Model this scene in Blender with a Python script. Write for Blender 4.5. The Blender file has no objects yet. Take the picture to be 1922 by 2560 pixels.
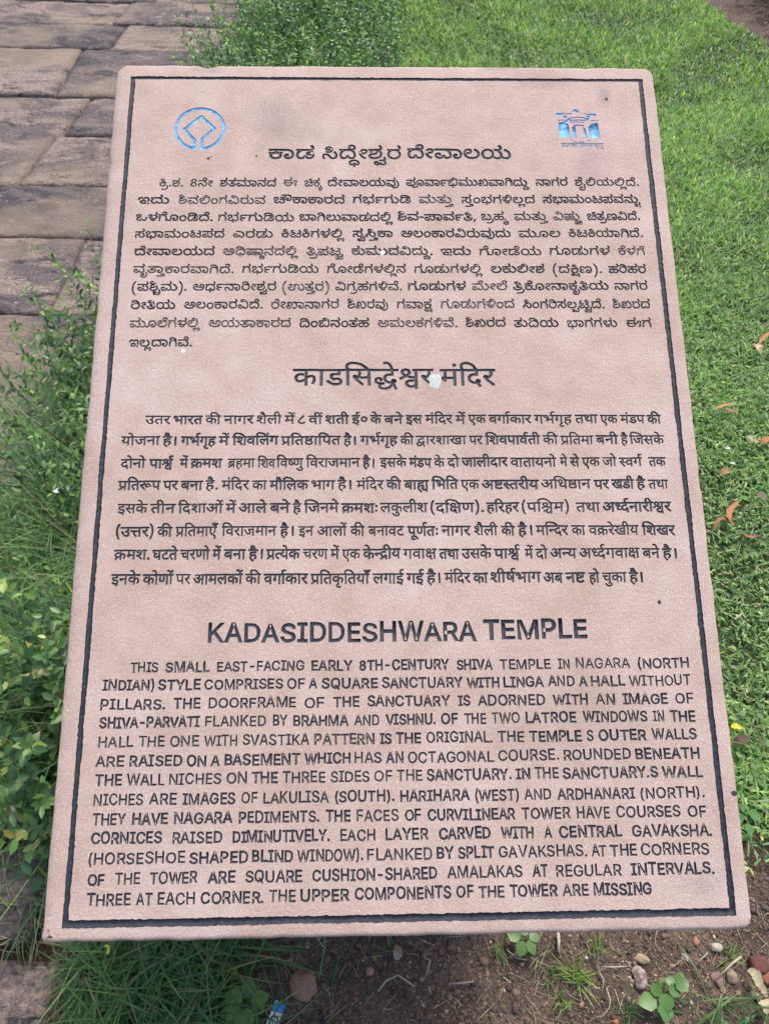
import bpy, bmesh, math, random
import numpy as np
from mathutils import Vector, Matrix, noise
from mathutils.geometry import delaunay_2d_cdt
R = math.radians
random.seed(7); rng = np.random.default_rng(7)
scene = bpy.context.scene
COL = scene.collection

# ------------------------------------------------------------------ camera
CAM = Vector((0, 0, 1.40))
cx_, cy_, cz_ = Vector((0.99981773, 0.01447412, 0.01244978)), Vector((-0.0190918, 0.75799436, 0.65198163)), Vector((0.0, -0.652100487, 0.758132544))
cd = bpy.data.cameras.new('camera'); cam = bpy.data.objects.new('camera', cd); COL.objects.link(cam)
cam.matrix_world = Matrix(((cx_.x, cy_.x, cz_.x, CAM.x), (cx_.y, cy_.y, cz_.y, CAM.y), (cx_.z, cy_.z, cz_.z, CAM.z), (0, 0, 0, 1)))
cd.sensor_fit = 'VERTICAL'; cd.sensor_height = 36; cd.sensor_width = 27; cd.lens = 27.0
cd.clip_start = 0.02; cd.clip_end = 500
cd.dof.use_dof = True; cd.dof.focus_distance = 0.74; cd.dof.aperture_fstop = 22
scene.camera = cam

# ------------------------------------------------------------------ sky, sun, exposure
SUN_EL, SUN_AZ = 62.0, 22.0          # azimuth measured from +Y (ahead) towards +X (right)
w = bpy.data.worlds.new('World'); scene.world = w; w.use_nodes = True
nt = w.node_tree; bg = nt.nodes['Background']
sky = nt.nodes.new('ShaderNodeTexSky'); sky.sky_type = 'NISHITA'; sky.sun_disc = False
sky.sun_elevation = R(SUN_EL); sky.sun_rotation = R(SUN_AZ); sky.air_density = 1.0; sky.dust_density = 4.0; sky.ozone_density = 1.0
nt.links.new(sky.outputs[0], bg.inputs[0]); bg.inputs[1].default_value = 0.13
sd = bpy.data.lights.new('sun', 'SUN'); sun = bpy.data.objects.new('sun', sd); COL.objects.link(sun)
sd.energy = 1.5; sd.angle = R(14); sd.color = (1.0, 0.95, 0.88)
sdir = Vector((math.sin(R(SUN_AZ)) * math.cos(R(SUN_EL)), math.cos(R(SUN_AZ)) * math.cos(R(SUN_EL)), math.sin(R(SUN_EL))))
sun.rotation_euler = sdir.to_track_quat('Z', 'Y').to_euler()
scene.view_settings.view_transform = 'Standard'; scene.view_settings.look = 'None'
scene.view_settings.exposure = 0.92; scene.view_settings.gamma = 1; scene.view_settings.use_curve_mapping = False
scene.render.engine = 'CYCLES'; scene.cycles.max_bounces = 6; scene.cycles.transparent_max_bounces = 4

# ------------------------------------------------------------------ helpers
def ground(px, py, z=0.0):
    """where the sight line through a pixel of the photograph meets the height z"""
    d = cx_ * ((px - 961) / 1920) - cy_ * ((py - 1280) / 1920) - cz_
    k = (z - CAM.z) / d.z
    return CAM + d * k
def tag(o, label=None, cat=None, group=None, kind=None):
    if label: o['label'] = label
    if cat: o['category'] = cat
    if group: o['group'] = group
    if kind: o['kind'] = kind
    return o
def empty(name, loc=(0, 0, 0)):
    o = bpy.data.objects.new(name, None); COL.objects.link(o); o.location = loc; o.empty_display_size = 0.05
    return o
def link(name, me, parent=None):
    o = bpy.data.objects.new(name, me); COL.objects.link(o)
    if parent: o.parent = parent
    return o
def mesh(name, V, F, mat=None, smooth=False, cols=None, attr='tint'):
    """V (n,3); F list of index tuples or (m,k) array; cols (n,3) surface colour"""
    me = bpy.data.meshes.new(name)
    V = np.asarray(V, np.float32)
    if isinstance(F, np.ndarray):
        m, k = F.shape; idx = F.astype(np.int32).ravel(); st = np.arange(0, m * k, k, dtype=np.int32)
    else:
        k = [len(f) for f in F]; idx = np.fromiter((i for f in F for i in f), np.int32); st = np.concatenate(([0], np.cumsum(k)[:-1])).astype(np.int32); m = len(F)
    me.vertices.add(len(V)); me.vertices.foreach_set('co', V.ravel())
    me.loops.add(len(idx)); me.loops.foreach_set('vertex_index', idx)
    me.polygons.add(m); me.polygons.foreach_set('loop_start', st)
    if smooth: me.polygons.foreach_set('use_smooth', np.ones(m, bool))
    me.update(calc_edges=True)
    if cols is not None:
        a = me.attributes.new(attr, 'FLOAT_COLOR', 'POINT')
        c = np.ones((len(V), 4), np.float32); c[:, :3] = cols; a.data.foreach_set('color', c.ravel())
    if mat: me.materials.append(mat)
    me.validate()
    return me
def fbm(p, o=4):
    return noise.fractal(Vector(p), 1.0, 2.0, o)

# ------------------------------------------------------------------ materials
def new_mat(name):
    m = bpy.data.materials.new(name); m.use_nodes = True
    n = m.node_tree; b = n.nodes['Principled BSDF']
    return m, n, b
def N(n, t, **kw):
    x = n.nodes.new(t)
    for k, v in kw.items():
        if k.startswith('_'): x.inputs[k[1:].replace('_', ' ')].default_value = v
        else: setattr(x, k, v)
    return x
def noise_tex(n, co, scale, detail=4, rough=0.6, dist=0.0):
    t = N(n, 'ShaderNodeTexNoise'); t.inputs['Scale'].default_value = scale; t.inputs['Detail'].default_value = detail
    t.inputs['Roughness'].default_value = rough; t.inputs['Distortion'].default_value = dist
    n.links.new(co, t.inputs['Vector']); return t.outputs['Fac']
def ramp(n, fac, stops):
    r = N(n, 'ShaderNodeValToRGB'); e = r.color_ramp.elements
    e[0].position, e[0].color = stops[0][0], (*stops[0][1], 1); e[1].position, e[1].color = stops[-1][0], (*stops[-1][1], 1)
    for p, c in stops[1:-1]:
        x = e.new(p); x.color = (*c, 1)
    n.links.new(fac, r.inputs[0]); return r.outputs[0]
def mix(n, f, a, b, mode='MIX'):
    m = N(n, 'ShaderNodeMix', data_type='RGBA', blend_type=mode)
    for s, v in ((0, f), (6, a), (7, b)):
        if isinstance(v, (int, float)): m.inputs[s].default_value = v
        elif isinstance(v, tuple): m.inputs[s].default_value = (*v, 1)
        else: n.links.new(v, m.inputs[s])
    return m.outputs[2]
def mathn(n, op, a, b=None, c=None, clamp=False):
    m = N(n, 'ShaderNodeMath', operation=op, use_clamp=clamp)
    for i, v in enumerate((a, b, c)):
        if v is None: continue
        if isinstance(v, (int, float)): m.inputs[i].default_value = v
        else: n.links.new(v, m.inputs[i])
    return m.outputs[0]
def bump(n, b, h, strength, dist):
    x = N(n, 'ShaderNodeBump'); x.inputs['Strength'].default_value = strength; x.inputs['Distance'].default_value = dist
    n.links.new(h, x.inputs['Height']); n.links.new(x.outputs[0], b.inputs['Normal'])
def blotch(n, co, x, y, rx, ry, edge=0.6):
    """1 inside an irregular ellipse centred on (x, y) of the slab, 0 outside"""
    mp = N(n, 'ShaderNodeMapping', vector_type='POINT'); n.links.new(co, mp.inputs[0])
    mp.inputs['Location'].default_value = (-x / rx, -y / ry, 0); mp.inputs['Scale'].default_value = (1 / rx, 1 / ry, 0.0)
    l = N(n, 'ShaderNodeVectorMath', operation='LENGTH'); n.links.new(mp.outputs[0], l.inputs[0])
    nz = noise_tex(n, co, 60, 5, 0.7)
    d = mathn(n, 'MULTIPLY_ADD', nz, 1.3, l.outputs['Value'])
    return N_map(n, d, 1.65, 1.65 - edge)
def N_map(n, v, lo, hi):
    m = N(n, 'ShaderNodeMapRange'); m.inputs[1].default_value = lo; m.inputs[2].default_value = hi
    n.links.new(v, m.inputs[0]); return m.outputs[0]

def sandstone_face():
    m, n, b = new_mat('pink_sandstone')
    co = N(n, 'ShaderNodeTexCoord').outputs['Object']
    big = noise_tex(n, co, 6.5, 4, 0.6, 0.6)
    c = ramp(n, big, [(0.36, (0.425, 0.308, 0.256)), (0.5, (0.478, 0.353, 0.303)), (0.64, (0.535, 0.418, 0.378))])
    mid = noise_tex(n, co, 28, 5, 0.65)
    c = mix(n, 0.5, c, ramp(n, mid, [(0.34, (0.405, 0.290, 0.246)), (0.66, (0.555, 0.436, 0.393))]))
    g = noise_tex(n, co, 760, 3, 0.8)
    c = mix(n, 0.68, c, ramp(n, g, [(0.30, (0.20, 0.17, 0.17)), (0.42, (0.46, 0.44, 0.43)), (0.56, (0.53, 0.52, 0.51)), (0.66, (0.86, 0.85, 0.84))]), 'OVERLAY')
    vo = N(n, 'ShaderNodeTexVoronoi'); vo.inputs['Scale'].default_value = 800; n.links.new(co, vo.inputs['Vector'])
    sp = N(n, 'ShaderNodeSeparateColor'); n.links.new(vo.outputs['Color'], sp.inputs[0])
    pale_speck = mathn(n, 'MULTIPLY', mathn(n, 'GREATER_THAN', sp.outputs[0], 0.965), mathn(n, 'LESS_THAN', vo.outputs['Distance'], 0.42))
    c = mix(n, mathn(n, 'MULTIPLY', pale_speck, 0.6), c, (0.70, 0.62, 0.59))  # scattered pale grains mixed into the stone colour
    for x, y, rx, ry, k in ((-.121, .358, .034, .030, .26), (-.10, .338, .045, .018, .18), (.228, .381, .010, .016, .40), (.205, .300, .022, .030, .28), (.165, .40, .02, .012, .25), (.12, .42, .03, .006, .4), (-.19, .415, .02, .008, .4), (.25, -.38, .03, .02, .2), (.02, .02, .12, .05, .10), (-.2, -.3, .06, .10, .10), (.15, -.25, .10, .06, .10)):
        s = blotch(n, co, x, y, rx, ry, 0.7)
        c = mix(n, mathn(n, 'MULTIPLY', s, k), c, (0.20, 0.17, 0.16))
    for x, y, rx, ry, k in ((.21, .33, .06, .09, .42), (-.15, -.01, .10, .04, .3), (.10, .07, .12, .05, .3), (-.02, .40, .12, .03, .2)):
        s = blotch(n, co, x, y, rx, ry, 1.2)
        c = mix(n, mathn(n, 'MULTIPLY', s, k), c, (0.50, 0.32, 0.30))
    n.links.new(c, b.inputs['Base Color']); b.inputs['Roughness'].default_value = 0.8
    b.inputs['Specular IOR Level'].default_value = 0.35
    h = mathn(n, 'MULTIPLY_ADD', noise_tex(n, co, 900, 2, 0.6), 0.6, noise_tex(n, co, 260, 4, 0.6))
    bump(n, b, h, 0.55, 0.0012)
    return m
def paint(name, col, worn, wear0):
    m, n, b = new_mat(name)
    co = N(n, 'ShaderNodeTexCoord').outputs['Object']
    at = N(n, 'ShaderNodeAttribute', attribute_name='tint')
    sp = N(n, 'ShaderNodeSeparateColor'); n.links.new(at.outputs['Color'], sp.inputs[0])
    g = noise_tex(n, co, 420, 4, 0.8)
    f = mathn(n, 'ADD', mathn(n, 'MULTIPLY', sp.outputs[0], 0.55), wear0)
    k = N(n, 'ShaderNodeMapRange'); n.links.new(mathn(n, 'ADD', g, f), k.inputs[0]); k.inputs[1].default_value = 0.86; k.inputs[2].default_value = 1.02
    v = noise_tex(n, co, 170, 4, 0.7)
    c0 = ramp(n, v, [(0.34, tuple(x * 0.55 for x in col)), (0.66, tuple(min(1, x * 1.7) for x in col))])
    c = mix(n, k.outputs[0], c0, worn)
    n.links.new(c, b.inputs['Base Color']); b.inputs['Roughness'].default_value = 0.62
    bump(n, b, noise_tex(n, co, 330, 4, 0.65), 0.9, 0.0016)
    return m
def stone_mat(name, light, mid, dark, scale=3.0, bumpd=0.006):
    m, n, b = new_mat(name)
    co = N(n, 'ShaderNodeTexCoord').outputs['Object']
    inf = N(n, 'ShaderNodeObjectInfo')
    va = N(n, 'ShaderNodeVectorMath', operation='ADD'); n.links.new(co, va.inputs[0])
    sc = N(n, 'ShaderNodeVectorMath', operation='SCALE'); sc.inputs[0].default_value = (31, 17, 9); n.links.new(inf.outputs['Random'], sc.inputs['Scale'])
    n.links.new(sc.outputs[0], va.inputs[1]); co = va.outputs[0]
    sq = N(n, 'ShaderNodeMapping'); sq.inputs['Scale'].default_value = (0.75, 1.5, 1); n.links.new(co, sq.inputs[0])
    a = noise_tex(n, sq.outputs[0], scale, 8, 0.68, 0.9)
    a = mathn(n, 'ADD', a, mathn(n, 'MULTIPLY', mathn(n, 'SUBTRACT', inf.outputs['Random'], 0.5), 0.2))
    c = ramp(n, a, [(0.36, dark), (0.44, mid), (0.50, tuple(x * .9 for x in mid)), (0.56, light), (0.70, tuple(x * 1.25 for x in light))])
    l = noise_tex(n, sq.outputs[0], scale * 2.6, 9, 0.78, 0.6)
    c = mix(n, N_map(n, l, 0.53, 0.60), c, tuple(x * 0.55 for x in dark))
    s = noise_tex(n, co, scale * 36, 6, 0.85)
    c = mix(n, 0.8, c, ramp(n, s, [(0.36, (0.06, 0.055, 0.06)), (0.5, (0.48, 0.48, 0.48)), (0.64, (0.96, 0.93, 0.90))]), 'OVERLAY')
    p = noise_tex(n, co, scale * 16, 3, 0.6)
    c = mix(n, mathn(n, 'MULTIPLY', N_map(n, p, 0.63, 0.70), 0.65), c, (0.38, 0.36, 0.32))
    hv = noise_tex(n, co, scale * .8, 3, 0.5); c = mix(n, mathn(n, 'MULTIPLY', N_map(n, hv, 0.50, 0.62), 0.55), c, (0.27, 0.205, 0.15) if light[0] < .3 else light)
    n.links.new(c, b.inputs['Base Color']); b.inputs['Roughness'].default_value = 0.88
    h = mathn(n, 'MULTIPLY_ADD', noise_tex(n, co, scale * 40, 4, 0.7), 0.35, noise_tex(n, co, scale * 7, 6, 0.7))
    pv = N(n, 'ShaderNodeTexVoronoi'); pv.inputs['Scale'].default_value = scale * 26; n.links.new(co, pv.inputs['Vector'])
    h = mathn(n, 'MULTIPLY_ADD', pv.outputs['Distance'], 0.25, h)
    bump(n, b, h, 1.0, bumpd)
    return m
def leaf_mat(name, rough=0.42, trans=0.3):
    m, n, b = new_mat(name)
    at = N(n, 'ShaderNodeAttribute', attribute_name='tint')
    n.links.new(at.outputs['Color'], b.inputs['Base Color']); b.inputs['Roughness'].default_value = rough
    b.inputs['Specular IOR Level'].default_value = 0.4
    t = N(n, 'ShaderNodeBsdfTranslucent'); hs = N(n, 'ShaderNodeMix', data_type='RGBA', blend_type='MULTIPLY')
    hs.inputs[0].default_value = 1; n.links.new(at.outputs['Color'], hs.inputs[6]); hs.inputs[7].default_value = (1.5, 1.6, 0.6, 1)
    n.links.new(hs.outputs[2], t.inputs[0])
    ms = N(n, 'ShaderNodeMixShader'); ms.inputs[0].default_value = trans
    n.links.new(b.outputs[0], ms.inputs[1]); n.links.new(t.outputs[0], ms.inputs[2])
    n.links.new(ms.outputs[0], n.nodes['Material Output'].inputs[0])
    return m
def tint_mat(name, rough=0.85, nscale=300, bd=0.001, amp=0.7):
    """surface whose own colour is stored per vertex, with fine grain"""
    m, n, b = new_mat(name)
    co = N(n, 'ShaderNodeTexCoord').outputs['Object']
    at = N(n, 'ShaderNodeAttribute', attribute_name='tint')
    g = noise_tex(n, co, nscale, 5, 0.7)
    c = mix(n, amp, at.outputs['Color'], ramp(n, g, [(0.3, (0.25, 0.25, 0.25)), (0.7, (0.78, 0.78, 0.78))]), 'OVERLAY')
    n.links.new(c, b.inputs['Base Color']); b.inputs['Roughness'].default_value = rough
    bump(n, b, g, 0.8, bd)
    return m
def soil_mat():
    m, n, b = new_mat('brown_soil')
    co = N(n, 'ShaderNodeTexCoord').outputs['Object']
    a = noise_tex(n, co, 9, 6, 0.65)
    c = ramp(n, a, [(0.3, (0.045, 0.031, 0.024)), (0.5, (0.085, 0.060, 0.047)), (0.7, (0.130, 0.094, 0.073))])
    s = noise_tex(n, co, 190, 5, 0.75)
    c = mix(n, 0.9, c, ramp(n, s, [(0.32, (0.12, 0.11, 0.11)), (0.5, (0.5, 0.5, 0.5)), (0.68, (0.9, 0.88, 0.86))]), 'OVERLAY')
    v = N(n, 'ShaderNodeTexVoronoi'); v.inputs['Scale'].default_value = 260; n.links.new(co, v.inputs['Vector'])
    sp = N(n, 'ShaderNodeSeparateColor'); n.links.new(v.outputs['Color'], sp.inputs[0])
    c = mix(n, mathn(n, 'MULTIPLY', mathn(n, 'GREATER_THAN', sp.outputs[0], 0.86), 0.6), c, (0.26, 0.14, 0.09))
    ln = N(n, 'ShaderNodeVectorMath', operation='LENGTH'); n.links.new(co, ln.inputs[0])
    far = mathn(n, 'MULTIPLY_ADD', noise_tex(n, co, 1.3, 3, 0.6), 3.0, ln.outputs['Value'])
    c = mix(n, N_map(n, far, 8.5, 9.6), c, ramp(n, noise_tex(n, co, 3, 8, 0.8), [(0.35, (0.05, 0.09, 0.03)), (0.65, (0.13, 0.19, 0.06))]))
    n.links.new(c, b.inputs['Base Color']); b.inputs['Roughness'].default_value = 0.95
    bump(n, b, mathn(n, 'MULTIPLY_ADD', noise_tex(n, co, 300, 4, 0.7), 0.4, noise_tex(n, co, 60, 5, 0.7)), 1.0, 0.006)
    return m
M_FACE = sandstone_face()
M_BLACK = paint('black_paint', (0.017, 0.021, 0.031), (0.26, 0.20, 0.18), 0.10)
M_BLUE = paint('blue_paint', (0.12, 0.36, 0.66), (0.27, 0.33, 0.42), 0.27)
M_PAVE = stone_mat('weathered_sandstone', (0.225, 0.172, 0.148), (0.125, 0.100, 0.098), (0.050, 0.046, 0.052), 3.2, 0.014)
M_BLOCK = stone_mat('pedestal_sandstone', (0.36, 0.28, 0.22), (0.33, 0.22, 0.18), (0.22, 0.16, 0.14), 5, 0.004)
M_SOIL = soil_mat()
M_LEAF = leaf_mat('shrub_leaf', 0.38, 0.28)
M_GRASS = leaf_mat('grass_blade', 0.5, 0.35)
M_DRY = leaf_mat('dry_leaf', 0.7, 0.2)
M_PEB = tint_mat('pebble_stone', 0.85, 420, 0.0006, 0.8)
M_TWIG = tint_mat('twig_bark', 0.8, 600, 0.0004, 0.5)
# letter outlines, as numbers in fifths of a thousandth of the letter height:
# contours, then for each contour its points: first point, then steps from point to point
GLYPHS = [3,26,57,-2,-25,4,-15,13,-5,16,2,15,11,15,5,3,3,-3,-26,0,0,14,42,0,5,9,-3,11,9,2,7,-2,2,-4,-2,-16,41,0,0,-14,-27,1,3,2,7,-4,11,-15,1,-17,-7,-15,-17,-12,11,57,13,14,2,9,5,
6,11,0,13,-5,9,-9,6,-26,1,-15,-10,-3,-20,10,-12,4,7,95,0,15,78,0,0,-15,1,33,81,48,-5,-27,-11,-15,-17,-8,-25,3,-9,6,-6,9,-3,14,2,12,11,12,17,0,7,-8,-1,-10,-5,-5,-10,0,-5,
4,-1,7,1,-20,12,-9,20,3,9,12,3,16,-1,18,-7,16,-11,10,-14,5,-82,2,0,15,74,0,26,-5,14,-9,9,-12,7,-18,2,45,43,-2,-14,2,-11,9,-7,15,-3,20,3,19,7,17,15,14,6,3,3,-2,-34,0,0,15,
115,2,5,5,1,11,-12,21,13,9,12,-19,3,-21,-8,-15,-19,-8,0,3,9,-5,9,-12,2,-12,-2,-13,-13,-13,-17,-4,-15,5,-7,14,3,14,11,7,17,1,14,-7,10,-10,6,-14,1,-16,-5,-17,-15,-15,-20,
-3,-18,5,-15,18,7,1,-13,-17,-10,-6,26,45,13,16,7,8,17,15,0,5,-14,11,-8,12,-1,12,5,7,15,-6,24,-7,8,-9,2,-8,-3,-2,-6,3,-5,6,-3,13,6,3,14,-6,12,-19,10,-24,2,-18,-2,-17,-10,
-12,-19,-3,-25,5,-19,2,27,96,-2,-22,7,-25,35,-13,6,-9,-3,-5,-11,2,-13,8,-16,-16,-6,-10,26,4,23,15,13,23,0,12,-8,25,-34,10,-4,11,2,9,11,2,16,-5,18,-12,17,14,10,17,-29,2,
-30,-4,-11,-9,-12,-13,-6,31,60,71,-28,6,8,12,17,-5,16,4,5,8,0,17,-4,9,-8,6,-12,1,-8,-5,0,-10,6,-4,17,2,12,11,6,-9,-11,-12,-12,-5,-14,-1,-14,6,-6,11,2,14,8,10,14,5,15,-1,
11,-5,10,-12,4,-15,-2,-18,-6,-10,-11,-8,2,48,43,-2,-14,2,-11,9,-7,15,-3,20,3,19,7,17,15,14,6,3,3,-2,-34,0,0,15,109,3,7,4,4,7,0,11,-5,8,-11,5,-11,-2,-8,-7,-1,-10,-6,9,11,
0,6,-4,-2,-10,-9,-4,-11,7,-1,15,7,12,11,6,16,2,15,-4,13,-15,2,-24,-10,-16,-21,-7,5,0,13,-10,11,-23,2,-26,-6,-24,-14,-13,-20,-2,-18,6,-13,17,7,1,-13,-17,-10,-6,19,45,13,
17,7,7,19,15,0,4,-15,11,-9,11,-1,11,4,6,12,1,20,-5,19,-9,13,-17,10,-22,3,-22,-4,-15,-10,-11,-20,-2,-27,7,-16,3,19,-45,-74,-14,5,-8,15,2,20,10,13,16,8,21,2,19,-5,13,-10,6,
-11,2,-13,-3,-12,-7,-8,-10,-3,-13,1,-8,5,-7,10,6,0,-7,-11,15,-42,-61,8,4,5,11,13,0,7,-13,12,0,5,9,-3,13,-7,8,-11,4,-16,1,-12,-4,-9,-9,-3,-11,3,-10,4,-30,-92,1,21,13,0,1,
-21,1,29,76,86,-7,-20,-17,-9,-24,1,-17,12,5,13,16,-12,20,1,8,9,-1,12,-10,6,-14,-4,-9,-11,-3,-14,1,-18,8,-16,13,-13,18,-10,-9,-15,-24,16,-15,18,-7,22,2,29,11,19,12,8,10,2,
13,0,11,-5,7,-9,2,44,54,-2,-22,2,-16,8,-8,13,-1,17,4,11,9,6,45,14,5,8,-1,10,-11,8,-17,-1,-7,-8,2,-13,-15,-6,-4,11,1,11,9,10,22,6,17,-3,14,-9,4,-18,-7,-16,-14,-8,-32,-7,
-8,-9,2,-11,8,-7,35,-2,21,9,11,17,2,16,-4,17,-8,12,-12,10,1,4,13,0,15,-13,8,-16,3,-18,-3,-21,-7,-13,-15,-12,-20,-8,15,6,95,0,15,77,0,15,4,4,6,-1,10,-12,19,13,9,13,-19,3,
-14,-1,-12,-5,-8,-9,-7,-19,-3,-34,2,2,35,-50,-74,-14,3,-12,12,-1,16,10,13,16,2,12,-8,-1,-14,-11,1,-3,9,-9,-3,0,-12,12,-6,14,4,7,12,13,0,4,-10,6,-5,8,-1,8,4,3,10,-3,10,-8,
8,-12,6,9,7,14,-7,10,-11,3,-22,-9,-13,-9,-4,-15,0,-11,5,-5,7,2,1,-12,-11,9,-31,-25,0,13,38,3,2,11,-7,14,13,5,9,-22,-4,-16,-16,-7,2,29,65,-2,-20,2,-13,6,-18,20,-5,19,3,26,
12,20,10,7,3,-3,-29,0,0,15,78,0,14,3,5,5,0,10,-12,21,13,9,13,-19,3,-19,-8,-17,-10,-6,-6,1,13,-12,7,-12,4,-19,-2,-19,-7,-16,-13,-13,-18,-8,16,65,14,16,2,15,10,7,11,3,17,
-3,16,-9,15,-14,8,-14,2,-16,-2,-14,-9,-9,-15,-2,-15,3,-17,8,-13,13,-8,2,42,45,-2,-23,6,-12,13,-3,22,7,17,11,7,12,2,12,-2,9,-9,-1,-20,-13,2,1,9,-5,5,-10,0,-6,-5,-2,-17,11,
-12,14,-3,12,2,10,8,5,16,16,0,8,-19,10,-6,13,0,9,7,4,11,-4,28,-18,24,-24,11,30,1,12,-9,14,-18,6,-22,-2,-24,-8,-15,-16,-9,-21,0,-16,11,-8,10,6,1,-15,-18,4,6,95,0,15,123,0,
0,-15,1,46,75,-2,-31,5,-23,17,-8,13,-5,17,2,31,9,18,14,11,18,3,17,-6,7,-9,2,-9,-5,-21,-10,-8,-12,-4,-16,0,-12,6,2,14,10,-5,11,-1,10,3,5,6,1,10,-4,7,-9,3,-10,-3,-9,-8,-4,
-11,-2,-16,3,-16,10,-17,15,-10,25,-4,24,3,20,13,8,22,-6,25,-24,21,10,15,19,-15,11,-13,6,-22,-1,-22,-8,-18,-15,-15,-23,-8,5,16,62,-2,-22,3,-18,13,-10,18,-4,24,3,20,12,20,
19,13,19,4,22,-4,15,-10,12,-18,4,-26,-3,-21,-11,-20,-19,-13,16,61,13,14,3,13,8,8,15,2,17,-3,18,-6,11,-14,9,-14,3,-16,-3,-10,-8,-8,-14,-3,-17,2,-16,8,-15,10,-7,20,144,-2,
-22,5,-25,22,11,10,14,-14,12,-6,18,-1,11,7,7,21,-5,24,-15,18,-21,11,27,1,14,-11,10,-14,6,-16,0,-20,-4,-16,-8,-11,-12,-8,20,218,-2,-23,5,-24,22,10,10,17,-16,20,-6,14,4,8,
10,3,20,-6,23,-12,15,-21,13,9,15,20,-13,13,-14,10,-18,4,-20,-2,-21,-9,-17,-14,-10,12,185,122,-4,-14,-12,-10,-16,-3,-33,0,0,15,34,1,12,5,1,16,-12,17,13,9,13,-19,3,19,57,
-2,-25,4,-15,13,-5,16,2,15,11,15,5,3,3,-3,-26,0,0,14,101,0,0,-14,-27,1,3,2,7,-4,11,-15,1,-14,-5,-16,-16,-13,11,57,13,14,2,9,5,6,11,0,13,-5,9,-9,6,-26,1,-15,-10,-3,-20,10,
-12,28,53,70,-5,5,15,8,9,11,2,19,-5,9,-9,6,-11,1,-8,-5,0,-10,6,-4,17,2,12,11,6,-9,-11,-12,-12,-5,-14,-1,-14,6,-6,14,3,14,10,9,15,3,14,-2,12,-8,7,-11,3,-15,-3,-16,-9,-14,
1,15,25,-11,-6,-24,-21,-17,-33,-7,-40,4,4,14,38,-4,20,4,10,5,7,7,5,13,-1,14,-6,14,14,7,7,-13,1,8,14,11,4,11,10,3,9,-4,2,-12,-3,-8,-11,-3,-8,4,3,25,57,140,25,-5,15,-15,3,
-15,-4,-12,-8,-10,-15,-10,24,-17,5,-9,2,-11,-2,-15,-10,-13,-17,-8,-17,-2,-19,2,-17,7,-10,14,-2,14,7,21,22,16,-14,11,-7,9,-4,15,3,13,15,15,12,27,35,7,-17,10,-5,13,-1,13,1,
10,5,5,8,2,10,-1,8,-7,8,-25,13,-20,-12,8,57,126,-18,-5,-7,-15,6,-14,20,-12,19,12,5,14,-7,15,1,62,97,-2,-22,7,-26,35,-13,6,-9,-3,-5,-11,2,-13,8,-16,-15,-6,-9,18,-2,17,6,
16,11,10,13,3,17,-4,10,-9,18,-27,13,-7,11,0,6,4,5,11,1,14,-8,25,-20,21,-16,6,-66,0,0,15,83,0,20,4,5,6,3,10,-3,10,-6,6,-10,2,-11,-3,-6,-6,-1,-10,-6,9,10,0,6,-3,1,-9,-6,-5,
-12,2,-6,9,2,12,6,10,12,6,12,2,16,-3,11,-9,6,-13,0,-18,-5,-12,-11,-8,-33,-4,18,2,15,-13,13,-22,4,-22,-3,-18,-7,-13,-12,-9,2,45,62,-2,-25,3,-19,11,-10,17,0,23,16,-2,2,-22,
14,-11,25,-4,24,6,9,8,4,9,0,12,-5,9,-10,7,-12,3,-13,-1,-5,-7,3,-6,8,-2,10,1,7,5,5,11,-2,13,-8,10,-12,6,23,1,10,-11,4,-13,-2,-17,-7,-11,-13,-7,-19,-3,-16,6,-6,10,0,14,9,
10,19,4,20,-3,14,-8,8,-10,5,-14,-2,-19,-7,-13,-12,-9,14,8,95,0,15,73,0,14,3,5,6,0,11,-12,19,13,9,12,-19,4,-14,-2,-12,-5,-8,-9,-7,-19,-3,4,42,45,-2,-23,6,-12,13,-3,22,7,
17,11,7,12,2,12,-2,9,-9,-1,-20,-13,2,1,9,-5,5,-10,0,-6,-5,-2,-17,11,-12,14,-3,12,2,10,8,5,16,16,0,8,-19,10,-6,13,0,9,7,4,11,-4,28,-18,24,-24,11,30,2,12,-10,14,-18,6,-22,
-2,-24,-8,-15,-16,-9,-21,0,-16,11,-8,10,6,1,-15,-18,12,6,95,0,15,106,0,16,3,5,5,1,10,-13,21,13,9,15,-24,1,-13,-3,-11,-17,-13,20,182,-2,-23,5,-24,22,10,10,14,-14,12,-6,18,
-1,12,7,6,21,-5,24,-14,18,-22,11,28,1,14,-11,9,-14,6,-16,0,-20,-4,-16,-8,-11,-12,-8,4,160,95,0,15,41,0,0,-15,1,44,97,-2,-22,7,-26,35,-13,6,-9,-3,-5,-11,2,-13,8,-16,-15,
-6,-9,18,-2,17,6,16,11,10,13,3,17,-4,10,-9,18,-27,13,-7,11,0,6,4,5,11,1,14,-8,25,-20,21,-16,6,-66,0,0,15,103,2,6,5,1,11,-12,21,13,9,14,-24,0,-23,-6,-8,-10,-5,-26,-3,12,2,
19,-19,10,-19,3,-26,-5,-16,-8,-12,-13,-6,2,32,43,-2,-14,2,-11,9,-7,15,-3,20,3,19,7,17,15,14,6,3,3,-2,-34,0,0,15,113,2,6,5,1,11,-13,21,13,9,13,-19,3,-21,-8,-15,-19,-8,15,
-11,10,-21,2,-26,-6,-24,-14,-13,-20,-2,-18,6,-13,17,7,1,-13,-17,-10,-6,19,45,13,17,7,7,19,15,0,4,-15,11,-9,11,-1,11,4,6,11,1,21,-5,19,-9,13,-17,10,-18,3,-22,-2,-17,-10,
-12,-19,-3,-25,5,-19,3,29,71,-2,-20,2,-13,6,-19,20,-5,19,3,26,13,20,9,7,4,-3,-29,0,0,15,78,0,13,3,6,5,0,10,-12,21,13,9,12,-19,4,-19,-7,-15,-10,-7,-7,0,13,-12,7,-12,4,-19,
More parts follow.
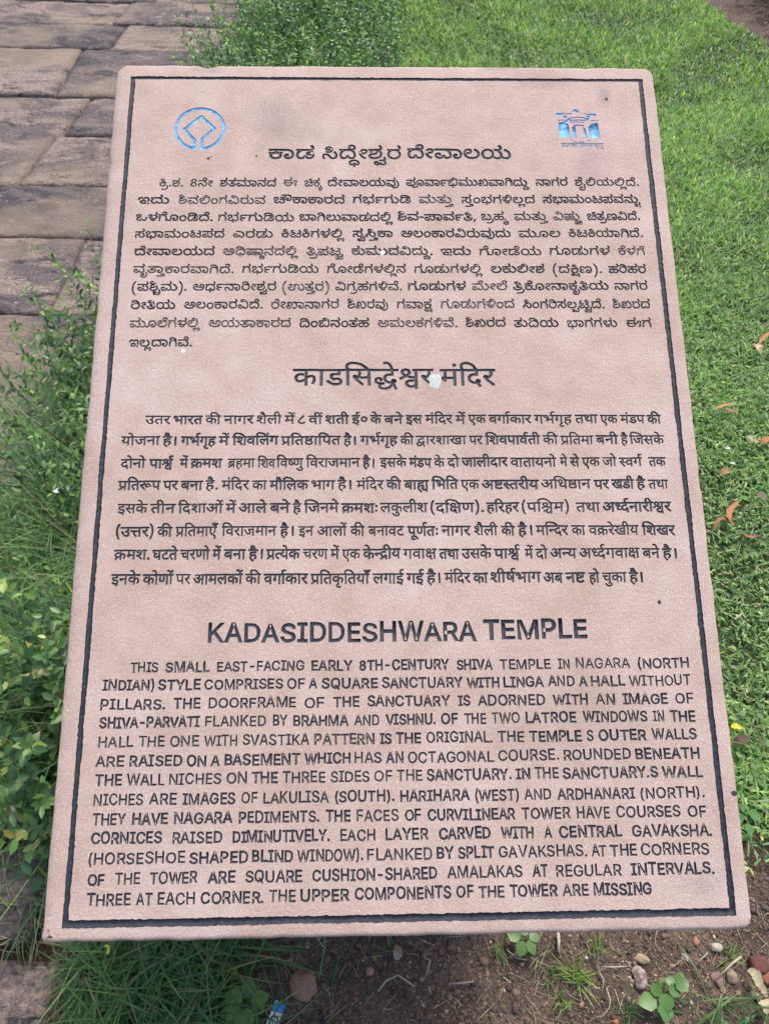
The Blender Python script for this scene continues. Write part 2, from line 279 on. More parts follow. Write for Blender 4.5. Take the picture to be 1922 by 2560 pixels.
-2,-19,-7,-16,-13,-13,-18,-8,16,71,13,16,3,15,9,7,12,3,17,-3,17,-9,13,-12,8,-17,3,-17,-3,-13,-8,-8,-14,-3,-16,3,-17,8,-13,13,-8,26,160,16,14,4,3,10,-30,38,-3,19,4,9,9,7,
25,0,13,-11,3,-19,-9,-15,-16,-7,-169,-3,0,14,164,2,9,3,6,8,-1,9,-6,6,-14,-2,-3,-12,29,-36,4,-20,-8,-14,-18,-6,-4,0,3,48,112,-2,-23,6,-13,17,6,0,-12,-16,-15,-6,-22,0,-17,
10,-6,16,3,17,10,12,27,20,4,10,-1,8,-5,4,-19,0,-7,-10,3,-13,-14,-7,-6,23,8,16,15,7,21,0,15,-9,6,-12,0,-13,-5,-10,-38,-33,1,-14,7,-6,14,-1,10,3,9,9,3,13,16,0,2,-12,9,-9,
11,-4,13,1,9,8,1,16,-8,15,-14,9,11,7,19,-14,9,-19,-4,-23,-12,-12,4,88,61,0,14,65,0,0,-14,28,112,70,-5,5,15,8,9,11,1,19,-4,9,-9,6,-11,1,-8,-5,-1,-10,7,-4,17,2,12,11,6,-9,
-11,-12,-12,-5,-15,-1,-13,6,-6,14,3,14,10,9,15,3,14,-2,12,-8,7,-11,3,-15,-3,-16,-10,-14,3,26,57,-2,-25,4,-15,13,-5,16,2,15,11,15,5,3,3,-3,-26,0,0,14,42,0,5,9,-3,11,9,2,7,
-2,2,-4,-2,-16,41,0,0,-14,-27,1,3,2,7,-4,11,-15,1,-17,-7,-15,-17,-12,11,57,13,14,2,9,5,6,11,0,13,-5,9,-9,6,-26,1,-15,-10,-3,-20,10,-12,14,7,95,0,15,66,0,15,4,4,6,0,10,
-12,19,13,9,11,-16,5,-14,-1,-13,-4,-9,-11,-8,-19,-3,2,23,8,-74,-17,3,-10,8,-3,18,10,13,-15,-2,0,13,32,0,-3,-2,7,19,-6,19,15,4,7,-25,-8,-18,0,3,27,0,0,-13,-17,0,6,-2,5,-9,
0,-12,-4,-8,-12,-7,8,8,-61,13,4,4,13,-8,8,-16,1,-8,-6,-1,-10,5,-7,2,42,45,-2,-23,6,-12,13,-3,22,7,17,11,7,12,2,12,-2,9,-9,-1,-20,-13,2,1,9,-5,5,-10,0,-6,-5,-2,-17,11,-12,
14,-3,12,2,10,8,5,16,16,0,8,-19,10,-6,13,0,9,7,4,11,-4,28,-18,24,-24,11,30,2,12,-10,14,-18,6,-22,-2,-24,-8,-15,-16,-9,-21,0,-16,11,-8,10,6,1,-15,-18,12,6,95,0,15,106,0,
16,3,5,5,1,10,-13,21,13,9,15,-24,1,-13,-3,-11,-17,-13,1,20,-71,8,20,-18,21,-8,24,1,20,11,9,18,2,28,-7,27,-18,25,14,11,19,-29,8,-31,-1,-33,-13,-25,-11,-10,-14,-6,-21,-3,
-17,2,-25,11,-21,19,3,40,45,-2,-23,6,-12,13,-3,22,7,17,11,7,12,2,12,-2,9,-9,-1,-20,-13,2,1,9,-5,5,-10,0,-6,-5,-2,-17,11,-12,14,-3,12,2,10,8,5,16,16,0,8,-19,10,-6,12,0,11,
10,3,17,-5,19,-12,17,14,10,13,-18,6,-20,-1,-23,-9,-18,-16,-9,-21,0,-16,11,-8,10,6,1,-15,-18,8,80,59,-8,4,-3,8,3,9,8,3,9,-3,3,-9,-3,-8,12,6,95,0,15,106,0,16,3,5,5,1,10,
-13,21,13,9,15,-24,1,-13,-3,-11,-17,-13,1,53,-19,-34,-17,2,-17,6,-29,24,11,10,15,-15,18,-9,22,-2,19,4,7,6,4,11,-3,66,3,13,9,15,17,12,22,4,22,-4,17,-10,14,-19,6,-24,-2,
-27,-9,-18,-15,-11,-16,-2,-16,3,-11,8,-7,21,2,12,6,9,14,5,12,-5,3,-9,-3,-9,-6,-3,-8,1,-4,6,0,5,-2,-11,6,-15,14,-4,12,3,8,8,5,14,1,15,-6,23,-13,15,-19,7,-19,-2,-11,-7,-8,
-15,2,-66,-5,-21,-18,-15,1,28,110,95,-70,-1,-13,-5,-4,-12,5,-9,12,-5,36,0,0,-15,-37,-1,-13,-8,-2,-9,4,-8,8,-5,14,-1,0,-16,-21,2,-14,9,-6,12,0,14,6,12,10,5,-13,10,-5,11,0,
14,8,12,10,5,15,4,70,0,2,66,44,-2,-14,2,-12,7,-7,11,-1,12,9,20,32,25,2,16,-10,7,-16,-3,-5,-9,3,-13,-14,-7,-6,17,3,14,14,13,20,2,18,-5,9,-14,1,-13,-5,-12,-37,-31,-2,-11,5,
-9,11,-4,14,2,10,8,5,16,16,0,2,-12,9,-9,11,-4,14,2,11,12,5,22,-1,28,-8,27,-10,18,-15,12,-19,3,-7,-10,4,-8,10,-2,12,5,5,13,14,-1,-8,-21,-20,-10,-15,1,-9,4,-6,7,-3,10,4,15,
10,8,20,3,18,-5,21,-18,15,-34,4,-43,-7,-34,-14,-15,-25,-5,-20,6,-13,17,6,0,-14,-17,4,70,-29,1,32,16,0,1,-32,3,42,45,-2,-23,6,-12,13,-3,22,7,17,11,7,12,2,12,-2,9,-9,-1,
-20,-13,2,1,9,-5,5,-10,0,-6,-5,-2,-17,11,-12,14,-3,12,2,10,8,5,16,16,0,8,-19,10,-6,13,0,9,7,4,11,-4,28,-18,24,-24,11,30,2,12,-10,14,-18,6,-22,-2,-24,-8,-15,-16,-9,-21,0,
-16,11,-8,10,6,1,-15,-18,12,6,95,0,15,106,0,16,3,5,5,1,10,-13,21,13,9,15,-24,1,-13,-3,-11,-17,-13,20,182,-2,-23,5,-24,22,10,10,17,-16,20,-6,14,4,8,10,3,20,-6,23,-12,15,
-21,13,9,15,20,-13,13,-14,10,-18,4,-20,-2,-21,-9,-17,-15,-10,1,20,23,-2,-22,5,-25,22,10,10,18,-16,20,-6,13,4,9,10,3,20,-7,23,-12,15,-20,13,8,15,21,-13,13,-14,9,-18,4,-20,
-2,-21,-8,-17,-15,-10,1,59,119,-2,-25,6,-39,28,-12,5,-19,-3,-3,-8,3,-9,18,-4,19,6,11,15,5,23,-4,26,-9,11,-9,4,-16,-2,-7,-10,4,-13,-4,-2,5,12,8,2,6,-3,3,-9,-4,-9,-14,-4,
-12,6,-5,7,-2,13,3,11,7,8,20,8,24,-5,16,-17,6,-25,-3,-30,-13,-22,-17,-12,-27,-4,-19,7,-9,17,4,18,17,10,18,1,14,-4,51,-32,14,-1,14,6,6,9,3,13,-5,28,-16,22,-31,18,9,16,26,
-15,17,-16,14,-30,0,-35,-6,-15,-8,-9,-14,-7,2,25,65,95,-17,-6,-13,-19,-6,-25,-1,-45,-18,0,3,59,10,24,6,9,1,-7,-14,21,-1,22,13,15,23,6,19,-3,15,-7,15,-14,9,-16,9,-35,2,
-74,-19,0,0,43,-5,24,-12,21,-8,5,12,65,110,22,-7,17,-23,-15,35,-12,11,-11,5,-20,1,-12,-5,-3,-16,10,-15,-7,1,14,10,2,19,-45,-74,-14,5,-8,15,2,20,10,13,16,8,21,2,19,-5,13,
-10,6,-11,2,-13,-3,-12,-7,-8,-10,-3,-13,1,-8,5,-7,10,6,0,-7,-11,15,-42,-61,8,4,5,11,13,0,7,-13,12,0,5,9,-3,13,-7,8,-11,4,-16,1,-12,-4,-9,-9,-3,-11,3,-10,1,36,97,-2,-22,7,
-26,35,-13,6,-9,-3,-5,-11,2,-13,8,-16,-15,-6,-9,18,-2,17,6,16,11,10,13,3,17,-4,10,-9,18,-27,13,-7,11,0,6,4,5,11,1,14,-8,25,-20,21,-16,6,-66,0,0,15,105,0,0,-15,-12,0,14,
-8,13,-18,6,-22,0,-20,-12,-22,-13,-6,1,30,65,95,-17,-5,-13,-20,-6,-25,-1,-45,-18,0,1,41,5,27,13,22,11,8,3,-3,-34,0,0,15,88,3,5,5,1,10,-13,21,13,9,13,-19,3,-22,-9,-15,-18,
-7,14,-11,9,-19,4,-25,1,-40,-19,0,0,43,-5,24,-14,23,2,44,54,-2,-22,2,-16,8,-8,13,-1,17,4,11,9,6,45,14,5,8,-1,10,-11,8,-17,-1,-7,-8,2,-13,-15,-6,-4,11,1,11,12,11,19,5,17,
-3,14,-9,4,-18,-7,-16,-14,-8,-32,-7,-8,-9,2,-11,8,-7,35,-2,21,9,11,17,2,16,-4,17,-8,12,-12,10,1,4,13,0,15,-13,8,-16,3,-18,-3,-21,-7,-13,-15,-12,-20,-8,31,6,95,0,15,75,1,
17,6,3,18,-4,8,-8,4,-11,1,-8,-4,-4,-7,-1,-8,-6,9,16,-3,2,-6,-4,-7,-9,-1,-8,4,-4,9,2,10,7,10,8,5,15,3,13,-2,10,-6,8,-11,3,-12,-1,-14,-5,-10,-10,-8,-23,-4,-27,2,1,46,-17,
-83,-21,3,-14,10,-8,15,0,19,4,10,10,10,13,4,12,-1,8,-5,5,-8,1,-10,-4,-10,-18,-8,-21,4,-3,15,14,-7,15,3,2,9,-6,5,-11,-2,-6,-8,-1,-17,6,-11,9,-5,17,-1,14,3,12,7,5,10,1,16,
-13,25,9,10,2,10,-4,10,-7,8,10,11,12,-13,5,-12,-2,-17,-8,-9,-1,6,11,-22,0,-27,-5,-11,-10,-10,-15,-7,1,63,76,-2,-32,5,-23,17,-12,24,0,32,5,16,13,14,17,6,20,-3,11,-13,2,
-13,-3,-10,-8,-10,-10,-6,-16,-1,-15,4,-3,2,2,14,11,-6,13,0,9,4,4,7,-1,10,-5,6,-11,1,-10,-4,-7,-11,-4,-13,1,-17,5,-16,14,-15,23,-7,28,1,22,10,12,15,6,21,0,23,-5,22,-10,19,
-12,10,-19,2,-7,-8,3,-9,11,-3,12,5,5,13,14,-1,-9,-22,-18,-9,-23,4,-7,7,-3,10,1,13,9,10,10,4,18,0,21,-10,18,-24,8,-33,-2,-32,-8,-22,-15,-18,-21,-11,1,29,-48,-13,13,-4,13,
-15,-7,1,14,15,14,3,13,-5,7,-8,3,-11,-1,-11,-7,-12,-11,-12,-10,11,14,17,0,9,-6,7,-14,-2,-6,-14,-14,0,-6,14,-11,3,-6,-3,-3,-8,3,-12,11,-11,-9,-11,-15,17,-4,19,8,17,1,60,
64,-2,-15,1,-14,7,-7,11,-2,15,4,11,9,8,13,5,18,0,20,-5,18,-14,14,-19,9,-26,-17,-3,-12,31,-11,12,-10,7,-13,3,-16,-2,-9,-6,-1,-8,6,-9,13,-4,22,1,19,10,10,12,5,15,1,19,-4,
16,-9,9,-15,1,-10,-8,-5,-14,-16,0,-3,10,-7,9,-17,3,-7,-3,-3,-6,3,-18,-15,-5,-5,16,2,15,9,11,15,6,13,0,12,-5,14,-18,-6,-1,8,14,11,8,15,3,15,-4,13,-11,7,-18,1,-23,-6,-22,
-10,-16,-15,-11,-19,-8,1,64,53,-2,-21,2,-13,6,-9,9,-4,13,1,13,8,11,13,7,36,8,7,6,3,8,-1,32,-12,23,-12,8,-14,2,-8,-4,-3,-8,6,-8,11,-1,10,6,4,13,15,-2,-6,-18,-15,-11,-22,
-1,-11,5,-5,7,-2,12,3,12,11,9,11,3,24,-4,17,-14,12,-24,3,-31,-3,-17,-10,-12,-51,-17,-4,-8,3,-11,18,-8,33,2,19,12,7,18,-2,18,-5,11,-11,10,-13,5,-18,2,-14,-2,-6,-6,3,-11,
-15,-6,-5,11,1,12,4,8,10,6,27,4,30,-7,21,-18,9,-24,-1,-24,-11,-20,-21,-13,2,16,54,-2,-21,4,-15,12,-8,15,-2,25,3,17,12,18,18,9,20,2,17,-5,16,-13,6,-15,2,-23,-5,-22,-10,
-13,-14,-8,16,55,13,14,2,10,8,5,11,2,15,-2,15,-6,11,-10,8,-13,2,-13,-2,-11,-8,-5,-10,-2,-16,2,-15,6,-12,10,-7,1,61,45,-2,-14,2,-12,5,-12,18,1,24,8,10,9,6,21,1,9,-6,4,-6,
-2,-18,-14,2,1,9,-5,5,-9,0,-6,-5,-3,-8,2,-11,12,-11,16,-1,11,3,8,9,4,13,15,0,6,-17,15,-8,17,3,9,15,3,19,-3,23,-7,21,-11,18,-18,16,-21,9,-18,-1,-4,-12,5,-6,11,-1,10,5,5,
13,15,-1,-8,-20,-15,-10,-23,1,-10,6,-4,7,-1,16,11,13,17,5,23,-4,29,-17,22,-30,10,-37,-2,-39,-10,-17,-17,-10,-15,-1,-14,3,-17,19,6,1,-15,-18,3,48,112,-2,-22,6,-14,17,6,0,
-12,-16,-15,-6,-22,0,-17,10,-6,16,3,17,10,12,27,20,4,10,-1,8,-5,4,-19,0,-7,-10,3,-13,-14,-7,-6,23,8,16,15,7,21,0,15,-9,6,-12,0,-13,-5,-10,-38,-33,1,-14,7,-6,14,-1,10,3,9,
9,3,13,16,0,2,-12,9,-9,11,-4,13,1,9,8,1,16,-8,15,-14,9,11,7,19,-14,9,-19,-4,-23,-12,-12,11,88,61,0,14,25,0,3,3,2,8,-4,9,16,1,4,-11,-3,-10,22,0,0,-14,4,88,95,0,15,42,0,0,
-15,2,10,6,121,-3,-14,-11,-9,-42,-3,0,15,29,1,9,5,1,12,-7,14,17,1,33,81,94,-4,-23,-13,-19,-17,-8,-25,3,-9,6,-6,9,-3,14,2,12,11,12,18,0,6,-8,-1,-10,-5,-5,-9,0,-5,4,-2,7,2,
-20,11,-9,20,4,9,12,3,15,-1,18,-6,16,-13,11,-16,5,-82,1,0,15,77,0,29,-6,11,-8,10,-12,6,-18,3,49,44,-2,-14,2,-12,7,-7,11,-1,15,9,17,32,25,2,15,-8,7,-18,-2,-5,-9,3,-13,-14,
-7,-6,23,8,16,15,7,21,0,13,-7,7,-12,1,-13,-5,-12,-38,-33,2,-15,11,-6,13,0,9,4,6,8,3,13,16,0,4,-15,12,-9,13,-1,9,3,11,17,-3,28,-13,20,-25,13,28,2,14,-12,11,-17,5,-21,-4,
-24,-10,-15,-15,-9,-20,-1,-15,7,-13,16,6,0,-14,-17,4,70,-29,1,32,16,0,1,-32,12,86,95,0,15,34,1,13,5,0,16,-11,17,13,9,10,-13,5,-14,1,-13,-5,-12,-18,-10,3,30,43,-2,-21,7,
-11,18,-2,32,10,27,18,18,25,9,31,0,24,-10,12,-12,7,-21,-4,-16,-11,-9,-15,-2,-13,4,-8,11,1,15,12,10,19,0,15,-8,9,-12,5,-18,-1,-15,-7,-15,-15,-11,-21,-2,-19,9,-10,14,7,1,
-15,-19,26,45,13,16,7,8,17,15,0,5,-14,11,-8,12,-1,12,5,7,15,-6,24,-7,8,-9,2,-8,-3,-2,-6,3,-5,6,-3,13,6,3,14,-6,12,-19,10,-24,2,-18,-3,-17,-9,-12,-19,-3,-25,5,-19,21,57,
149,35,-6,16,-8,16,-13,10,-16,6,-17,2,-17,-4,-14,-16,27,7,2,-9,17,-18,16,-21,10,-29,3,-17,-6,-4,-12,7,-16,-12,-9,-11,21,2,20,16,13,2,13,20,-35,-4,-15,-16,-10,-89,-2,0,15,
64,0,-5,-4,-3,22,5,11,13,7,16,0,10,-4,6,-8,8,-20,-37,5,-15,-7,5,23,3,4,11,-4,7,-10,2,-7,-4,3,27,97,-2,-22,7,-26,35,-13,6,-9,-3,-5,-11,2,-13,8,-16,-15,-6,-10,26,3,23,16,
13,22,0,13,-8,24,-34,11,-4,11,2,8,11,3,16,-5,18,-12,17,13,10,18,-29,1,-30,-3,-11,-9,-12,-13,-6,8,68,63,-8,3,-3,9,3,8,8,4,8,-4,4,-8,-4,-9,14,6,95,0,15,92,0,15,3,4,7,0,10,
-12,19,13,9,14,-21,2,-15,-2,-11,-6,-8,-10,-5,-17,-3,2,69,72,-2,-17,3,-10,8,-3,17,10,12,-1,-4,-13,3,-19,11,-10,15,-3,21,6,14,10,10,12,4,17,-1,11,-6,6,-9,0,-12,-5,-12,-20,
-9,-14,0,-13,4,1,13,17,-4,16,5,2,12,-10,6,-14,-4,-7,-11,2,-18,11,-11,17,-6,22,-2,22,3,13,6,9,11,4,15,-2,19,-5,17,-9,12,-12,7,-15,1,-7,-8,3,-9,11,-3,12,5,5,13,14,-1,-8,
-20,-17,-10,-24,2,-7,7,-4,9,0,12,7,11,13,6,17,0,21,-10,14,-17,8,-26,0,-25,-5,-17,-10,-11,-23,-12,-3,0,-1,5,10,-14,-1,-11,-5,-8,-12,-7,8,73,12,14,4,0,11,-10,7,-13,-1,-6,
-6,0,-9,6,-5,3,49,44,-2,-14,2,-12,7,-7,11,-1,15,9,17,32,25,2,15,-8,7,-18,-2,-5,-9,3,-13,-14,-7,-6,23,8,16,15,7,21,0,13,-7,7,-12,1,-13,-5,-12,-38,-33,2,-15,11,-6,13,0,9,4,
6,8,3,13,16,0,4,-15,12,-9,13,-1,9,3,11,17,-3,28,-13,20,-25,13,28,1,14,-11,11,-17,5,-21,-4,-24,-10,-15,-15,-9,-22,0,-14,7,-12,15,6,0,-14,-17,4,70,-29,1,32,16,0,1,-32,4,86,
95,0,15,45,0,0,-15,3,58,49,-2,-14,2,-12,6,-9,10,-5,13,-1,19,3,17,8,14,11,9,15,5,14,-2,11,-6,5,-12,0,-12,-4,-8,-10,-8,-11,-3,-17,1,-14,7,-4,5,4,13,12,-10,17,-2,10,5,1,11,
-6,6,-12,0,-8,-6,-7,-11,-1,-31,6,-10,9,-5,15,-1,10,3,9,9,5,13,15,0,4,-15,10,-8,11,-3,12,3,8,11,-1,15,-10,13,-15,6,14,9,14,-8,11,-12,4,-13,-1,-15,-5,-12,-9,-8,-15,-4,-19,
1,-12,7,-12,14,7,1,-16,-17,11,38,82,-16,11,-4,10,0,10,10,13,22,5,1,-16,-12,-2,-6,-6,4,-10,12,-5,15,100,61,0,15,26,2,9,9,1,9,-4,8,-18,8,6,15,18,-7,9,-8,5,-11,0,-13,-5,-11,
-9,-10,-13,-5,1,32,-36,-13,11,-2,11,-6,26,-35,8,-3,10,1,2,-14,-14,-1,-13,5,-23,32,-10,9,-15,-1,-4,-12,5,-8,12,-2,15,2,14,7,6,10,3,11,-6,27,13,7,8,-19,-1,-22,-7,-16,-15,
-13,-15,-5,-20,-2,-12,2,-10,7,-6,12,2,15,8,9,1,47,112,-2,-23,7,-13,16,6,0,-12,-16,-15,-6,-22,0,-17,10,-6,16,3,17,10,12,27,20,4,10,-1,8,-5,4,-19,0,-7,-10,3,-13,-14,-7,-6,
23,8,16,15,7,21,0,15,-9,6,-12,0,-13,-5,-10,-38,-33,1,-14,7,-6,14,-1,13,4,6,8,4,13,15,0,4,-15,9,-8,12,-3,12,3,7,7,2,9,-3,11,-6,10,14,10,10,-22,-2,-24,-13,-15,2,59,72,-2,
-17,3,-10,8,-3,17,10,12,-1,-4,-13,3,-22,14,-9,19,1,20,7,13,10,6,13,3,15,-1,9,-6,6,-9,0,-12,-5,-12,-20,-9,-14,0,-13,4,1,13,17,-4,16,5,3,10,-9,7,-14,-2,-9,-12,1,-16,10,-11,
16,-7,25,-3,20,2,14,5,10,12,-1,17,-14,12,-19,0,0,15,24,1,10,5,1,16,-12,17,13,9,13,-19,3,-20,-3,-10,-7,-8,-8,-4,-3,6,18,-17,1,-25,-6,-11,-11,-9,-21,-7,-1,5,9,-11,-1,-16,
-12,-12,8,73,12,14,4,0,11,-10,7,-13,-1,-6,-6,0,-9,6,-5,1,47,65,95,-17,-5,-13,-20,-6,-25,-1,-45,-18,0,1,41,5,27,13,22,11,8,3,-3,-34,0,0,15,70,0,18,5,5,7,1,11,-3,9,-8,5,
-18,-2,-6,-6,-1,-10,-6,9,10,0,6,-3,1,-8,-5,-5,-12,0,-6,8,0,12,5,10,11,7,15,3,20,-6,13,-19,0,-14,-5,-14,-9,-9,-14,-4,14,-11,10,-20,4,-25,1,-40,-19,0,0,43,-5,24,-14,23,1,
49,18,-2,-20,4,-22,21,10,11,13,-14,11,-5,13,-1,8,4,4,11,-1,45,4,13,9,13,18,10,23,2,21,-4,16,-12,12,-19,5,-25,-4,-28,-10,-16,-13,-8,-19,-2,-16,4,-11,12,-3,24,4,10,8,6,16,
1,8,-9,-1,-10,-8,-6,-10,3,-3,9,1,-18,9,-10,12,-1,11,3,8,10,3,11,0,23,-9,22,-14,12,-21,3,-17,-5,-11,-13,-2,-16,1,-36,-5,-15,-12,-11,2,49,44,-2,-14,2,-12,7,-7,11,-1,15,9,
17,32,25,2,15,-8,7,-18,-2,-5,-9,3,-13,-14,-7,-6,23,8,16,15,7,21,0,13,-7,7,-12,1,-13,-5,-12,-38,-33,2,-15,11,-6,13,0,9,4,6,8,3,13,16,0,4,-15,12,-9,13,-1,9,3,11,17,-3,28,
-13,20,-25,13,28,1,14,-11,11,-17,5,-21,-4,-24,-10,-15,-15,-9,-22,0,-14,7,-12,15,6,0,-14,-17,4,86,95,0,15,45,0,0,-15,1,4,8,49,0,15,48,0,0,-15,3,40,45,-2,-23,6,-12,13,-3,
22,7,17,11,7,12,2,12,-2,9,-9,-1,-20,-13,2,1,9,-5,5,-10,0,-6,-5,-2,-17,11,-12,14,-3,12,2,10,8,5,16,16,0,8,-19,10,-6,12,0,11,10,3,17,-5,19,-12,17,14,10,13,-18,6,-20,-1,-23,
-9,-18,-16,-9,-21,0,-16,11,-8,10,6,1,-15,-18,8,80,59,-8,4,-3,8,3,9,8,3,9,-3,3,-9,-3,-8,4,6,95,0,15,122,0,0,-15,1,61,61,-2,-21,2,-18,8,-10,11,-6,15,1,18,16,-2,0,-15,6,-11,
10,-7,18,-4,29,5,14,14,0,19,-11,12,-25,3,-6,-3,-2,-6,6,-5,12,-1,9,4,4,6,3,30,-10,22,-13,12,-16,5,-13,-3,-3,-11,5,-6,11,-1,10,6,4,13,15,-2,-8,-20,-14,-10,-24,1,-13,11,-2,
12,3,12,11,9,11,3,25,-4,19,-13,13,-19,6,-27,-5,-23,-14,-17,-24,-5,-14,4,-7,6,-3,13,4,13,11,7,15,2,15,-2,17,-9,9,-9,5,-14,-2,-21,-9,-15,-20,-10,1,5,39,24,-1,-12,-15,-37,
-13,0,10,49,1,49,111,-2,-22,6,-13,17,6,0,-12,-16,-15,-6,-22,0,-17,10,-6,16,3,17,10,12,27,20,4,10,-1,8,-5,4,-19,0,-7,-10,3,-13,-14,-7,-6,23,8,16,15,7,21,0,13,-7,7,-12,1,
-13,-5,-12,-38,-33,2,-15,13,-7,20,5,6,8,4,13,15,0,4,-15,12,-9,13,-1,11,5,9,19,-3,25,-13,19,-23,16,9,15,27,-20,17,-29,1,-34,-5,-14,-9,-11,-13,-6,4,31,46,-2,-16,2,-13,8,-8,
12,-2,16,7,24,16,12,26,2,17,-11,-2,13,-6,10,-11,7,-13,3,34,-1,11,-14,2,-18,11,9,16,3,17,-3,15,-12,6,-13,-1,-21,-6,-14,-11,-10,-16,-4,-19,1,-13,8,-9,13,4,0,-2,-4,-11,-12,
10,47,13,17,4,8,16,-4,18,-16,9,-20,-4,-6,-8,-3,-9,2,-12,5,-8,9,112,13,17,4,8,16,-5,19,-17,8,-19,-5,-8,-15,1,-13,5,-8,13,7,95,0,15,108,0,16,3,5,5,1,10,-13,21,13,9,15,-24,
2,-13,-3,-11,-7,-8,-11,-5,1,33,26,-81,-18,2,-16,11,-7,16,4,21,16,15,22,5,21,-5,8,-13,-1,-12,-10,-10,-19,-2,-14,7,-5,14,3,34,-9,10,10,13,10,-8,4,-10,-2,-43,12,-4,6,6,-1,7,
-7,3,-23,-3,-10,-13,2,-18,10,-7,17,-3,18,4,13,9,11,-11,-20,-12,4,41,45,-2,-23,6,-12,13,-3,22,7,17,11,7,12,2,12,-2,9,-9,-1,-20,-13,2,1,9,-5,5,-10,0,-6,-5,-2,-17,11,-12,14,
-3,12,2,10,8,5,16,16,0,2,-12,8,-9,12,-5,10,1,11,9,3,18,-5,19,-12,17,14,10,13,-18,6,-20,-2,-25,-9,-17,-16,-8,-21,0,-17,11,-8,10,6,1,-15,-18,8,80,59,-8,4,-3,8,3,9,8,3,9,-3,
3,-9,-3,-8,4,138,-11,-43,64,13,8,44,-63,12,6,95,0,15,108,0,16,3,5,5,1,10,-13,21,13,9,15,-24,1,-13,-3,-11,-17,-13,1,54,-53,-75,-14,3,-7,11,1,8,5,6,12,4,0,-4,-12,6,-5,8,2,
11,7,7,12,4,13,-1,18,-14,-7,0,11,10,21,5,11,-3,10,-9,6,-16,-2,-19,-8,-12,-16,-5,-21,5,-4,6,-2,11,6,12,16,3,10,-7,0,-11,-11,0,-1,5,-3,1,-4,-2,0,-6,9,-5,12,3,4,7,1,11,-7,
15,-16,3,-8,-5,-3,-7,-14,0,-8,11,-17,-1,-2,-8,16,-4,0,-12,-15,-2,-2,-7,10,-4,11,5,7,-11,1,75,120,-2,-14,2,-14,9,-6,11,0,17,12,18,10,3,14,-1,12,-9,-1,-20,-14,1,0,11,-9,4,
-8,-6,-1,-15,6,-7,10,-3,11,1,11,5,7,16,2,22,-4,19,-8,13,-13,7,-17,-1,-10,-7,-7,-17,-15,0,-4,15,-10,8,-18,3,-13,-5,-5,-11,2,-11,11,-9,16,-1,0,-14,-17,-1,-9,-5,-4,-9,1,-10,
5,-6,10,-2,11,2,10,6,10,-12,-18,-9,-19,-2,-19,8,-8,16,1,13,5,9,15,10,2,1,0,-5,-14,9,-7,13,1,17,6,12,16,10,23,1,17,-7,14,-16,-6,1,8,11,19,10,21,1,20,-10,8,-10,7,-18,2,-23,
-2,-21,-6,-15,-8,-9,-14,-7,1,45,115,-2,-14,1,-10,6,-12,15,6,1,-15,-18,-19,-5,-23,3,-17,13,-5,16,2,17,10,12,15,6,20,-5,7,-15,-3,-11,-14,2,1,9,-5,5,-14,-4,-3,-7,0,-11,10,
-12,14,-3,16,4,8,9,4,13,15,0,6,-17,13,-8,15,1,9,12,1,24,-11,23,-14,11,-17,8,-44,7,2,17,31,-3,26,-8,19,-12,16,-19,9,-26,-3,-29,-12,-16,1,60,84,14,31,4,21,11,11,20,1,28,-6,
13,-8,7,-11,0,-8,-7,0,-9,3,-8,18,-11,0,-14,-61,0,0,15,35,0,-9,12,-2,13,3,12,9,9,20,3,17,-5,11,-14,6,-18,-1,-24,-5,-19,-20,-22,-17,-7,-21,-5,-47,3,-18,8,-13,11,-10,14,-5,
22,1,21,8,19,11,11,13,5,18,-1,12,-7,5,-10,1,-14,-5,-12,-8,-7,-11,-4,-17,-1,-14,5,-9,9,4,13,17,-12,21,2,6,10,-4,13,-16,2,-11,-9,-6,-21,2,-21,7,-13,13,-11,18,-7,6,16,62,-2,
-22,3,-18,13,-10,18,-4,24,3,20,12,20,19,13,19,4,22,-4,15,-10,12,-18,4,-26,-3,-21,-11,-20,-19,-13,16,61,13,14,3,13,8,8,15,2,17,-3,18,-6,11,-14,9,-14,3,-16,-3,-10,-8,-8,
-14,-3,-17,2,-16,8,-15,10,-7,20,144,-2,-22,5,-25,22,11,10,14,-14,12,-6,18,-1,11,7,7,21,-5,24,-15,18,-21,11,27,2,14,-12,10,-14,6,-16,0,-20,-4,-16,-8,-11,-12,-8,20,218,-2,
-23,5,-24,22,10,10,14,-14,12,-6,18,-1,12,7,6,21,-5,24,-14,18,-22,11,28,1,14,-11,10,-14,5,-16,0,-20,-4,-16,-8,-11,-12,-8,12,120,95,0,15,34,1,12,5,1,16,-12,17,13,9,10,-13,
6,-14,0,-13,-5,-12,-17,-10,4,196,95,0,15,41,0,0,-15,3,36,43,-2,-13,2,-10,7,-10,24,1,33,17,28,27,16,31,2,24,-9,19,-18,-11,19,-16,16,-16,10,-20,4,-21,0,-10,-5,-4,-12,7,-15,
-11,-11,-2,3,-11,24,2,12,6,10,24,10,34,-2,33,-17,19,-23,11,-34,0,-45,-8,-18,-16,-10,-15,-1,-14,4,-17,19,7,1,-15,-19,19,45,13,17,7,7,19,15,0,4,-15,11,-9,11,-1,11,4,6,11,1,
21,-5,19,-9,13,-17,10,-22,3,-22,-4,-15,-11,-11,-19,-2,-27,7,-16,4,67,-29,2,32,15,0,2,-32,4,41,45,-2,-23,6,-12,13,-3,22,7,17,11,7,12,2,12,-2,9,-9,-1,-20,-13,2,1,9,-5,5,
-10,0,-6,-5,-2,-17,11,-12,14,-3,12,2,10,8,5,16,16,0,2,-12,8,-9,12,-5,10,1,12,9,2,18,-5,19,-12,17,14,10,13,-18,6,-20,-2,-25,-9,-17,-16,-8,-21,0,-17,11,-8,10,6,1,-15,-18,8,
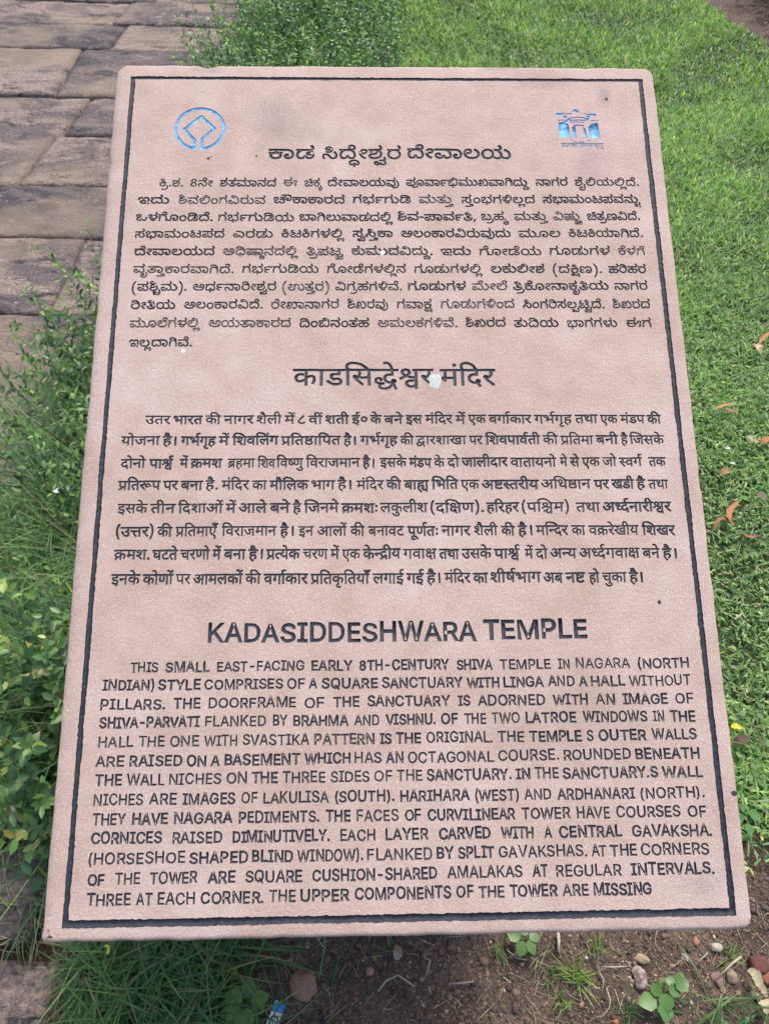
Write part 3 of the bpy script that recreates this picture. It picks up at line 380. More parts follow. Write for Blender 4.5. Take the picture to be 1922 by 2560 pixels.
80,59,-8,4,-3,8,3,9,8,3,9,-3,3,-9,-3,-8,4,138,-11,-43,64,13,8,44,-63,4,6,95,0,15,124,0,0,-15,3,16,-23,-74,-15,3,-11,5,-8,11,-2,13,2,12,8,11,11,6,15,2,15,-2,13,-7,6,-10,3,
-13,-2,-11,-8,-11,-13,-7,8,-23,-61,15,4,7,12,-4,15,-14,6,-18,-3,-8,-13,5,-15,8,-23,-50,-6,2,-2,6,2,6,6,2,6,-2,3,-6,-3,-6,2,43,-48,-74,-18,6,-10,16,2,23,14,15,22,2,8,-6,3,
-8,-4,-14,-15,-7,-12,1,-9,6,1,12,7,-6,10,-1,7,2,2,7,-5,3,-8,-1,-9,-10,1,-19,9,-7,14,1,9,13,13,0,3,-9,7,-5,15,1,4,7,0,9,-5,7,-12,4,5,11,15,-5,9,-10,2,-20,-11,-14,-10,-3,
-14,0,-10,5,-7,10,6,0,-11,-11,10,-14,-33,0,13,17,1,6,5,0,12,-6,17,15,4,7,-22,-2,-18,-14,-11,2,60,43,-2,-14,2,-11,9,-7,15,-3,20,3,19,7,17,15,14,6,3,3,-2,-34,0,0,15,111,3,
6,4,4,7,0,11,-5,8,-10,5,-12,-2,-8,-7,-1,-10,-6,9,11,0,6,-4,-2,-10,-9,-4,-11,7,-1,15,7,12,12,6,15,2,15,-4,14,-18,2,-14,-3,-13,-15,-14,-27,-4,11,6,18,-11,8,-16,-2,-18,-13,
-13,-17,-4,-15,5,-7,14,3,14,11,7,17,1,14,-7,10,-10,6,-14,1,-16,-5,-17,-15,-15,-20,-3,-18,5,-15,18,7,1,-13,-17,-10,-6,26,45,13,16,7,8,17,15,0,5,-14,11,-8,12,-1,12,5,7,15,
-6,24,-7,8,-9,2,-8,-3,-2,-6,3,-5,6,-3,13,6,3,14,-6,12,-19,10,-24,2,-18,-2,-17,-10,-12,-19,-3,-25,5,-19,3,26,57,-2,-25,4,-15,13,-5,16,2,15,11,15,5,3,3,-3,-26,0,0,14,42,0,
5,9,-3,11,9,2,7,-2,2,-4,-2,-16,41,0,0,-14,-27,1,3,2,7,-4,11,-15,1,-17,-7,-15,-17,-12,11,57,13,14,2,9,5,6,11,0,13,-5,9,-9,6,-26,1,-15,-10,-3,-20,10,-12,29,7,95,0,15,64,1,
18,7,3,8,-1,12,-6,7,-9,3,-16,-4,-4,-7,-1,-8,-5,9,15,-3,2,-6,-3,-6,-8,-3,-9,4,-4,8,1,10,13,16,11,3,16,0,11,-5,9,-10,4,-12,-1,-15,-5,-12,-8,-7,-22,-5,1,36,-21,-83,-20,3,
-15,13,-7,19,2,18,8,10,9,6,14,2,10,-3,7,-6,3,-8,0,-10,-6,-9,-15,-6,-22,4,-2,15,14,-7,15,3,2,9,-6,5,-11,-1,-6,-8,-2,-15,5,-12,7,-6,11,-2,25,5,10,10,5,19,-2,21,-9,21,14,7,
11,-34,-2,-34,-15,-20,-11,-6,2,45,62,-2,-25,3,-19,11,-10,17,0,23,16,-2,2,-22,14,-11,25,-4,24,6,9,8,4,9,0,12,-5,9,-10,7,-12,3,-13,-1,-5,-7,3,-6,8,-2,10,1,7,5,5,11,-2,13,
-8,10,-12,6,23,1,10,-11,4,-13,-2,-17,-7,-11,-13,-7,-19,-3,-16,6,-6,10,0,14,9,10,19,4,20,-3,14,-8,8,-10,5,-14,-2,-19,-7,-13,-12,-9,4,8,95,0,15,86,0,0,-15,1,16,10,44,4,41,
12,39,20,35,17,0,-14,-25,-13,-31,-6,-26,-2,-34,2,-30,6,-30,11,-28,17,-29,-18,0,-20,35,-12,40,5,19,57,-2,-25,4,-15,13,-5,16,2,15,11,15,5,3,3,-3,-26,0,0,14,101,0,0,-14,-27,
1,3,2,7,-4,11,-15,1,-14,-5,-16,-16,-13,11,57,13,14,2,9,5,6,11,0,13,-5,9,-9,6,-26,1,-15,-10,-3,-20,10,-12,28,53,70,-5,5,15,8,9,11,2,19,-5,9,-9,6,-11,1,-8,-5,0,-10,6,-4,17,
2,12,11,6,-9,-11,-12,-12,-5,-14,-1,-14,6,-6,14,3,14,10,9,15,3,14,-2,12,-8,7,-11,3,-15,-3,-16,-9,-14,35,41,-54,-15,3,-10,9,-3,16,5,13,7,4,12,2,9,-3,5,-6,-1,-14,-11,1,-3,9,
-9,-2,-1,-10,7,-7,17,0,6,4,4,10,13,0,5,-13,13,-2,7,4,2,9,-2,11,-8,12,12,7,8,-27,-3,-15,-5,-10,-8,-4,-14,0,-10,5,-5,7,3,1,-13,-11,7,103,-68,3,31,-9,28,5,12,13,-23,4,-29,
-2,-21,1,16,67,41,-6,-48,-13,-38,-18,-29,-17,0,15,25,12,31,6,26,3,34,-2,30,-7,30,-11,28,-16,29,17,0,21,-35,12,-40,2,31,65,-2,-29,6,-18,14,-6,14,-3,17,4,28,17,22,27,11,27,
-3,21,-16,-10,19,-12,12,-14,9,-19,2,-12,-3,-6,-7,-1,-11,7,-12,-11,-11,-11,18,0,21,10,13,17,7,29,-2,22,-12,18,-24,8,-28,1,-37,-8,-24,-9,-11,-13,-8,16,65,14,16,2,15,10,7,
11,3,17,-3,16,-9,14,-14,9,-14,2,-16,-2,-14,-9,-9,-15,-2,-15,3,-17,8,-13,13,-8,2,39,-47,-74,-17,6,-4,13,4,9,20,14,2,6,-4,3,-10,-1,-3,-3,1,-7,-13,-4,-2,13,8,11,24,2,8,-3,5,
-7,-3,-16,-23,-15,4,-7,14,2,7,12,13,0,3,-8,7,-6,14,1,5,7,-2,10,-5,6,-9,4,12,5,16,-13,1,-17,-11,-14,-14,-3,-11,2,-9,5,-6,10,5,-1,-8,-10,12,-13,-34,0,13,18,0,-3,-2,7,19,-6,
19,15,4,7,-25,-8,-18,0,3,14,0,0,-13,3,32,43,-2,-14,2,-11,9,-7,15,-3,20,3,19,7,17,15,14,6,3,3,-2,-34,0,0,15,113,2,6,5,1,11,-13,21,13,9,13,-19,3,-21,-8,-15,-19,-8,15,-11,
10,-21,2,-26,-6,-24,-14,-13,-20,-2,-18,6,-13,17,7,1,-13,-17,-10,-6,19,45,13,17,7,7,19,15,0,4,-15,11,-9,11,-1,11,4,6,11,1,21,-5,19,-9,13,-17,10,-18,3,-22,-2,-17,-10,-12,
-19,-3,-25,5,-19,4,67,-29,2,32,15,0,2,-32,1,68,193,-2,-24,5,-14,13,-6,19,-3,50,-5,9,-10,3,-12,-2,-7,-9,-1,-53,-10,-21,-12,-9,-16,-5,-21,1,-15,4,-15,13,-12,23,-2,28,5,23,
12,15,16,7,18,-1,13,-9,5,-11,-1,-13,-6,-12,-8,-6,-12,-4,-17,1,-20,13,4,13,17,-12,21,2,6,10,-3,12,-13,3,-15,-9,-6,-16,0,-24,5,-16,11,-13,14,-6,17,0,14,5,9,12,0,52,7,18,18,
11,26,-2,12,-9,5,-12,3,-49,5,-15,10,-9,19,-2,16,9,6,21,-2,15,-6,16,-24,25,11,13,15,-13,13,-18,7,-20,2,-22,-4,-17,-10,-16,-13,-7,2,42,45,-2,-23,6,-12,13,-3,22,7,17,11,7,
12,2,12,-2,9,-9,-1,-20,-13,2,1,9,-5,5,-10,0,-6,-5,-2,-17,11,-12,14,-3,12,2,10,8,5,16,16,0,8,-19,10,-6,13,0,9,7,4,11,-4,28,-18,24,-24,11,30,2,12,-10,14,-18,6,-22,-2,-24,
-8,-15,-16,-9,-21,0,-16,11,-8,10,6,1,-15,-18,30,6,95,0,15,104,0,18,5,5,7,1,11,-3,9,-8,5,-19,-2,-5,-6,-2,-10,-5,9,15,-3,2,-6,-4,-7,-11,-1,-7,6,-2,9,2,10,8,9,9,5,16,2,12,
-3,9,-7,8,-12,1,-14,-3,-13,-7,-10,-11,-6,-21,-2,3,42,45,-2,-23,6,-12,13,-3,22,7,17,11,7,12,2,12,-2,9,-9,-1,-20,-13,2,1,9,-5,5,-10,0,-6,-5,-2,-17,11,-12,14,-3,12,2,10,8,5,
16,16,0,8,-19,10,-6,13,0,9,7,4,11,-4,28,-18,24,-24,11,30,2,12,-10,14,-18,6,-22,-2,-24,-8,-15,-16,-9,-21,0,-16,11,-8,10,6,1,-15,-18,30,6,95,0,15,104,0,18,5,5,7,1,11,-3,9,
-8,5,-19,-2,-5,-6,-2,-10,-5,9,15,-3,2,-6,-4,-7,-11,-1,-7,6,-2,9,2,10,8,9,9,5,16,2,12,-3,9,-7,8,-12,1,-14,-3,-13,-7,-10,-11,-6,-21,-2,20,182,-2,-23,5,-24,22,10,10,17,-16,
20,-6,14,4,8,10,3,20,-6,23,-12,15,-21,13,9,15,20,-13,13,-14,10,-18,4,-20,-2,-21,-9,-17,-15,-10,2,45,76,-2,-20,2,-22,9,-12,11,-11,19,-4,23,4,23,8,14,14,11,15,3,14,-3,9,-6,
5,-10,1,-14,-4,-10,-17,-13,-18,-1,-15,5,1,15,14,-6,15,2,8,9,-1,12,-12,6,-14,-5,-7,-11,-4,-17,2,-17,6,-15,12,-12,13,-5,21,-3,20,2,16,7,11,10,6,19,-2,18,-9,15,-18,14,10,10,
19,-13,13,-21,3,-29,-13,-27,-22,-16,25,88,95,0,15,33,3,7,7,2,10,-7,15,-16,3,-11,-7,-3,-12,-5,9,14,-2,2,-11,-7,-4,-9,1,-7,12,5,16,9,8,14,4,13,-1,13,-7,9,-11,2,-12,-1,-12,
-5,-12,-17,-10,2,46,65,-2,-20,2,-13,6,-18,20,-5,19,3,26,12,20,10,7,3,-3,-29,0,0,15,74,0,16,4,6,6,2,10,-3,10,-6,6,-10,2,-11,-3,-6,-6,-1,-10,-6,9,10,0,7,-3,0,-9,-6,-5,-12,
2,-6,11,3,12,7,9,13,6,16,0,11,-3,10,-10,6,-14,-1,-15,-5,-12,-9,-7,-30,-5,13,6,21,-15,10,-21,0,-24,-6,-18,-11,-13,-17,-9,16,65,14,16,2,15,10,7,11,3,17,-3,16,-9,15,-14,8,
-14,2,-16,-2,-14,-9,-9,-15,-2,-15,3,-17,8,-13,13,-8,2,57,38,-2,-21,5,-10,11,-1,18,10,14,17,5,19,-2,15,-6,38,-27,23,-2,10,5,8,11,0,28,-15,24,-24,13,27,1,21,-19,8,-19,1,
-23,-6,-18,-14,-14,-20,-5,-19,2,-16,7,-34,25,-16,5,-12,-1,-6,-7,2,-11,9,-5,19,1,16,10,8,18,2,22,-7,24,-10,8,-10,2,-16,-6,-2,-11,4,-8,-4,-2,4,12,10,1,7,-8,-2,-11,-12,-5,
-15,6,-6,10,0,13,11,18,20,6,25,-7,13,-15,6,-25,-3,-30,-13,-22,-17,-12,4,98,95,0,15,44,0,0,-15,5,26,57,-2,-25,4,-15,13,-5,16,2,15,11,15,5,3,3,-3,-26,0,0,14,42,0,5,9,-3,11,
9,2,7,-2,2,-4,-2,-16,41,0,0,-14,-27,1,3,2,7,-4,11,-15,1,-17,-7,-15,-17,-12,11,57,13,14,2,9,5,6,11,0,13,-5,9,-9,6,-26,1,-15,-10,-3,-20,10,-12,14,7,95,0,15,66,0,15,4,4,6,0,
10,-12,19,13,9,11,-16,5,-14,-1,-13,-4,-9,-11,-8,-19,-3,35,41,-54,-15,3,-10,9,-3,16,5,13,7,4,12,2,9,-3,5,-6,-1,-14,-11,1,-3,9,-9,-2,-1,-10,7,-7,17,0,6,4,4,10,13,0,5,-13,
13,-2,7,4,2,9,-2,11,-8,12,12,7,8,-27,-3,-15,-5,-10,-8,-4,-14,0,-10,5,-5,7,3,1,-13,-11,7,103,-68,3,31,-9,28,5,12,13,-23,4,-29,-2,-21,1,36,-48,-66,-14,3,-10,9,-4,13,5,13,8,
7,9,2,10,-2,6,-5,0,-16,-11,1,-3,9,-9,-3,0,-11,8,-6,17,2,8,13,13,0,2,-9,7,-6,14,1,7,8,1,17,-5,17,-9,16,13,7,11,-19,5,-18,-1,-20,-6,-13,-10,-8,-17,-2,-13,5,-6,8,2,0,-13,
-10,3,58,49,-2,-14,2,-12,6,-9,10,-5,13,-1,19,3,17,8,14,11,9,15,5,14,-2,11,-6,5,-12,0,-12,-4,-8,-10,-8,-11,-3,-17,1,-14,7,-4,5,4,13,12,-10,17,-2,10,5,1,11,-6,6,-12,0,-8,
-6,-7,-11,-1,-31,6,-10,9,-5,15,-1,10,3,9,9,5,13,15,0,4,-15,10,-8,11,-3,12,3,8,11,-1,15,-10,13,-15,6,15,11,16,-10,8,-11,4,-14,-1,-15,-5,-12,-9,-8,-15,-4,-19,1,-12,7,-12,
14,7,1,-16,-17,11,38,82,-16,11,-4,10,0,10,10,13,22,5,1,-16,-12,-2,-6,-6,4,-10,12,-5,30,100,61,0,15,19,0,8,4,9,9,5,13,-1,13,-8,10,-12,4,-11,-4,-2,-10,6,-5,18,2,12,11,6,-9,
-18,-16,-22,-1,-15,10,-3,11,2,9,9,10,10,5,25,-3,9,-7,8,-14,2,-15,-5,-17,-8,-12,-12,-8,-16,-5,1,66,87,-2,-38,5,-17,9,-13,12,-8,15,-3,17,1,21,6,16,10,12,16,7,16,0,12,-6,6,
-10,2,-13,-4,-13,-9,-9,-11,-4,-17,-1,-14,5,-9,9,4,13,17,-12,21,2,6,12,-6,12,-17,-1,-12,-14,-3,-23,7,-20,10,-13,18,-8,19,-4,28,1,27,8,7,8,2,11,-5,10,-32,20,-5,12,2,14,6,8,
14,6,16,0,11,-4,11,-10,3,-17,-5,-13,-14,-13,-21,-6,-52,-1,0,15,55,0,8,3,10,8,3,10,-3,9,-9,5,-16,-3,-3,-7,1,-7,7,-8,25,-13,9,-14,-2,-20,-12,-15,-22,-10,2,36,43,-2,-13,2,
-10,7,-10,24,1,33,17,28,27,16,31,2,24,-9,19,-18,-11,19,-16,16,-16,10,-20,4,-21,0,-10,-5,-4,-12,7,-15,-11,-11,-2,3,-11,24,2,12,6,10,24,10,34,-2,33,-17,19,-23,11,-34,0,-45,
-8,-18,-16,-10,-15,-1,-14,4,-17,19,7,1,-15,-19,19,45,13,17,7,7,19,15,0,4,-15,11,-9,11,-1,11,4,6,11,1,21,-5,19,-9,13,-17,10,-22,3,-22,-4,-15,-11,-11,-19,-2,-27,7,-16,1,66,
44,-2,-14,2,-12,7,-7,11,-1,12,9,20,32,25,2,16,-10,7,-16,-3,-5,-9,3,-13,-14,-7,-6,17,3,14,14,13,20,2,18,-5,9,-14,1,-13,-5,-12,-37,-31,-2,-11,5,-9,11,-4,14,2,10,8,5,16,16,
0,2,-12,9,-9,11,-4,14,2,11,12,5,22,-1,28,-8,27,-10,18,-15,12,-19,3,-7,-10,4,-8,10,-2,12,5,5,13,14,-1,-8,-21,-20,-10,-15,1,-9,4,-6,7,-3,10,4,15,10,8,20,3,18,-5,21,-18,15,
-34,4,-43,-7,-34,-14,-15,-25,-5,-20,6,-13,17,6,0,-14,-17,1,21,25,-2,-17,2,-16,8,-27,33,15,9,18,-26,19,-10,16,0,11,7,7,18,-2,21,-14,22,-23,16,9,15,20,-13,13,-14,9,-17,4,
-18,-2,-25,-8,-15,-13,-10,2,27,43,-2,-14,2,-11,9,-7,15,-3,20,3,19,7,17,15,14,6,3,3,-2,-34,0,0,15,115,0,0,-15,-9,0,8,-2,12,-12,10,-29,0,-22,-9,-21,-16,-10,-20,0,-11,4,-8,
8,-7,10,7,1,-15,-19,19,45,13,17,7,7,19,15,0,4,-15,11,-9,11,-1,11,4,6,12,1,20,-5,19,-9,13,-17,10,-22,3,-22,-4,-15,-10,-11,-20,-2,-27,7,-16,1,40,155,110,-65,0,0,-40,11,7,
17,3,14,-6,9,-13,1,-26,-12,-27,-14,8,8,15,3,16,-3,13,-7,5,-12,-1,-15,-12,0,-52,-16,0,0,35,-17,-10,-18,-1,-17,6,-9,12,-4,16,3,14,8,11,18,9,30,-1,-1,-15,-21,2,-14,-5,-6,
-12,4,-16,8,-6,13,-1,23,14,0,58,-74,0,0,14,155,0,1,8,34,110,0,-110,-16,0,0,110,-18,0,0,14,55,0,0,-14,1,34,72,44,-22,-5,-3,2,-17,17,-2,16,4,10,10,6,38,3,0,17,-80,0,0,14,
118,0,0,-14,-22,0,0,-31,-44,-1,-9,-7,2,-7,7,-9,30,3,18,-9,6,-10,1,-13,-10,-17,-18,-8,-30,1,-22,10,-22,20,12,9,28,-22,29,-4,14,7,2,11,-4,8,1,24,18,110,-18,0,0,14,16,0,-5,
19,3,16,14,14,23,6,29,-2,32,-10,27,-19,23,-25,-18,0,-32,27,-28,12,-32,2,-19,-7,-6,-15,5,-16,23,-2,0,-14,-21,0,0,-110,-16,0,2,22,117,110,0,-110,-16,0,0,53,-28,-3,-31,5,-9,
-4,43,-43,-11,-10,-38,38,-19,27,1,9,6,6,12,0,9,-8,3,3,4,17,-3,20,-40,0,0,14,138,0,0,-14,6,74,64,27,4,0,42,-45,0,3,-24,-7,-19,1,62,151,-28,-13,-5,-12,31,-20,-19,-21,-10,
-27,-1,-20,9,-6,13,4,18,-17,8,-9,10,-2,15,3,9,17,13,14,0,10,-5,7,-14,-6,-15,-13,6,3,11,-8,5,-11,-7,0,-15,7,-6,11,-4,28,2,-1,-14,-14,-1,-6,-6,-1,-9,5,-7,20,-3,19,6,28,27,
-24,2,-21,10,-9,15,-2,22,6,12,9,9,15,5,19,2,0,19,-113,0,0,14,161,0,0,-14,-32,0,0,-33,-37,-4,-9,-8,-3,-11,5,-17,17,-8,14,-1,1,13,7,6,10,0,8,-4,4,-7,0,-9,-12,-10,1,9,-34,
123,-14,35,-13,6,-16,-2,-5,14,25,3,17,-9,11,-18,10,-29,2,45,121,110,0,-137,-16,0,0,15,-21,-7,-22,4,-11,9,-5,9,-1,14,4,12,9,8,13,5,28,-1,-1,-14,-27,0,-7,-6,-3,-7,1,-10,7,
-6,12,-3,12,2,12,7,0,46,-28,4,-26,9,-36,-23,-9,14,31,17,-16,17,-3,13,2,9,6,9,10,5,13,2,16,-3,11,-9,4,-14,-3,-13,-13,-15,41,-8,0,46,-13,0,0,14,50,0,0,-14,8,50,79,11,11,2,
12,-5,9,-11,2,-10,-4,-3,-11,4,-11,1,20,79,8,-11,-10,-40,38,-19,26,0,10,6,6,12,0,9,-8,10,8,5,13,-3,19,-48,0,0,14,85,0,0,-14,-21,0,3,-22,-6,-17,-10,-11,-18,-9,2,17,102,110,
0,-110,-16,0,0,50,-45,0,-1,-15,-7,-5,-9,3,-10,9,-6,15,5,6,12,1,0,46,-25,0,0,14,122,0,0,-14,4,86,110,-45,0,0,-46,45,0,1,8,-37,154,3,9,8,3,8,-3,3,-9,-3,-8,-8,-3,-8,3,1,24,
18,110,-18,0,0,14,16,0,-5,18,2,18,12,13,19,6,22,-1,21,-9,17,-16,20,-30,-16,0,-21,28,-19,11,-23,2,-15,-9,-3,-15,6,-16,22,0,0,-14,-21,0,0,-110,-16,0,1,31,83,-12,-15,27,-19,
-1,-19,6,-13,10,-7,14,0,19,6,12,17,13,26,3,0,19,-59,0,0,14,107,0,0,-14,-32,0,0,-33,-35,-3,-9,-6,-6,-12,1,-10,5,-9,16,-8,15,-1,0,13,8,6,10,0,8,-4,4,-15,-10,-11,14,-22,1,
32,0,124,113,0,0,-14,-22,0,5,-11,1,-12,-7,-14,-9,-7,13,-15,5,-13,0,-17,-9,-13,-21,-8,-25,6,-20,20,-18,37,14,5,15,-32,15,-17,11,-4,15,2,6,9,-1,16,-15,18,-13,-1,-1,14,16,2,
10,7,3,11,-4,12,-7,5,-70,0,1,21,96,110,0,-110,-16,0,0,66,-29,-1,-18,-3,-8,-12,5,-18,24,-24,-11,-10,-29,32,-4,12,0,15,7,12,13,8,50,3,0,30,-80,0,0,14,117,0,0,-14,1,36,35,
126,17,-3,10,-12,4,-16,0,-31,41,0,0,46,-27,0,0,14,63,0,0,-14,-20,0,0,-110,-16,0,0,50,-41,0,-1,-15,-7,-5,-11,4,-9,9,-5,10,1,7,5,4,12,0,-3,41,-7,7,-7,2,-7,-2,-4,-5,5,-11,
16,-4,-2,-14,-24,7,-7,8,-2,11,5,15,1,26,18,110,-18,0,0,14,16,0,-18,23,-20,13,-11,4,-19,0,-12,-5,-6,-7,-1,-9,7,-20,-17,0,-6,18,2,18,8,11,13,7,34,1,15,-5,20,-13,28,-36,22,
0,0,-14,-21,0,0,-110,-16,0,1,17,0,124,114,0,0,-14,-21,0,0,-110,-16,0,0,60,-36,0,-1,-17,-9,-5,-14,7,-9,17,1,8,7,3,61,1,0,36,-77,0,1,16,42,110,0,-65,-7,-9,-15,5,-12,19,4,
10,13,2,0,38,-25,0,0,14,116,0,0,-14,-21,0,0,-110,-16,0,0,110,2,30,24,38,-14,6,0,13,9,6,19,-8,9,5,11,13,3,19,-3,10,-7,8,-11,3,-8,-2,-4,-8,3,-9,23,-6,-3,-14,-17,3,-17,12,
-4,11,1,10,6,10,9,5,24,-1,17,-12,7,-24,-7,-26,-19,-18,32,-35,-13,-9,-34,39,8,118,110,0,-110,-16,0,0,110,-18,0,0,14,55,0,0,-14,1,18,-36,123,-10,12,-8,5,-13,0,-13,-4,-6,14,
17,4,17,-2,15,-13,-13,22,-11,4,-16,-2,-5,13,25,3,12,-5,8,-7,8,-15,10,-29,1,28,0,110,0,14,139,0,0,-14,-21,0,0,-110,-16,0,0,71,-18,-6,-13,-23,-15,4,6,17,-8,5,-15,2,-11,-6,
-3,-12,5,-12,32,-32,-11,-10,-30,28,-11,22,2,22,14,12,23,2,22,-10,13,8,18,3,0,25,1,23,-37,123,-7,20,2,18,13,15,17,3,14,-2,13,-11,18,-42,22,0,0,-14,-21,0,0,-110,-16,0,0,
110,-18,0,0,14,17,0,-11,31,-14,10,-14,-3,-5,-8,-1,-10,7,-21,2,9,-34,123,-14,35,-13,6,-16,-2,-5,14,25,3,17,-9,11,-18,10,-29,8,-23,164,4,8,7,4,8,-4,4,-8,-4,-8,-8,-3,-7,3,1,
17,55,0,-20,4,-13,8,-6,11,-1,17,11,25,50,61,13,-10,-52,-64,-5,-12,0,-13,8,-9,14,-3,19,3,20,10,7,-14,-24,-11,1,27,114,110,-21,0,0,-110,-16,0,0,33,-15,-7,-19,-2,-16,4,-11,
9,-7,17,3,18,9,12,18,8,32,-1,-1,-15,-22,2,-16,-5,-6,-12,4,-17,11,-6,13,0,11,4,12,10,0,58,-77,0,0,14,114,0,2,23,-37,123,-7,20,2,18,13,15,17,3,14,-2,13,-11,18,-42,22,0,0,
-14,-21,0,0,-110,-16,0,0,110,-18,0,0,14,17,0,-11,31,-14,10,-14,-3,-5,-8,-1,-10,7,-21,8,30,163,4,8,7,4,8,-4,3,-8,-3,-8,-8,-3,-7,3,2,41,54,44,-22,-5,-3,2,-16,17,-3,16,4,10,
10,6,39,3,0,17,-63,0,0,14,101,0,0,-14,-22,0,0,-31,-45,-1,-8,-7,1,-7,8,-9,16,4,18,-2,11,-6,7,-9,2,-11,-3,-15,-11,-10,-17,-5,25,-9,-7,-14,-41,22,-16,3,-9,6,1,9,6,5,10,-1,
14,-8,15,1,12,4,5,9,-1,8,-7,7,11,59,123,-10,27,1,11,5,9,20,9,26,-5,-5,-13,-15,4,-12,-4,-4,-16,10,-22,2,16,55,24,-14,2,-15,9,-9,15,-2,14,2,15,9,14,14,9,15,2,14,-2,15,-9,9,
-15,2,-14,-2,-15,-9,-14,-14,-9,8,55,38,17,8,7,18,-7,19,-17,7,-17,-8,-7,-18,7,-19,2,22,117,110,-21,0,0,-110,-16,0,0,33,-16,-7,-19,-2,-17,4,-14,12,-5,14,3,18,9,12,20,8,33,
-1,-1,-14,-27,1,27,-33,7,6,0,59,-80,0,0,14,117,0,7,25,57,3,-11,9,-7,11,-2,14,2,-28,35,-7,-7,1,41,54,44,-22,-5,-3,2,-16,17,-3,16,4,10,10,6,39,3,0,17,-63,0,0,14,101,0,0,
-14,-22,0,0,-31,-45,-1,-8,-7,1,-7,8,-9,16,4,18,-2,11,-6,7,-9,2,-11,-3,-15,-11,-10,-17,-5,25,-9,-7,-14,-41,22,-16,3,-9,6,1,9,6,5,10,-1,14,-8,15,1,12,4,5,9,-1,8,-7,7,1,27,
114,110,-19,0,-3,-54,-10,-12,-17,-6,-4,15,12,4,5,9,1,44,-47,0,0,-50,3,-14,9,-9,41,-24,11,-14,0,-17,-8,-19,-15,9,7,14,-2,12,-45,28,-13,14,-4,19,0,51,-16,0,0,14,114,0,1,11,
-38,123,-10,27,1,11,5,9,21,9,25,-5,-4,-13,-16,4,-12,-4,-4,-16,10,-22,1,15,5,-47,-24,-7,-23,6,-10,15,-1,11,4,10,12,11,19,5,2,-14,-19,-7,-3,-7,1,-8,5,-5,10,-2,22,6,1,38,64,
14,15,10,1,8,-3,8,-17,6,-22,-4,-10,-11,2,-18,9,-13,21,-18,-10,-10,-25,22,-9,13,-4,14,2,16,9,13,-7,10,-2,12,4,12,10,6,44,3,0,17,-72,0,0,14,109,0,0,-14,-21,0,0,-31,-49,0,
-8,-6,0,-9,6,-7,32,2,13,-5,10,-9,4,-18,-7,-16,-19,-11,1,38,111,110,0,-110,-17,0,0,36,-19,-8,-24,-1,-18,9,-13,17,-3,11,20,7,12,13,2,13,-5,11,-13,6,-10,-7,4,-11,12,-4,-2,
-14,-23,10,-4,9,-1,10,7,14,15,5,17,-2,13,-10,6,-17,-3,-20,-11,-13,-17,-9,11,-11,16,-3,15,2,16,12,0,55,-16,0,0,14,53,0,0,-14,2,14,96,110,0,-110,-16,0,0,38,-15,-7,-17,-2,
-16,5,-9,9,-7,17,0,50,-16,0,0,14,117,0,0,-14,6,80,110,-48,0,1,-49,7,-14,20,-3,20,12,2,18,119,124,0,-14,-21,0,0,-110,-16,0,0,36,-16,-8,-15,-2,-17,3,-12,9,-10,15,-4,18,20,
9,3,6,0,11,-6,13,-25,0,0,14,11,26,60,8,-13,12,-6,18,1,14,9,4,4,0,55,-40,0,6,-17,-2,-17,-8,-9,2,8,34,110,0,-110,-16,0,0,110,-18,0,0,14,55,0,0,-14,9,18,123,-14,35,-13,6,
-16,-2,-5,14,25,3,17,-9,11,-18,10,-29,1,28,131,110,0,-110,-17,0,0,74,-38,1,14,-20,1,-20,-12,-15,-21,-4,-16,6,-13,12,-23,46,14,5,13,-30,10,-15,11,-8,13,-1,7,6,2,11,-6,14,
-15,13,5,13,54,0,0,22,-114,0,0,14,151,0,0,-14,1,4,39,124,16,0,0,-124,-16,0,2,24,18,110,-18,0,0,14,16,0,-5,19,3,16,14,14,23,6,29,-2,32,-10,27,-19,23,-25,-18,0,-32,27,-28,
12,-32,2,-19,-7,-6,-15,5,-16,23,-2,0,-14,-21,0,0,-110,-16,0,8,149,163,3,8,8,4,8,-4,3,-8,-3,-8,-8,-3,-8,3,2,15,9,11,34,20,-15,6,-8,10,-4,17,0,46,-16,0,0,14,117,0,0,-14,
-21,0,0,-110,-16,0,0,39,-62,-42,6,80,110,-48,0,1,-49,7,-14,20,-3,20,12,1,24,18,110,-18,0,0,14,16,0,-5,17,3,18,12,14,21,6,24,-1,25,-9,21,-16,24,-30,-17,0,-21,23,-23,14,
-28,5,-20,-8,-5,-14,6,-19,22,0,0,-14,-21,0,0,-110,-16,0,4,17,60,0,-25,5,-17,15,-3,22,12,16,-9,18,-1,34,-17,0,0,14,121,0,0,-14,-22,0,0,-43,-8,-7,16,-19,-2,-22,-17,-14,3,
83,71,0,39,-39,0,5,33,87,2,-14,7,-8,27,2,-36,37,12,61,14,16,2,11,6,4,8,-2,12,-8,7,-11,5,-20,-1,-12,-4,-8,-11,3,-14,10,-7,2,35,45,-25,-16,3,-13,8,-7,12,0,16,8,15,16,8,-4,
20,7,18,18,13,25,3,0,19,-79,0,0,14,127,0,0,-14,-32,0,0,-33,-37,-4,-9,-7,-4,-14,6,-15,17,-8,14,-1,0,13,8,6,10,0,8,-4,4,-7,-1,-9,-11,-10,17,-45,-14,-5,-11,32,-23,-19,9,24,
7,1,-9,5,-5,21,-4,18,8,17,17,-27,3,-17,8,-13,-6,2,21,146,110,0,-110,-16,0,0,9,-18,-6,-22,-1,-20,4,-20,10,-35,34,-6,12,0,11,4,4,9,2,14,-9,7,14,-1,19,-2,7,-40,0,0,14,167,0,
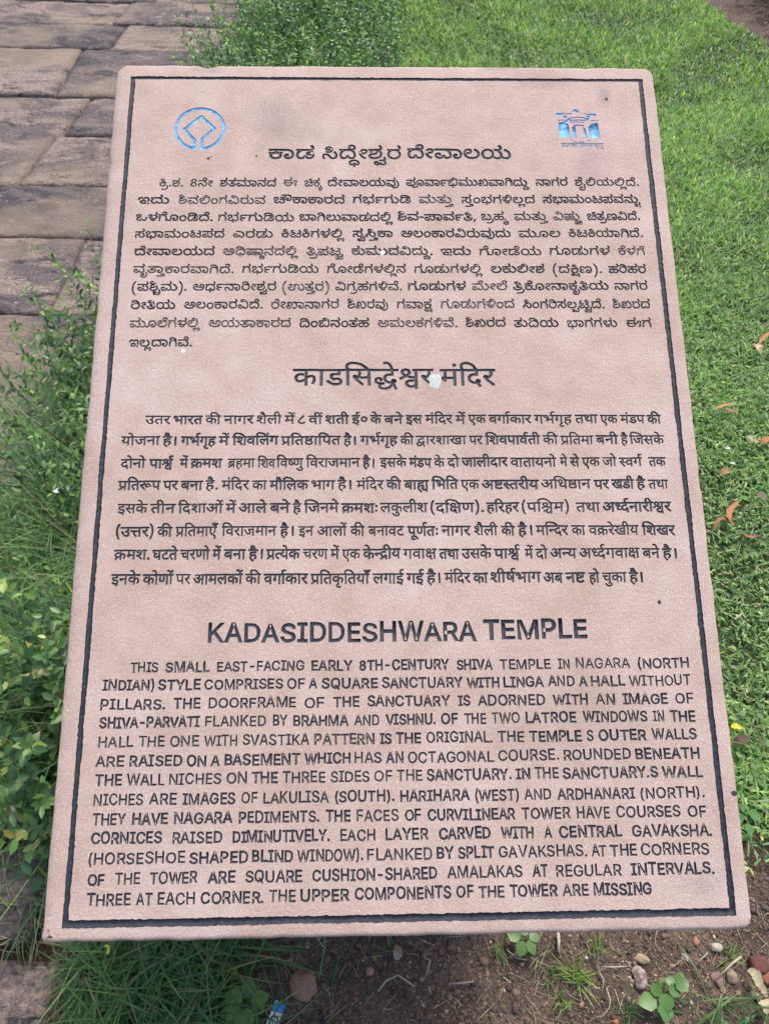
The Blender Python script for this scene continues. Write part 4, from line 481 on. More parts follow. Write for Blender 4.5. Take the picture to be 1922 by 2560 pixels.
0,-14,29,107,46,11,2,12,8,0,54,-74,0,4,-18,-4,-19,-9,-13,-14,-9,25,-23,21,-10,27,-2,21,7,3,1,0,16,-16,-6,-19,0,-14,7,-9,14,0,18,6,11,14,9,18,1,13,-1,-1,-14,-25,0,-7,-6,
-2,-7,3,-14,1,25,18,110,-18,0,0,14,16,0,-5,19,3,16,16,14,25,6,34,-2,37,-10,32,-19,25,-25,-18,0,-38,27,-33,12,-39,2,-21,-7,-7,-12,2,-13,4,-8,22,0,0,-14,-21,0,0,-110,-16,0,
1,43,9,11,26,14,-16,8,-8,12,-1,18,4,13,19,14,16,3,19,-2,-1,-15,-17,2,-13,-2,-9,-7,-2,-8,1,-12,9,-9,12,-2,13,4,13,10,0,58,-74,0,0,14,155,0,0,-14,-65,0,0,-40,13,8,15,2,14,
-6,9,-13,1,-26,-12,-27,-14,8,9,18,2,16,-4,11,-11,5,-10,-4,-12,-10,0,-52,-16,0,0,35,-55,-37,2,23,11,8,30,17,-17,5,-11,11,-4,16,6,20,20,13,18,3,21,-2,-1,-14,-27,1,27,-33,7,
6,0,59,-80,0,0,14,117,0,0,-14,-21,0,0,-110,-16,0,0,34,-59,-39,7,25,57,3,-11,9,-7,11,-2,14,2,-28,35,-7,-7,2,12,82,57,7,-14,-19,-11,-24,-2,-19,7,-10,20,-1,53,-16,0,0,14,78,
0,0,-14,-37,0,5,52,43,20,6,-40,52,2,-47,7,-9,2,17,127,110,0,-110,-16,0,0,110,-27,0,0,-51,-4,-15,-14,-12,-22,-2,-14,4,-10,12,-4,18,0,46,-16,0,0,14,147,0,0,-14,7,50,43,11,
3,5,9,2,55,-36,0,1,-55,6,-8,1,20,-50,-2,28,4,18,-8,6,-8,2,-12,-6,-17,-14,-9,-22,-1,-17,3,-19,12,-17,18,12,9,17,-18,16,-8,21,-2,12,6,3,9,-4,8,-12,5,-18,-5,1,24,74,64,22,2,
1,-14,-27,-2,-28,5,-9,-4,43,-43,-11,-10,-38,38,-19,27,1,9,6,6,12,0,9,-8,3,3,4,17,-3,20,-40,0,0,14,81,0,0,-14,-25,0,3,-24,-7,-19,1,40,100,32,-18,5,-8,12,-2,12,-15,4,-24,
-14,46,-43,-11,-10,-18,16,-33,35,-9,19,3,7,6,3,11,-1,8,-7,9,6,6,15,-3,19,-48,0,0,14,160,0,0,-14,-96,0,3,-15,-2,-17,11,-3,8,8,12,4,21,-2,18,-12,18,-27,-13,-6,-21,28,-13,6,
-11,-1,-8,-8,1,-13,10,-6,14,2,5,-13,1,8,14,11,3,9,8,4,11,-3,3,-8,-2,-11,-9,-5,-10,3,2,8,34,110,0,-110,-16,0,0,110,-18,0,0,14,55,0,0,-14,18,16,123,-10,12,-9,5,-12,0,-14,
-4,-5,14,17,4,17,-2,15,-13,-13,22,-11,4,-16,-2,-5,13,25,3,12,-5,7,-7,9,-15,10,-29,2,33,55,-43,-27,26,-13,21,-3,25,11,20,-7,11,-2,14,5,11,11,6,42,2,0,17,-72,0,0,14,160,0,
0,-14,-20,0,0,-140,-17,0,0,20,-15,-5,-15,-1,-21,9,-10,12,-6,16,20,6,3,4,1,7,-9,6,-21,1,-19,-11,-3,-16,9,-22,29,-29,18,100,-2,11,2,12,7,0,103,-35,0,0,-31,-49,0,-9,-7,1,-8,
6,-7,32,2,14,-4,8,-6,5,-12,-1,-11,-7,-8,-13,-7,9,-9,1,24,18,110,-18,0,0,14,16,0,-5,19,3,16,15,14,24,6,31,-2,35,-10,29,-19,24,-25,-18,0,-34,27,-31,12,-35,2,-20,-7,-7,-15,
5,-16,23,-2,0,-14,-21,0,0,-110,-16,0,1,43,94,44,-6,-19,-17,-8,-25,2,-19,15,-21,37,14,5,15,-29,14,-13,12,-3,9,1,6,5,2,8,-3,12,-9,11,-14,0,-1,14,21,7,4,7,-2,11,-6,4,-10,1,
-24,-7,-5,14,27,7,25,-5,7,-8,4,-14,-4,-14,-10,-10,4,-4,21,-1,16,3,0,37,-15,0,0,14,52,0,0,-14,-21,0,0,-110,-16,0,0,58,-28,-2,3,24,63,0,-27,5,-11,7,-6,8,-1,24,11,13,-11,18,
-1,35,-17,0,0,14,120,0,0,-14,-21,0,0,-43,-13,-13,-38,-2,-9,-4,-5,-7,0,-15,14,-9,25,-1,25,9,6,-16,-23,-7,3,83,71,0,39,-39,0,5,33,88,2,-15,8,-9,26,3,-36,37,1,24,18,110,-18,
0,0,14,16,0,-5,17,3,18,13,14,22,6,26,-2,30,-10,25,-19,21,-25,-17,0,-23,23,-25,14,-32,5,-21,-8,-6,-15,5,-16,23,-2,0,-14,-21,0,0,-110,-16,0,1,41,126,110,-21,0,0,-110,-16,0,
0,30,-16,-8,-16,-1,-14,2,-14,9,-7,18,8,20,-16,10,-5,15,1,15,9,11,10,5,15,0,11,-5,5,-7,1,-14,-7,-11,-12,7,4,9,-5,8,-11,-1,-7,-12,2,-11,8,-7,12,-3,22,1,-2,-14,-17,-1,-9,
-10,2,-13,15,-7,18,3,15,11,0,61,-12,0,0,14,49,0,3,47,94,44,-6,-19,-17,-8,-25,2,-19,15,-21,37,14,5,15,-29,14,-13,12,-3,9,1,6,5,2,8,-3,12,-9,11,-14,0,-1,14,21,7,4,7,-2,11,
-6,4,-10,1,-24,-7,-5,14,27,7,25,-5,7,-8,4,-14,-4,-14,-10,-10,4,-4,19,-1,18,3,0,37,-15,0,0,14,104,0,0,-14,-21,0,0,-110,-16,0,0,110,-36,0,0,-110,-16,0,0,58,-28,-2,9,171,
123,-14,35,-13,6,-16,-2,-5,14,25,3,17,-9,11,-18,10,-29,8,182,164,3,8,8,4,8,-4,3,-8,-3,-8,-8,-3,-8,3,1,47,94,44,-6,-19,-17,-8,-25,2,-19,15,-21,37,14,5,15,-29,14,-13,12,-3,
9,1,6,5,2,8,-3,12,-9,11,-14,0,-1,14,21,7,4,7,-2,11,-6,4,-10,1,-24,-7,-5,14,27,7,25,-5,7,-8,4,-14,-4,-14,-10,-10,4,-4,19,-1,18,3,0,37,-15,0,0,14,104,0,0,-14,-21,0,0,-110,
-16,0,0,110,-36,0,0,-110,-16,0,0,58,-28,-2,2,8,16,87,3,9,9,4,8,-4,4,-9,-4,-9,-8,-4,-9,4,8,16,24,3,9,9,3,8,-3,4,-9,-4,-9,-8,-4,-9,4,1,15,43,-33,-13,22,-12,33,-4,27,0,37,6,
35,13,31,10,14,16,0,-18,-38,-10,-43,0,-27,5,-35,11,-33,12,-23,2,45,125,110,0,-110,-17,0,0,65,-30,-6,-33,6,-18,-17,1,-16,13,-7,13,-1,-1,11,6,7,12,1,7,-5,4,-14,-9,-11,17,
-18,-12,-8,-18,24,-25,1,-19,11,-6,12,1,16,7,11,15,10,-12,11,-6,13,1,12,7,11,10,6,13,1,15,-2,9,-5,6,-12,-1,-13,-5,-9,-11,-10,8,-2,23,1,18,8,0,28,-17,0,0,14,54,0,0,-14,8,
31,100,4,-12,11,-8,11,10,4,11,-5,10,-10,2,-11,-3,1,15,12,-33,18,38,9,43,0,36,-4,26,-11,34,-12,22,16,0,13,-22,11,-33,4,-27,0,-36,-6,-35,-13,-32,-9,-14,1,24,18,110,-18,0,0,
14,16,0,-5,19,2,17,11,13,18,6,20,-1,19,-9,15,-15,18,-31,-16,0,-18,28,-16,11,-21,2,-14,-9,-2,-14,6,-17,22,0,0,-14,-21,0,0,-110,-16,0,2,40,121,110,0,-137,-16,0,0,15,-20,-7,
-20,4,-11,10,-4,16,-19,-14,-10,13,55,33,7,-12,-15,-12,-1,-16,12,-8,18,5,8,8,0,42,-28,4,-26,9,-36,-23,-9,14,31,17,-12,10,-6,12,-1,11,6,12,9,7,12,3,23,-5,10,-10,2,-14,-5,
-13,-11,-12,41,-8,0,46,-13,0,0,14,50,0,0,-14,8,50,79,11,11,2,12,-5,9,-11,2,-10,-4,-3,-11,4,-11,1,35,96,36,-19,-12,-16,-3,-18,2,-14,9,-7,18,8,20,-16,10,-5,15,1,15,7,8,12,
8,15,0,11,-5,6,-9,0,-12,-7,-11,-12,7,4,9,-5,8,-11,-1,-6,-10,1,-12,8,-8,12,-3,22,1,-2,-14,-14,0,-10,-7,-3,-11,4,-8,11,-5,12,0,11,4,13,10,1,22,68,-2,-22,21,-10,17,-1,18,7,
12,-34,-1,0,15,94,0,0,30,-102,0,0,14,139,0,0,-14,-21,0,0,-110,-16,0,0,66,-36,-1,-14,-8,-2,-10,3,-12,26,-27,2,8,-38,169,3,7,7,3,7,-3,3,-7,-3,-7,-7,-3,-7,3,14,14,173,-6,
-17,-10,-12,-11,-6,-15,-2,-13,2,-12,7,-10,11,-7,17,13,4,12,-21,18,-7,15,6,11,23,3,8,34,110,0,-110,-16,0,0,110,-18,0,0,14,55,0,0,-14,9,18,123,-14,35,-13,6,-16,-2,-5,14,25,
3,17,-9,11,-18,10,-29,8,29,164,3,8,8,4,8,-4,3,-8,-3,-8,-8,-3,-8,3,1,25,104,110,-30,0,0,-40,-35,-5,-9,-7,-4,-11,2,-18,11,-10,24,-4,28,9,5,-15,-22,-7,-17,-2,-21,4,-13,8,
-12,19,0,25,5,10,11,10,14,6,17,2,0,26,-58,0,0,14,104,0,1,20,-13,-49,-26,-4,-19,7,-6,9,-3,12,7,16,13,9,19,2,18,-4,18,-10,21,-26,-12,-8,-19,23,-15,9,-20,2,-13,-8,-2,-8,4,
-7,12,-4,18,4,2,4,0,124,75,0,0,-14,-75,0,9,41,60,-2,-19,-6,-3,-7,1,-17,17,-1,10,4,7,65,1,0,-14,2,17,121,110,-21,0,0,-110,-16,0,0,33,-16,-7,-21,-2,-13,3,-13,11,-4,19,9,16,
-14,13,-3,11,1,13,-10,0,0,14,121,0,14,33,54,6,-12,14,-4,16,3,15,11,0,58,-55,0,-4,-14,5,-10,10,-4,22,1,-2,-14,-19,-2,-6,-6,1,27,130,110,-21,0,0,-110,-16,0,0,33,-23,-9,-25,
3,-12,12,-5,11,2,14,7,10,-29,0,0,14,70,0,-2,-14,-22,-3,-8,-8,-2,-8,3,-10,7,-5,13,-2,11,3,15,11,0,58,-93,0,0,14,130,0,2,4,0,124,73,0,0,-14,-73,0,12,9,48,5,17,13,11,15,3,
34,1,0,-14,-36,-2,-14,-9,2,-20,26,-27,-11,-10,-26,27,1,33,8,1,35,15,-17,6,-12,13,-5,16,3,19,8,10,11,7,28,4,0,19,-59,0,0,14,107,0,0,-14,-32,0,0,-33,-37,-4,-9,-8,-4,-11,6,
-17,16,-8,15,-1,0,11,6,8,9,1,9,-3,5,-7,1,-10,-10,-11,14,-22,-13,-7,-15,27,-52,-28,1,25,18,110,-18,0,0,14,17,0,-13,28,-12,11,-17,1,-11,-8,-2,-14,6,-19,-16,0,-6,17,0,17,8,
14,15,7,17,1,16,-6,9,-7,12,-17,10,-25,22,0,0,-14,-21,0,0,-110,-16,0,3,14,119,124,0,-14,-21,0,0,-110,-16,0,0,38,-16,-7,-18,-2,-16,5,-9,9,-7,17,0,50,-16,0,0,14,3,82,110,
-41,0,41,-53,5,38,48,16,-5,18,6,-40,52,0,-40,3,4,30,42,0,19,74,85,25,0,4,18,0,0,146,18,0,0,-146,4,107,0,-53,74,12,14,63,-88,2,9,5,0,53,146,21,0,54,-146,-20,0,-46,137,3,0,
-7,-27,-38,-110,4,32,41,0,16,74,0,0,-16,2,21,63,0,-35,0,0,16,45,1,14,4,11,7,9,11,6,18,-1,37,-10,20,-14,10,-19,5,-42,0,0,17,45,-1,24,-6,22,-17,12,-28,0,-42,-12,-28,-23,
-18,4,36,146,0,-146,-18,0,0,146,1,39,64,-3,-19,3,-18,9,-12,14,-4,15,19,0,3,-10,6,-7,20,-7,23,3,15,13,1,14,-6,10,-55,21,-15,11,-5,11,0,21,10,16,17,10,21,3,18,-2,18,-9,11,
-14,3,-13,-18,0,-3,9,-10,9,-25,4,-13,-4,-9,-7,-3,-10,2,-11,11,-10,55,-21,12,-14,3,-14,-4,-19,-10,-11,-19,-10,1,12,9,0,0,16,26,0,0,113,-26,0,0,17,70,0,0,-17,-26,0,0,-113,
26,0,0,-16,1,12,18,0,0,146,88,0,0,-17,-70,0,0,-47,65,0,0,-17,-65,0,0,-49,71,0,0,-16,1,12,18,0,0,146,18,0,0,-63,76,0,0,63,19,0,0,-146,-19,0,0,66,-76,0,0,-66,1,19,45,0,-40,
146,19,0,33,-135,-3,0,6,28,28,107,21,0,34,-135,-3,0,5,26,28,109,19,0,-40,-146,-21,0,-35,136,4,0,-5,-30,-29,-106,2,20,18,0,0,146,55,-1,22,-5,10,-7,8,-13,3,-28,-4,-14,-7,
-9,-22,-11,-55,-2,0,17,55,2,10,7,5,13,-2,18,-11,13,-15,3,-34,0,0,-129,4,101,0,-35,66,21,0,36,-66,1,8,10,129,0,17,110,0,0,-17,-46,0,0,-129,-19,0,0,129,1,16,18,0,0,146,26,
0,48,-133,-4,0,10,32,39,101,26,0,0,-146,-18,0,1,131,-11,-37,-37,-94,-16,0,-49,131,2,-131,1,22,18,0,0,146,55,-1,22,-6,10,-7,8,-13,4,-16,-1,-16,-6,-15,-8,-8,-24,-11,-46,0,
0,16,42,0,13,5,7,8,4,12,-4,23,-7,7,-10,4,-41,1,0,-129,1,6,18,0,0,146,18,0,0,-130,68,0,0,-16,1,4,96,70,0,-16,-63,0,0,16,1,10,18,0,0,146,88,0,0,-17,-70,0,0,-50,63,0,0,-16,
-63,0,0,-63,1,31,76,-2,-23,4,-23,16,-14,27,-4,28,4,28,14,26,23,16,23,4,21,-3,18,-9,13,-15,7,-20,-18,0,-5,11,-8,10,-23,9,-25,-4,-18,-18,-7,-24,1,-28,6,-19,15,-15,19,-7,18,
2,17,10,10,19,18,0,-7,-20,-13,-15,-18,-10,1,14,18,0,0,146,21,0,80,-131,-3,0,-1,24,0,107,18,0,0,-146,-22,0,-80,130,3,0,2,-29,0,-101,1,34,77,-2,-24,4,-23,16,-14,27,-4,28,4,
28,14,26,23,16,23,4,21,-3,18,-10,13,-15,8,-19,-19,0,-12,19,-17,10,-20,1,-19,-9,-13,-17,-6,-25,3,-29,10,-20,10,-8,15,-6,28,3,17,16,6,23,5,-1,-43,0,0,16,56,0,-2,-33,-12,
-22,-20,-15,1,12,59,0,0,60,-54,86,22,0,34,-58,11,-23,-8,0,6,13,39,68,22,0,-54,-86,0,-60,3,28,65,-2,-18,2,-18,9,-11,15,-3,15,1,11,7,13,10,9,10,4,-12,7,-8,12,-3,14,3,14,15,
18,27,6,26,-6,16,-18,2,-14,-3,-14,-8,-12,-12,-7,10,-4,10,-9,7,-13,2,-11,-3,-15,-11,-15,-18,-9,14,65,14,23,7,6,9,2,10,-2,10,-7,9,-11,7,-11,1,-12,-1,-11,-7,-7,-9,-2,-10,2,
-10,7,-9,8,65,83,19,7,7,17,-7,18,-19,6,-20,-6,-7,-18,7,-17,1,22,75,-2,-17,1,-18,8,-10,9,-9,15,-3,19,0,96,18,0,0,-95,3,-16,15,-15,21,-5,20,5,15,15,3,16,0,95,18,0,0,-96,-3,
-19,-9,-15,-10,-9,-18,-8,1,9,59,0,-54,146,20,0,46,-137,-3,0,6,22,39,115,20,0,-53,-146,1,12,25,59,4,39,14,43,7,13,17,0,-18,-48,-6,-47,6,-40,18,-46,-17,0,-8,14,-13,36,2,16,
77,-2,-24,4,-23,16,-14,27,-4,28,4,28,14,26,23,16,24,4,23,-4,23,-16,14,-26,4,-28,-4,-28,-14,-27,-23,-16,16,77,15,19,5,13,10,11,20,3,23,-3,22,-11,21,-13,10,-19,4,-20,-4,
-14,-11,-10,-20,-3,-22,3,-23,10,-20,14,-10,1,11,11,-27,19,47,5,39,-6,47,-18,48,17,0,11,-23,10,-33,4,-53,-9,-37,-16,-35,3,4,71,46,19,0,44,-60,-19,0,16,77,-2,-24,4,-23,16,
-14,27,-4,28,4,28,14,26,23,16,24,4,23,-4,23,-16,14,-26,4,-28,-4,-28,-14,-27,-23,-16,16,77,15,19,5,13,10,11,20,3,23,-3,22,-11,21,-13,10,-19,4,-20,-4,-14,-11,-10,-20,-3,
-22,3,-23,10,-20,14,-10,1,8,27,-1,-9,4,-4,9,4,9,9,4,10,-4,3,-9,-3,-9,3,14,18,0,0,146,56,-1,20,-5,15,-14,5,-22,-6,-16,-18,-13,16,-6,10,-14,3,-20,-4,-16,-13,-12,-16,-6,8,
36,16,40,1,16,4,9,15,-3,16,-8,9,-10,4,-44,1,8,36,82,35,0,13,4,11,13,-2,19,-6,7,-10,3,-41,1,1,34,18,110,-18,0,0,14,16,0,-5,15,1,16,7,11,12,9,22,4,23,-3,21,-8,18,-14,5,14,
11,8,19,3,17,-5,-4,-13,-18,4,-12,-7,-1,-17,9,-18,-17,0,-21,23,-23,14,-11,4,-25,-1,-14,-9,-3,-15,6,-15,22,0,0,-14,-21,0,0,-110,-16,0,]
# words: script, line, x, y (tenths of mm from the frame's top left corner), width and height scale, letters (outline, step, rise)
WORDS = [0,0,1430,987,2679,2060,3,0,0,0,1,115,0,2,90,0,0,0,1975,983,2455,2064,7,3,0,0,4,141,0,5,153,0,6,13,0,7,81,0,8,126,0,9,26,0,0,0,2849,976,2392,2070,6,4,0,0,6,153,0,10,82,0,
1,158,0,11,90,0,12,152,0,0,1,341,1315,1348,1270,5,13,0,0,14,115,0,15,27,0,7,53,0,15,126,0,0,1,652,1314,1377,1271,3,16,0,0,17,114,0,6,143,0,0,1,952,1313,1319,1272,6,7,0,0,
18,126,0,19,124,0,1,232,0,20,89,0,21,143,0,0,1,1590,1310,1434,1275,1,22,0,0,0,1,1804,1309,1147,1276,3,23,0,0,24,159,0,25,115,0,0,1,2040,1308,1309,1277,8,4,0,0,6,153,0,10,
82,0,1,158,0,11,90,0,12,152,0,26,267,0,27,159,0,0,1,2833,1304,1310,1280,15,28,0,0,29,158,0,10,129,0,1,159,0,30,90,0,31,113,0,32,165,0,33,231,0,34,73,0,10,169,0,1,159,0,
35,90,0,21,130,0,33,153,0,36,72,0,0,1,4157,1298,1355,1286,4,37,0,0,1,142,0,38,90,0,9,130,0,0,1,4555,1296,1384,1287,8,39,0,0,40,126,0,41,37,0,12,159,0,41,267,0,42,159,0,4,
12,0,15,153,0,0,2,142,1515,1736,1270,3,43,0,0,21,142,0,33,153,0,0,2,545,1513,1450,1271,9,44,0,0,26,126,0,41,159,0,45,159,0,38,110,0,46,129,0,9,164,0,33,130,0,26,73,0,0,2,
1497,1509,1538,1275,8,47,0,0,48,159,0,0,86,0,1,115,0,0,89,0,1,115,0,9,90,0,21,130,0,0,2,2290,1506,1563,1278,6,38,0,0,49,130,0,30,161,0,38,113,0,33,130,0,50,72,0,0,2,2958,
1504,1572,1281,4,32,0,0,18,231,0,33,125,0,51,72,0,0,2,3392,1502,1476,1283,9,52,0,0,51,142,0,45,13,0,49,110,0,38,161,0,53,129,0,11,144,0,42,152,0,21,13,0,0,2,4218,1498,
1366,1286,11,52,0,0,54,142,0,1,161,0,32,90,0,45,231,0,55,110,0,28,163,0,26,158,0,20,159,0,33,142,0,56,73,0,0,3,136,1711,1476,1270,8,57,0,0,58,155,0,59,142,0,60,130,0,45,
149,0,50,110,0,4,153,0,15,153,0,0,3,945,1708,1492,1273,7,38,0,0,49,130,0,30,161,0,38,113,0,33,130,0,50,72,0,12,154,0,0,3,1757,1705,1393,1277,11,61,0,0,1,161,0,35,90,0,11,
129,0,33,152,0,10,73,0,1,159,0,2,90,0,21,153,0,41,153,0,42,159,0,0,3,2741,1702,1524,1281,9,44,0,0,26,126,0,62,159,0,63,64,0,1,159,0,26,89,0,30,159,0,64,114,0,65,123,0,0,
3,3580,1699,1360,1284,4,66,0,0,14,160,0,67,27,0,68,160,0,0,3,3914,1698,1528,1285,4,32,0,0,18,231,0,33,125,0,51,72,0,0,3,4308,1697,1374,1287,4,46,0,0,69,164,0,33,160,0,70,
73,0,0,3,4653,1696,1278,1288,7,23,0,0,18,159,0,14,125,0,71,27,0,46,172,0,4,164,0,15,153,0,0,4,136,1900,1474,1271,8,52,0,0,54,142,0,1,161,0,32,90,0,45,231,0,55,110,0,28,
163,0,21,158,0,0,4,1102,1898,1569,1275,4,72,0,0,9,157,0,2,131,0,33,153,0,0,4,1580,1896,1483,1276,7,13,0,0,55,115,0,13,163,0,38,115,0,58,129,0,41,142,0,42,159,0,0,4,2288,
1894,1550,1279,6,52,0,0,8,142,0,3,25,0,51,141,0,0,13,0,1,115,0,0,4,2770,1893,1404,1281,13,73,0,0,11,173,0,45,151,0,0,110,0,1,115,0,9,90,0,46,130,0,9,164,0,33,130,0,26,73,
0,27,159,0,21,50,0,33,153,0,0,4,3948,1890,1610,1286,3,32,0,0,60,231,0,11,149,0,0,4,4451,1888,1398,1288,8,13,0,0,55,115,0,13,163,0,74,115,0,1,267,0,35,90,0,4,129,0,15,153,
0,0,5,144,2096,1501,1271,7,4,0,0,6,153,0,10,82,0,1,158,0,11,90,0,12,152,0,21,267,0,0,5,1010,2095,1404,1274,9,73,0,0,75,173,0,76,153,0,1,160,0,77,90,0,20,4,0,21,142,0,41,
153,0,42,159,0,0,5,1834,2094,1460,1277,5,64,0,0,14,123,0,28,27,0,55,158,0,78,163,0,0,5,2279,2093,1473,1279,10,24,0,0,33,115,0,32,73,0,33,231,0,21,73,0,46,153,0,21,163,0,
33,153,0,36,73,0,15,13,0,0,5,3161,2092,1681,1282,3,43,0,0,21,142,0,33,153,0,0,5,3544,2092,1604,1284,5,59,0,0,60,130,0,6,149,0,79,81,0,12,154,0,0,5,4243,2091,1587,1287,6,
38,0,0,60,130,0,2,149,0,33,153,0,38,73,0,58,130,0,0,5,4935,2090,1416,1289,3,80,0,0,58,115,0,59,142,0,0,6,147,2290,1486,1270,13,26,0,0,81,159,0,82,24,0,1,125,0,51,90,0,0,
13,0,1,114,0,9,90,0,10,130,0,1,159,0,35,90,0,4,130,0,15,153,0,0,6,1204,2290,1473,1274,7,38,0,0,49,130,0,30,161,0,38,113,0,33,130,0,50,72,0,12,154,0,0,6,2034,2290,1427,
1277,9,59,0,0,60,130,0,6,149,0,79,81,0,38,154,0,58,130,0,41,142,0,42,159,0,20,12,0,0,6,2892,2290,1412,1281,8,38,0,0,60,130,0,2,149,0,33,153,0,38,73,0,58,130,0,41,142,0,
42,159,0,0,6,3648,2290,1533,1284,6,11,0,0,24,152,0,33,115,0,41,72,0,6,159,0,7,82,0,0,6,4262,2290,1552,1286,6,83,0,0,21,77,0,84,153,0,71,114,0,85,173,0,15,77,0,0,6,4822,
2290,1302,1288,4,67,0,0,86,160,0,67,130,0,9,161,0,0,7,143,2485,1449,1270,7,83,0,0,28,77,0,44,158,0,87,126,0,32,27,0,85,231,0,15,77,0,0,7,732,2484,1405,1272,10,73,0,0,88,
173,0,30,153,0,37,113,0,1,142,0,86,90,0,6,130,0,7,82,0,8,126,0,9,25,0,0,7,1599,2482,1402,1275,6,83,0,0,89,77,0,18,244,0,51,124,0,9,13,0,85,131,0,0,7,2116,2481,1374,1277,
8,46,0,0,38,164,0,14,129,0,67,27,0,38,160,0,53,130,0,90,144,0,15,159,0,0,7,2825,2480,1490,1280,6,38,0,0,60,130,0,2,149,0,33,153,0,38,73,0,58,130,0,0,7,3456,2479,1519,
1283,3,91,0,0,6,231,0,92,82,0,0,7,3862,2478,1510,1284,11,64,0,0,14,123,0,80,27,0,60,115,0,6,149,0,37,82,0,1,142,0,24,90,0,81,114,0,64,25,0,12,123,0,0,7,4863,2476,1365,
1288,4,37,0,0,1,142,0,38,90,0,9,130,0,0,8,149,2678,1435,1269,4,86,0,0,6,130,0,64,82,0,12,123,0,0,8,657,2678,1350,1271,9,73,0,0,11,173,0,45,151,0,0,110,0,1,115,0,9,90,0,
46,130,0,4,164,0,15,153,0,0,8,1496,2678,1378,1274,8,93,0,0,6,130,0,94,82,0,1,172,0,37,89,0,1,143,0,38,89,0,9,130,0,0,8,2238,2677,1263,1277,5,44,0,0,34,126,0,9,170,0,26,
130,0,27,159,0,0,8,2713,2677,1405,1279,4,38,0,0,10,130,0,1,158,0,95,90,0,0,8,3142,2677,1399,1280,8,38,0,0,60,130,0,2,149,0,33,153,0,38,73,0,53,130,0,45,144,0,21,110,0,0,
8,3946,2677,1326,1284,11,3,0,0,45,141,0,38,110,0,86,130,0,52,130,0,11,142,0,96,151,0,97,24,0,78,163,0,4,27,0,15,153,0,0,8,4831,2676,1286,1287,4,44,0,0,34,126,0,9,170,0,
21,130,0,0,9,153,2873,1359,1268,7,32,0,0,60,231,0,92,149,0,38,154,0,58,130,0,41,142,0,42,159,0,0,9,904,2874,1399,1270,8,98,0,0,12,168,0,82,267,0,1,125,0,0,90,0,1,114,0,9,
90,0,21,130,0,0,9,1774,2874,1403,1274,7,99,0,0,45,153,0,100,110,0,20,164,0,45,143,0,18,110,0,67,124,0,0,9,2526,2875,1356,1277,8,98,0,0,32,168,0,11,231,0,24,152,0,38,115,
0,53,130,0,90,144,0,15,158,0,0,9,3379,2876,1362,1280,4,44,0,0,34,126,0,9,170,0,21,130,0,0,9,3849,2877,1422,1282,4,18,0,0,33,124,0,99,73,0,12,153,0,0,9,4365,2877,1370,
1284,6,54,0,0,1,161,0,38,90,0,38,129,0,58,130,0,101,142,0,0,9,4944,2878,1535,1286,2,22,0,0,38,202,0,0,10,160,3073,1356,1266,8,43,0,0,11,142,0,42,152,0,102,13,0,1,153,0,
35,89,0,90,130,0,15,159,0,1,0,1725,3481,2989,2659,9,103,0,0,104,152,0,105,52,0,106,116,0,107,51,0,108,136,0,109,147,0,110,11,0,111,139,0,1,0,3118,3483,2916,2670,5,112,0,
0,113,120,0,114,0,0,115,51,0,111,104,0,1,1,366,3859,1494,1303,3,116,0,0,117,110,0,111,114,0,1,1,618,3860,1403,1304,4,118,0,0,104,141,0,111,51,0,117,82,0,1,1,920,3860,
1375,1305,2,103,0,0,119,152,0,1,1,1090,3861,1533,1305,4,120,0,0,104,111,0,121,52,0,111,112,0,1,1,1388,3862,1458,1307,4,122,0,0,123,136,0,124,0,0,125,136,0,1,1,1654,3863,
1547,1308,2,112,0,0,126,120,0,1,1,1766,3863,1575,1308,1,127,0,0,1,1,1877,3864,1548,1308,2,128,0,0,129,111,0,1,1,2028,3864,1470,1309,3,122,0,0,117,136,0,125,114,0,1,1,
2280,3865,1486,1310,2,130,0,0,131,98,0,1,1,2452,3866,1322,1311,2,103,0,0,109,108,0,1,1,2582,3866,1526,1311,3,132,0,0,120,114,0,109,111,0,1,1,2784,3867,1284,1312,2,133,0,
0,107,98,0,1,1,2964,3867,1427,1313,5,112,0,0,113,120,0,114,0,0,115,51,0,111,104,0,1,1,3249,3868,1505,1314,2,112,0,0,126,120,0,1,1,3370,3868,1230,1314,2,134,0,0,103,111,0,
1,1,3561,3869,1421,1315,7,128,0,0,121,111,0,104,113,0,135,52,0,103,0,0,104,152,0,111,52,0,1,1,3990,3870,1503,1317,6,121,0,0,118,113,0,135,140,0,121,0,0,136,113,0,137,0,0,
1,1,4376,3872,1416,1318,3,117,0,0,138,114,0,104,128,0,1,1,4614,3873,1213,1319,2,134,0,0,103,111,0,1,1,4803,3873,1307,1320,4,112,0,0,113,120,0,105,0,0,139,115,0,1,1,5058,
3874,1237,1321,2,103,0,0,119,152,0,1,2,156,4065,1473,1319,5,140,0,0,141,116,0,142,52,0,120,148,0,104,111,0,1,2,536,4066,1538,1321,2,137,0,0,123,106,0,1,2,616,4066,1550,
1321,1,143,0,0,1,2,705,4067,1344,1322,6,121,0,0,118,113,0,135,140,0,121,0,0,136,113,0,137,0,0,1,2,1050,4068,1550,1323,2,112,0,0,126,120,0,1,2,1176,4068,1407,1323,6,106,0,
0,122,52,0,128,136,0,144,111,0,124,52,0,121,135,0,1,2,1625,4070,1506,1325,8,145,0,0,146,114,0,117,51,0,147,114,0,104,118,0,146,52,0,139,52,0,117,113,0,1,2,2202,4071,1355,
1328,2,137,0,0,123,106,0,1,2,2272,4072,1550,1328,1,143,0,0,1,2,2358,4072,1453,1328,6,121,0,0,118,113,0,135,140,0,121,0,0,136,113,0,137,0,0,1,2,2729,4073,1190,1330,2,103,
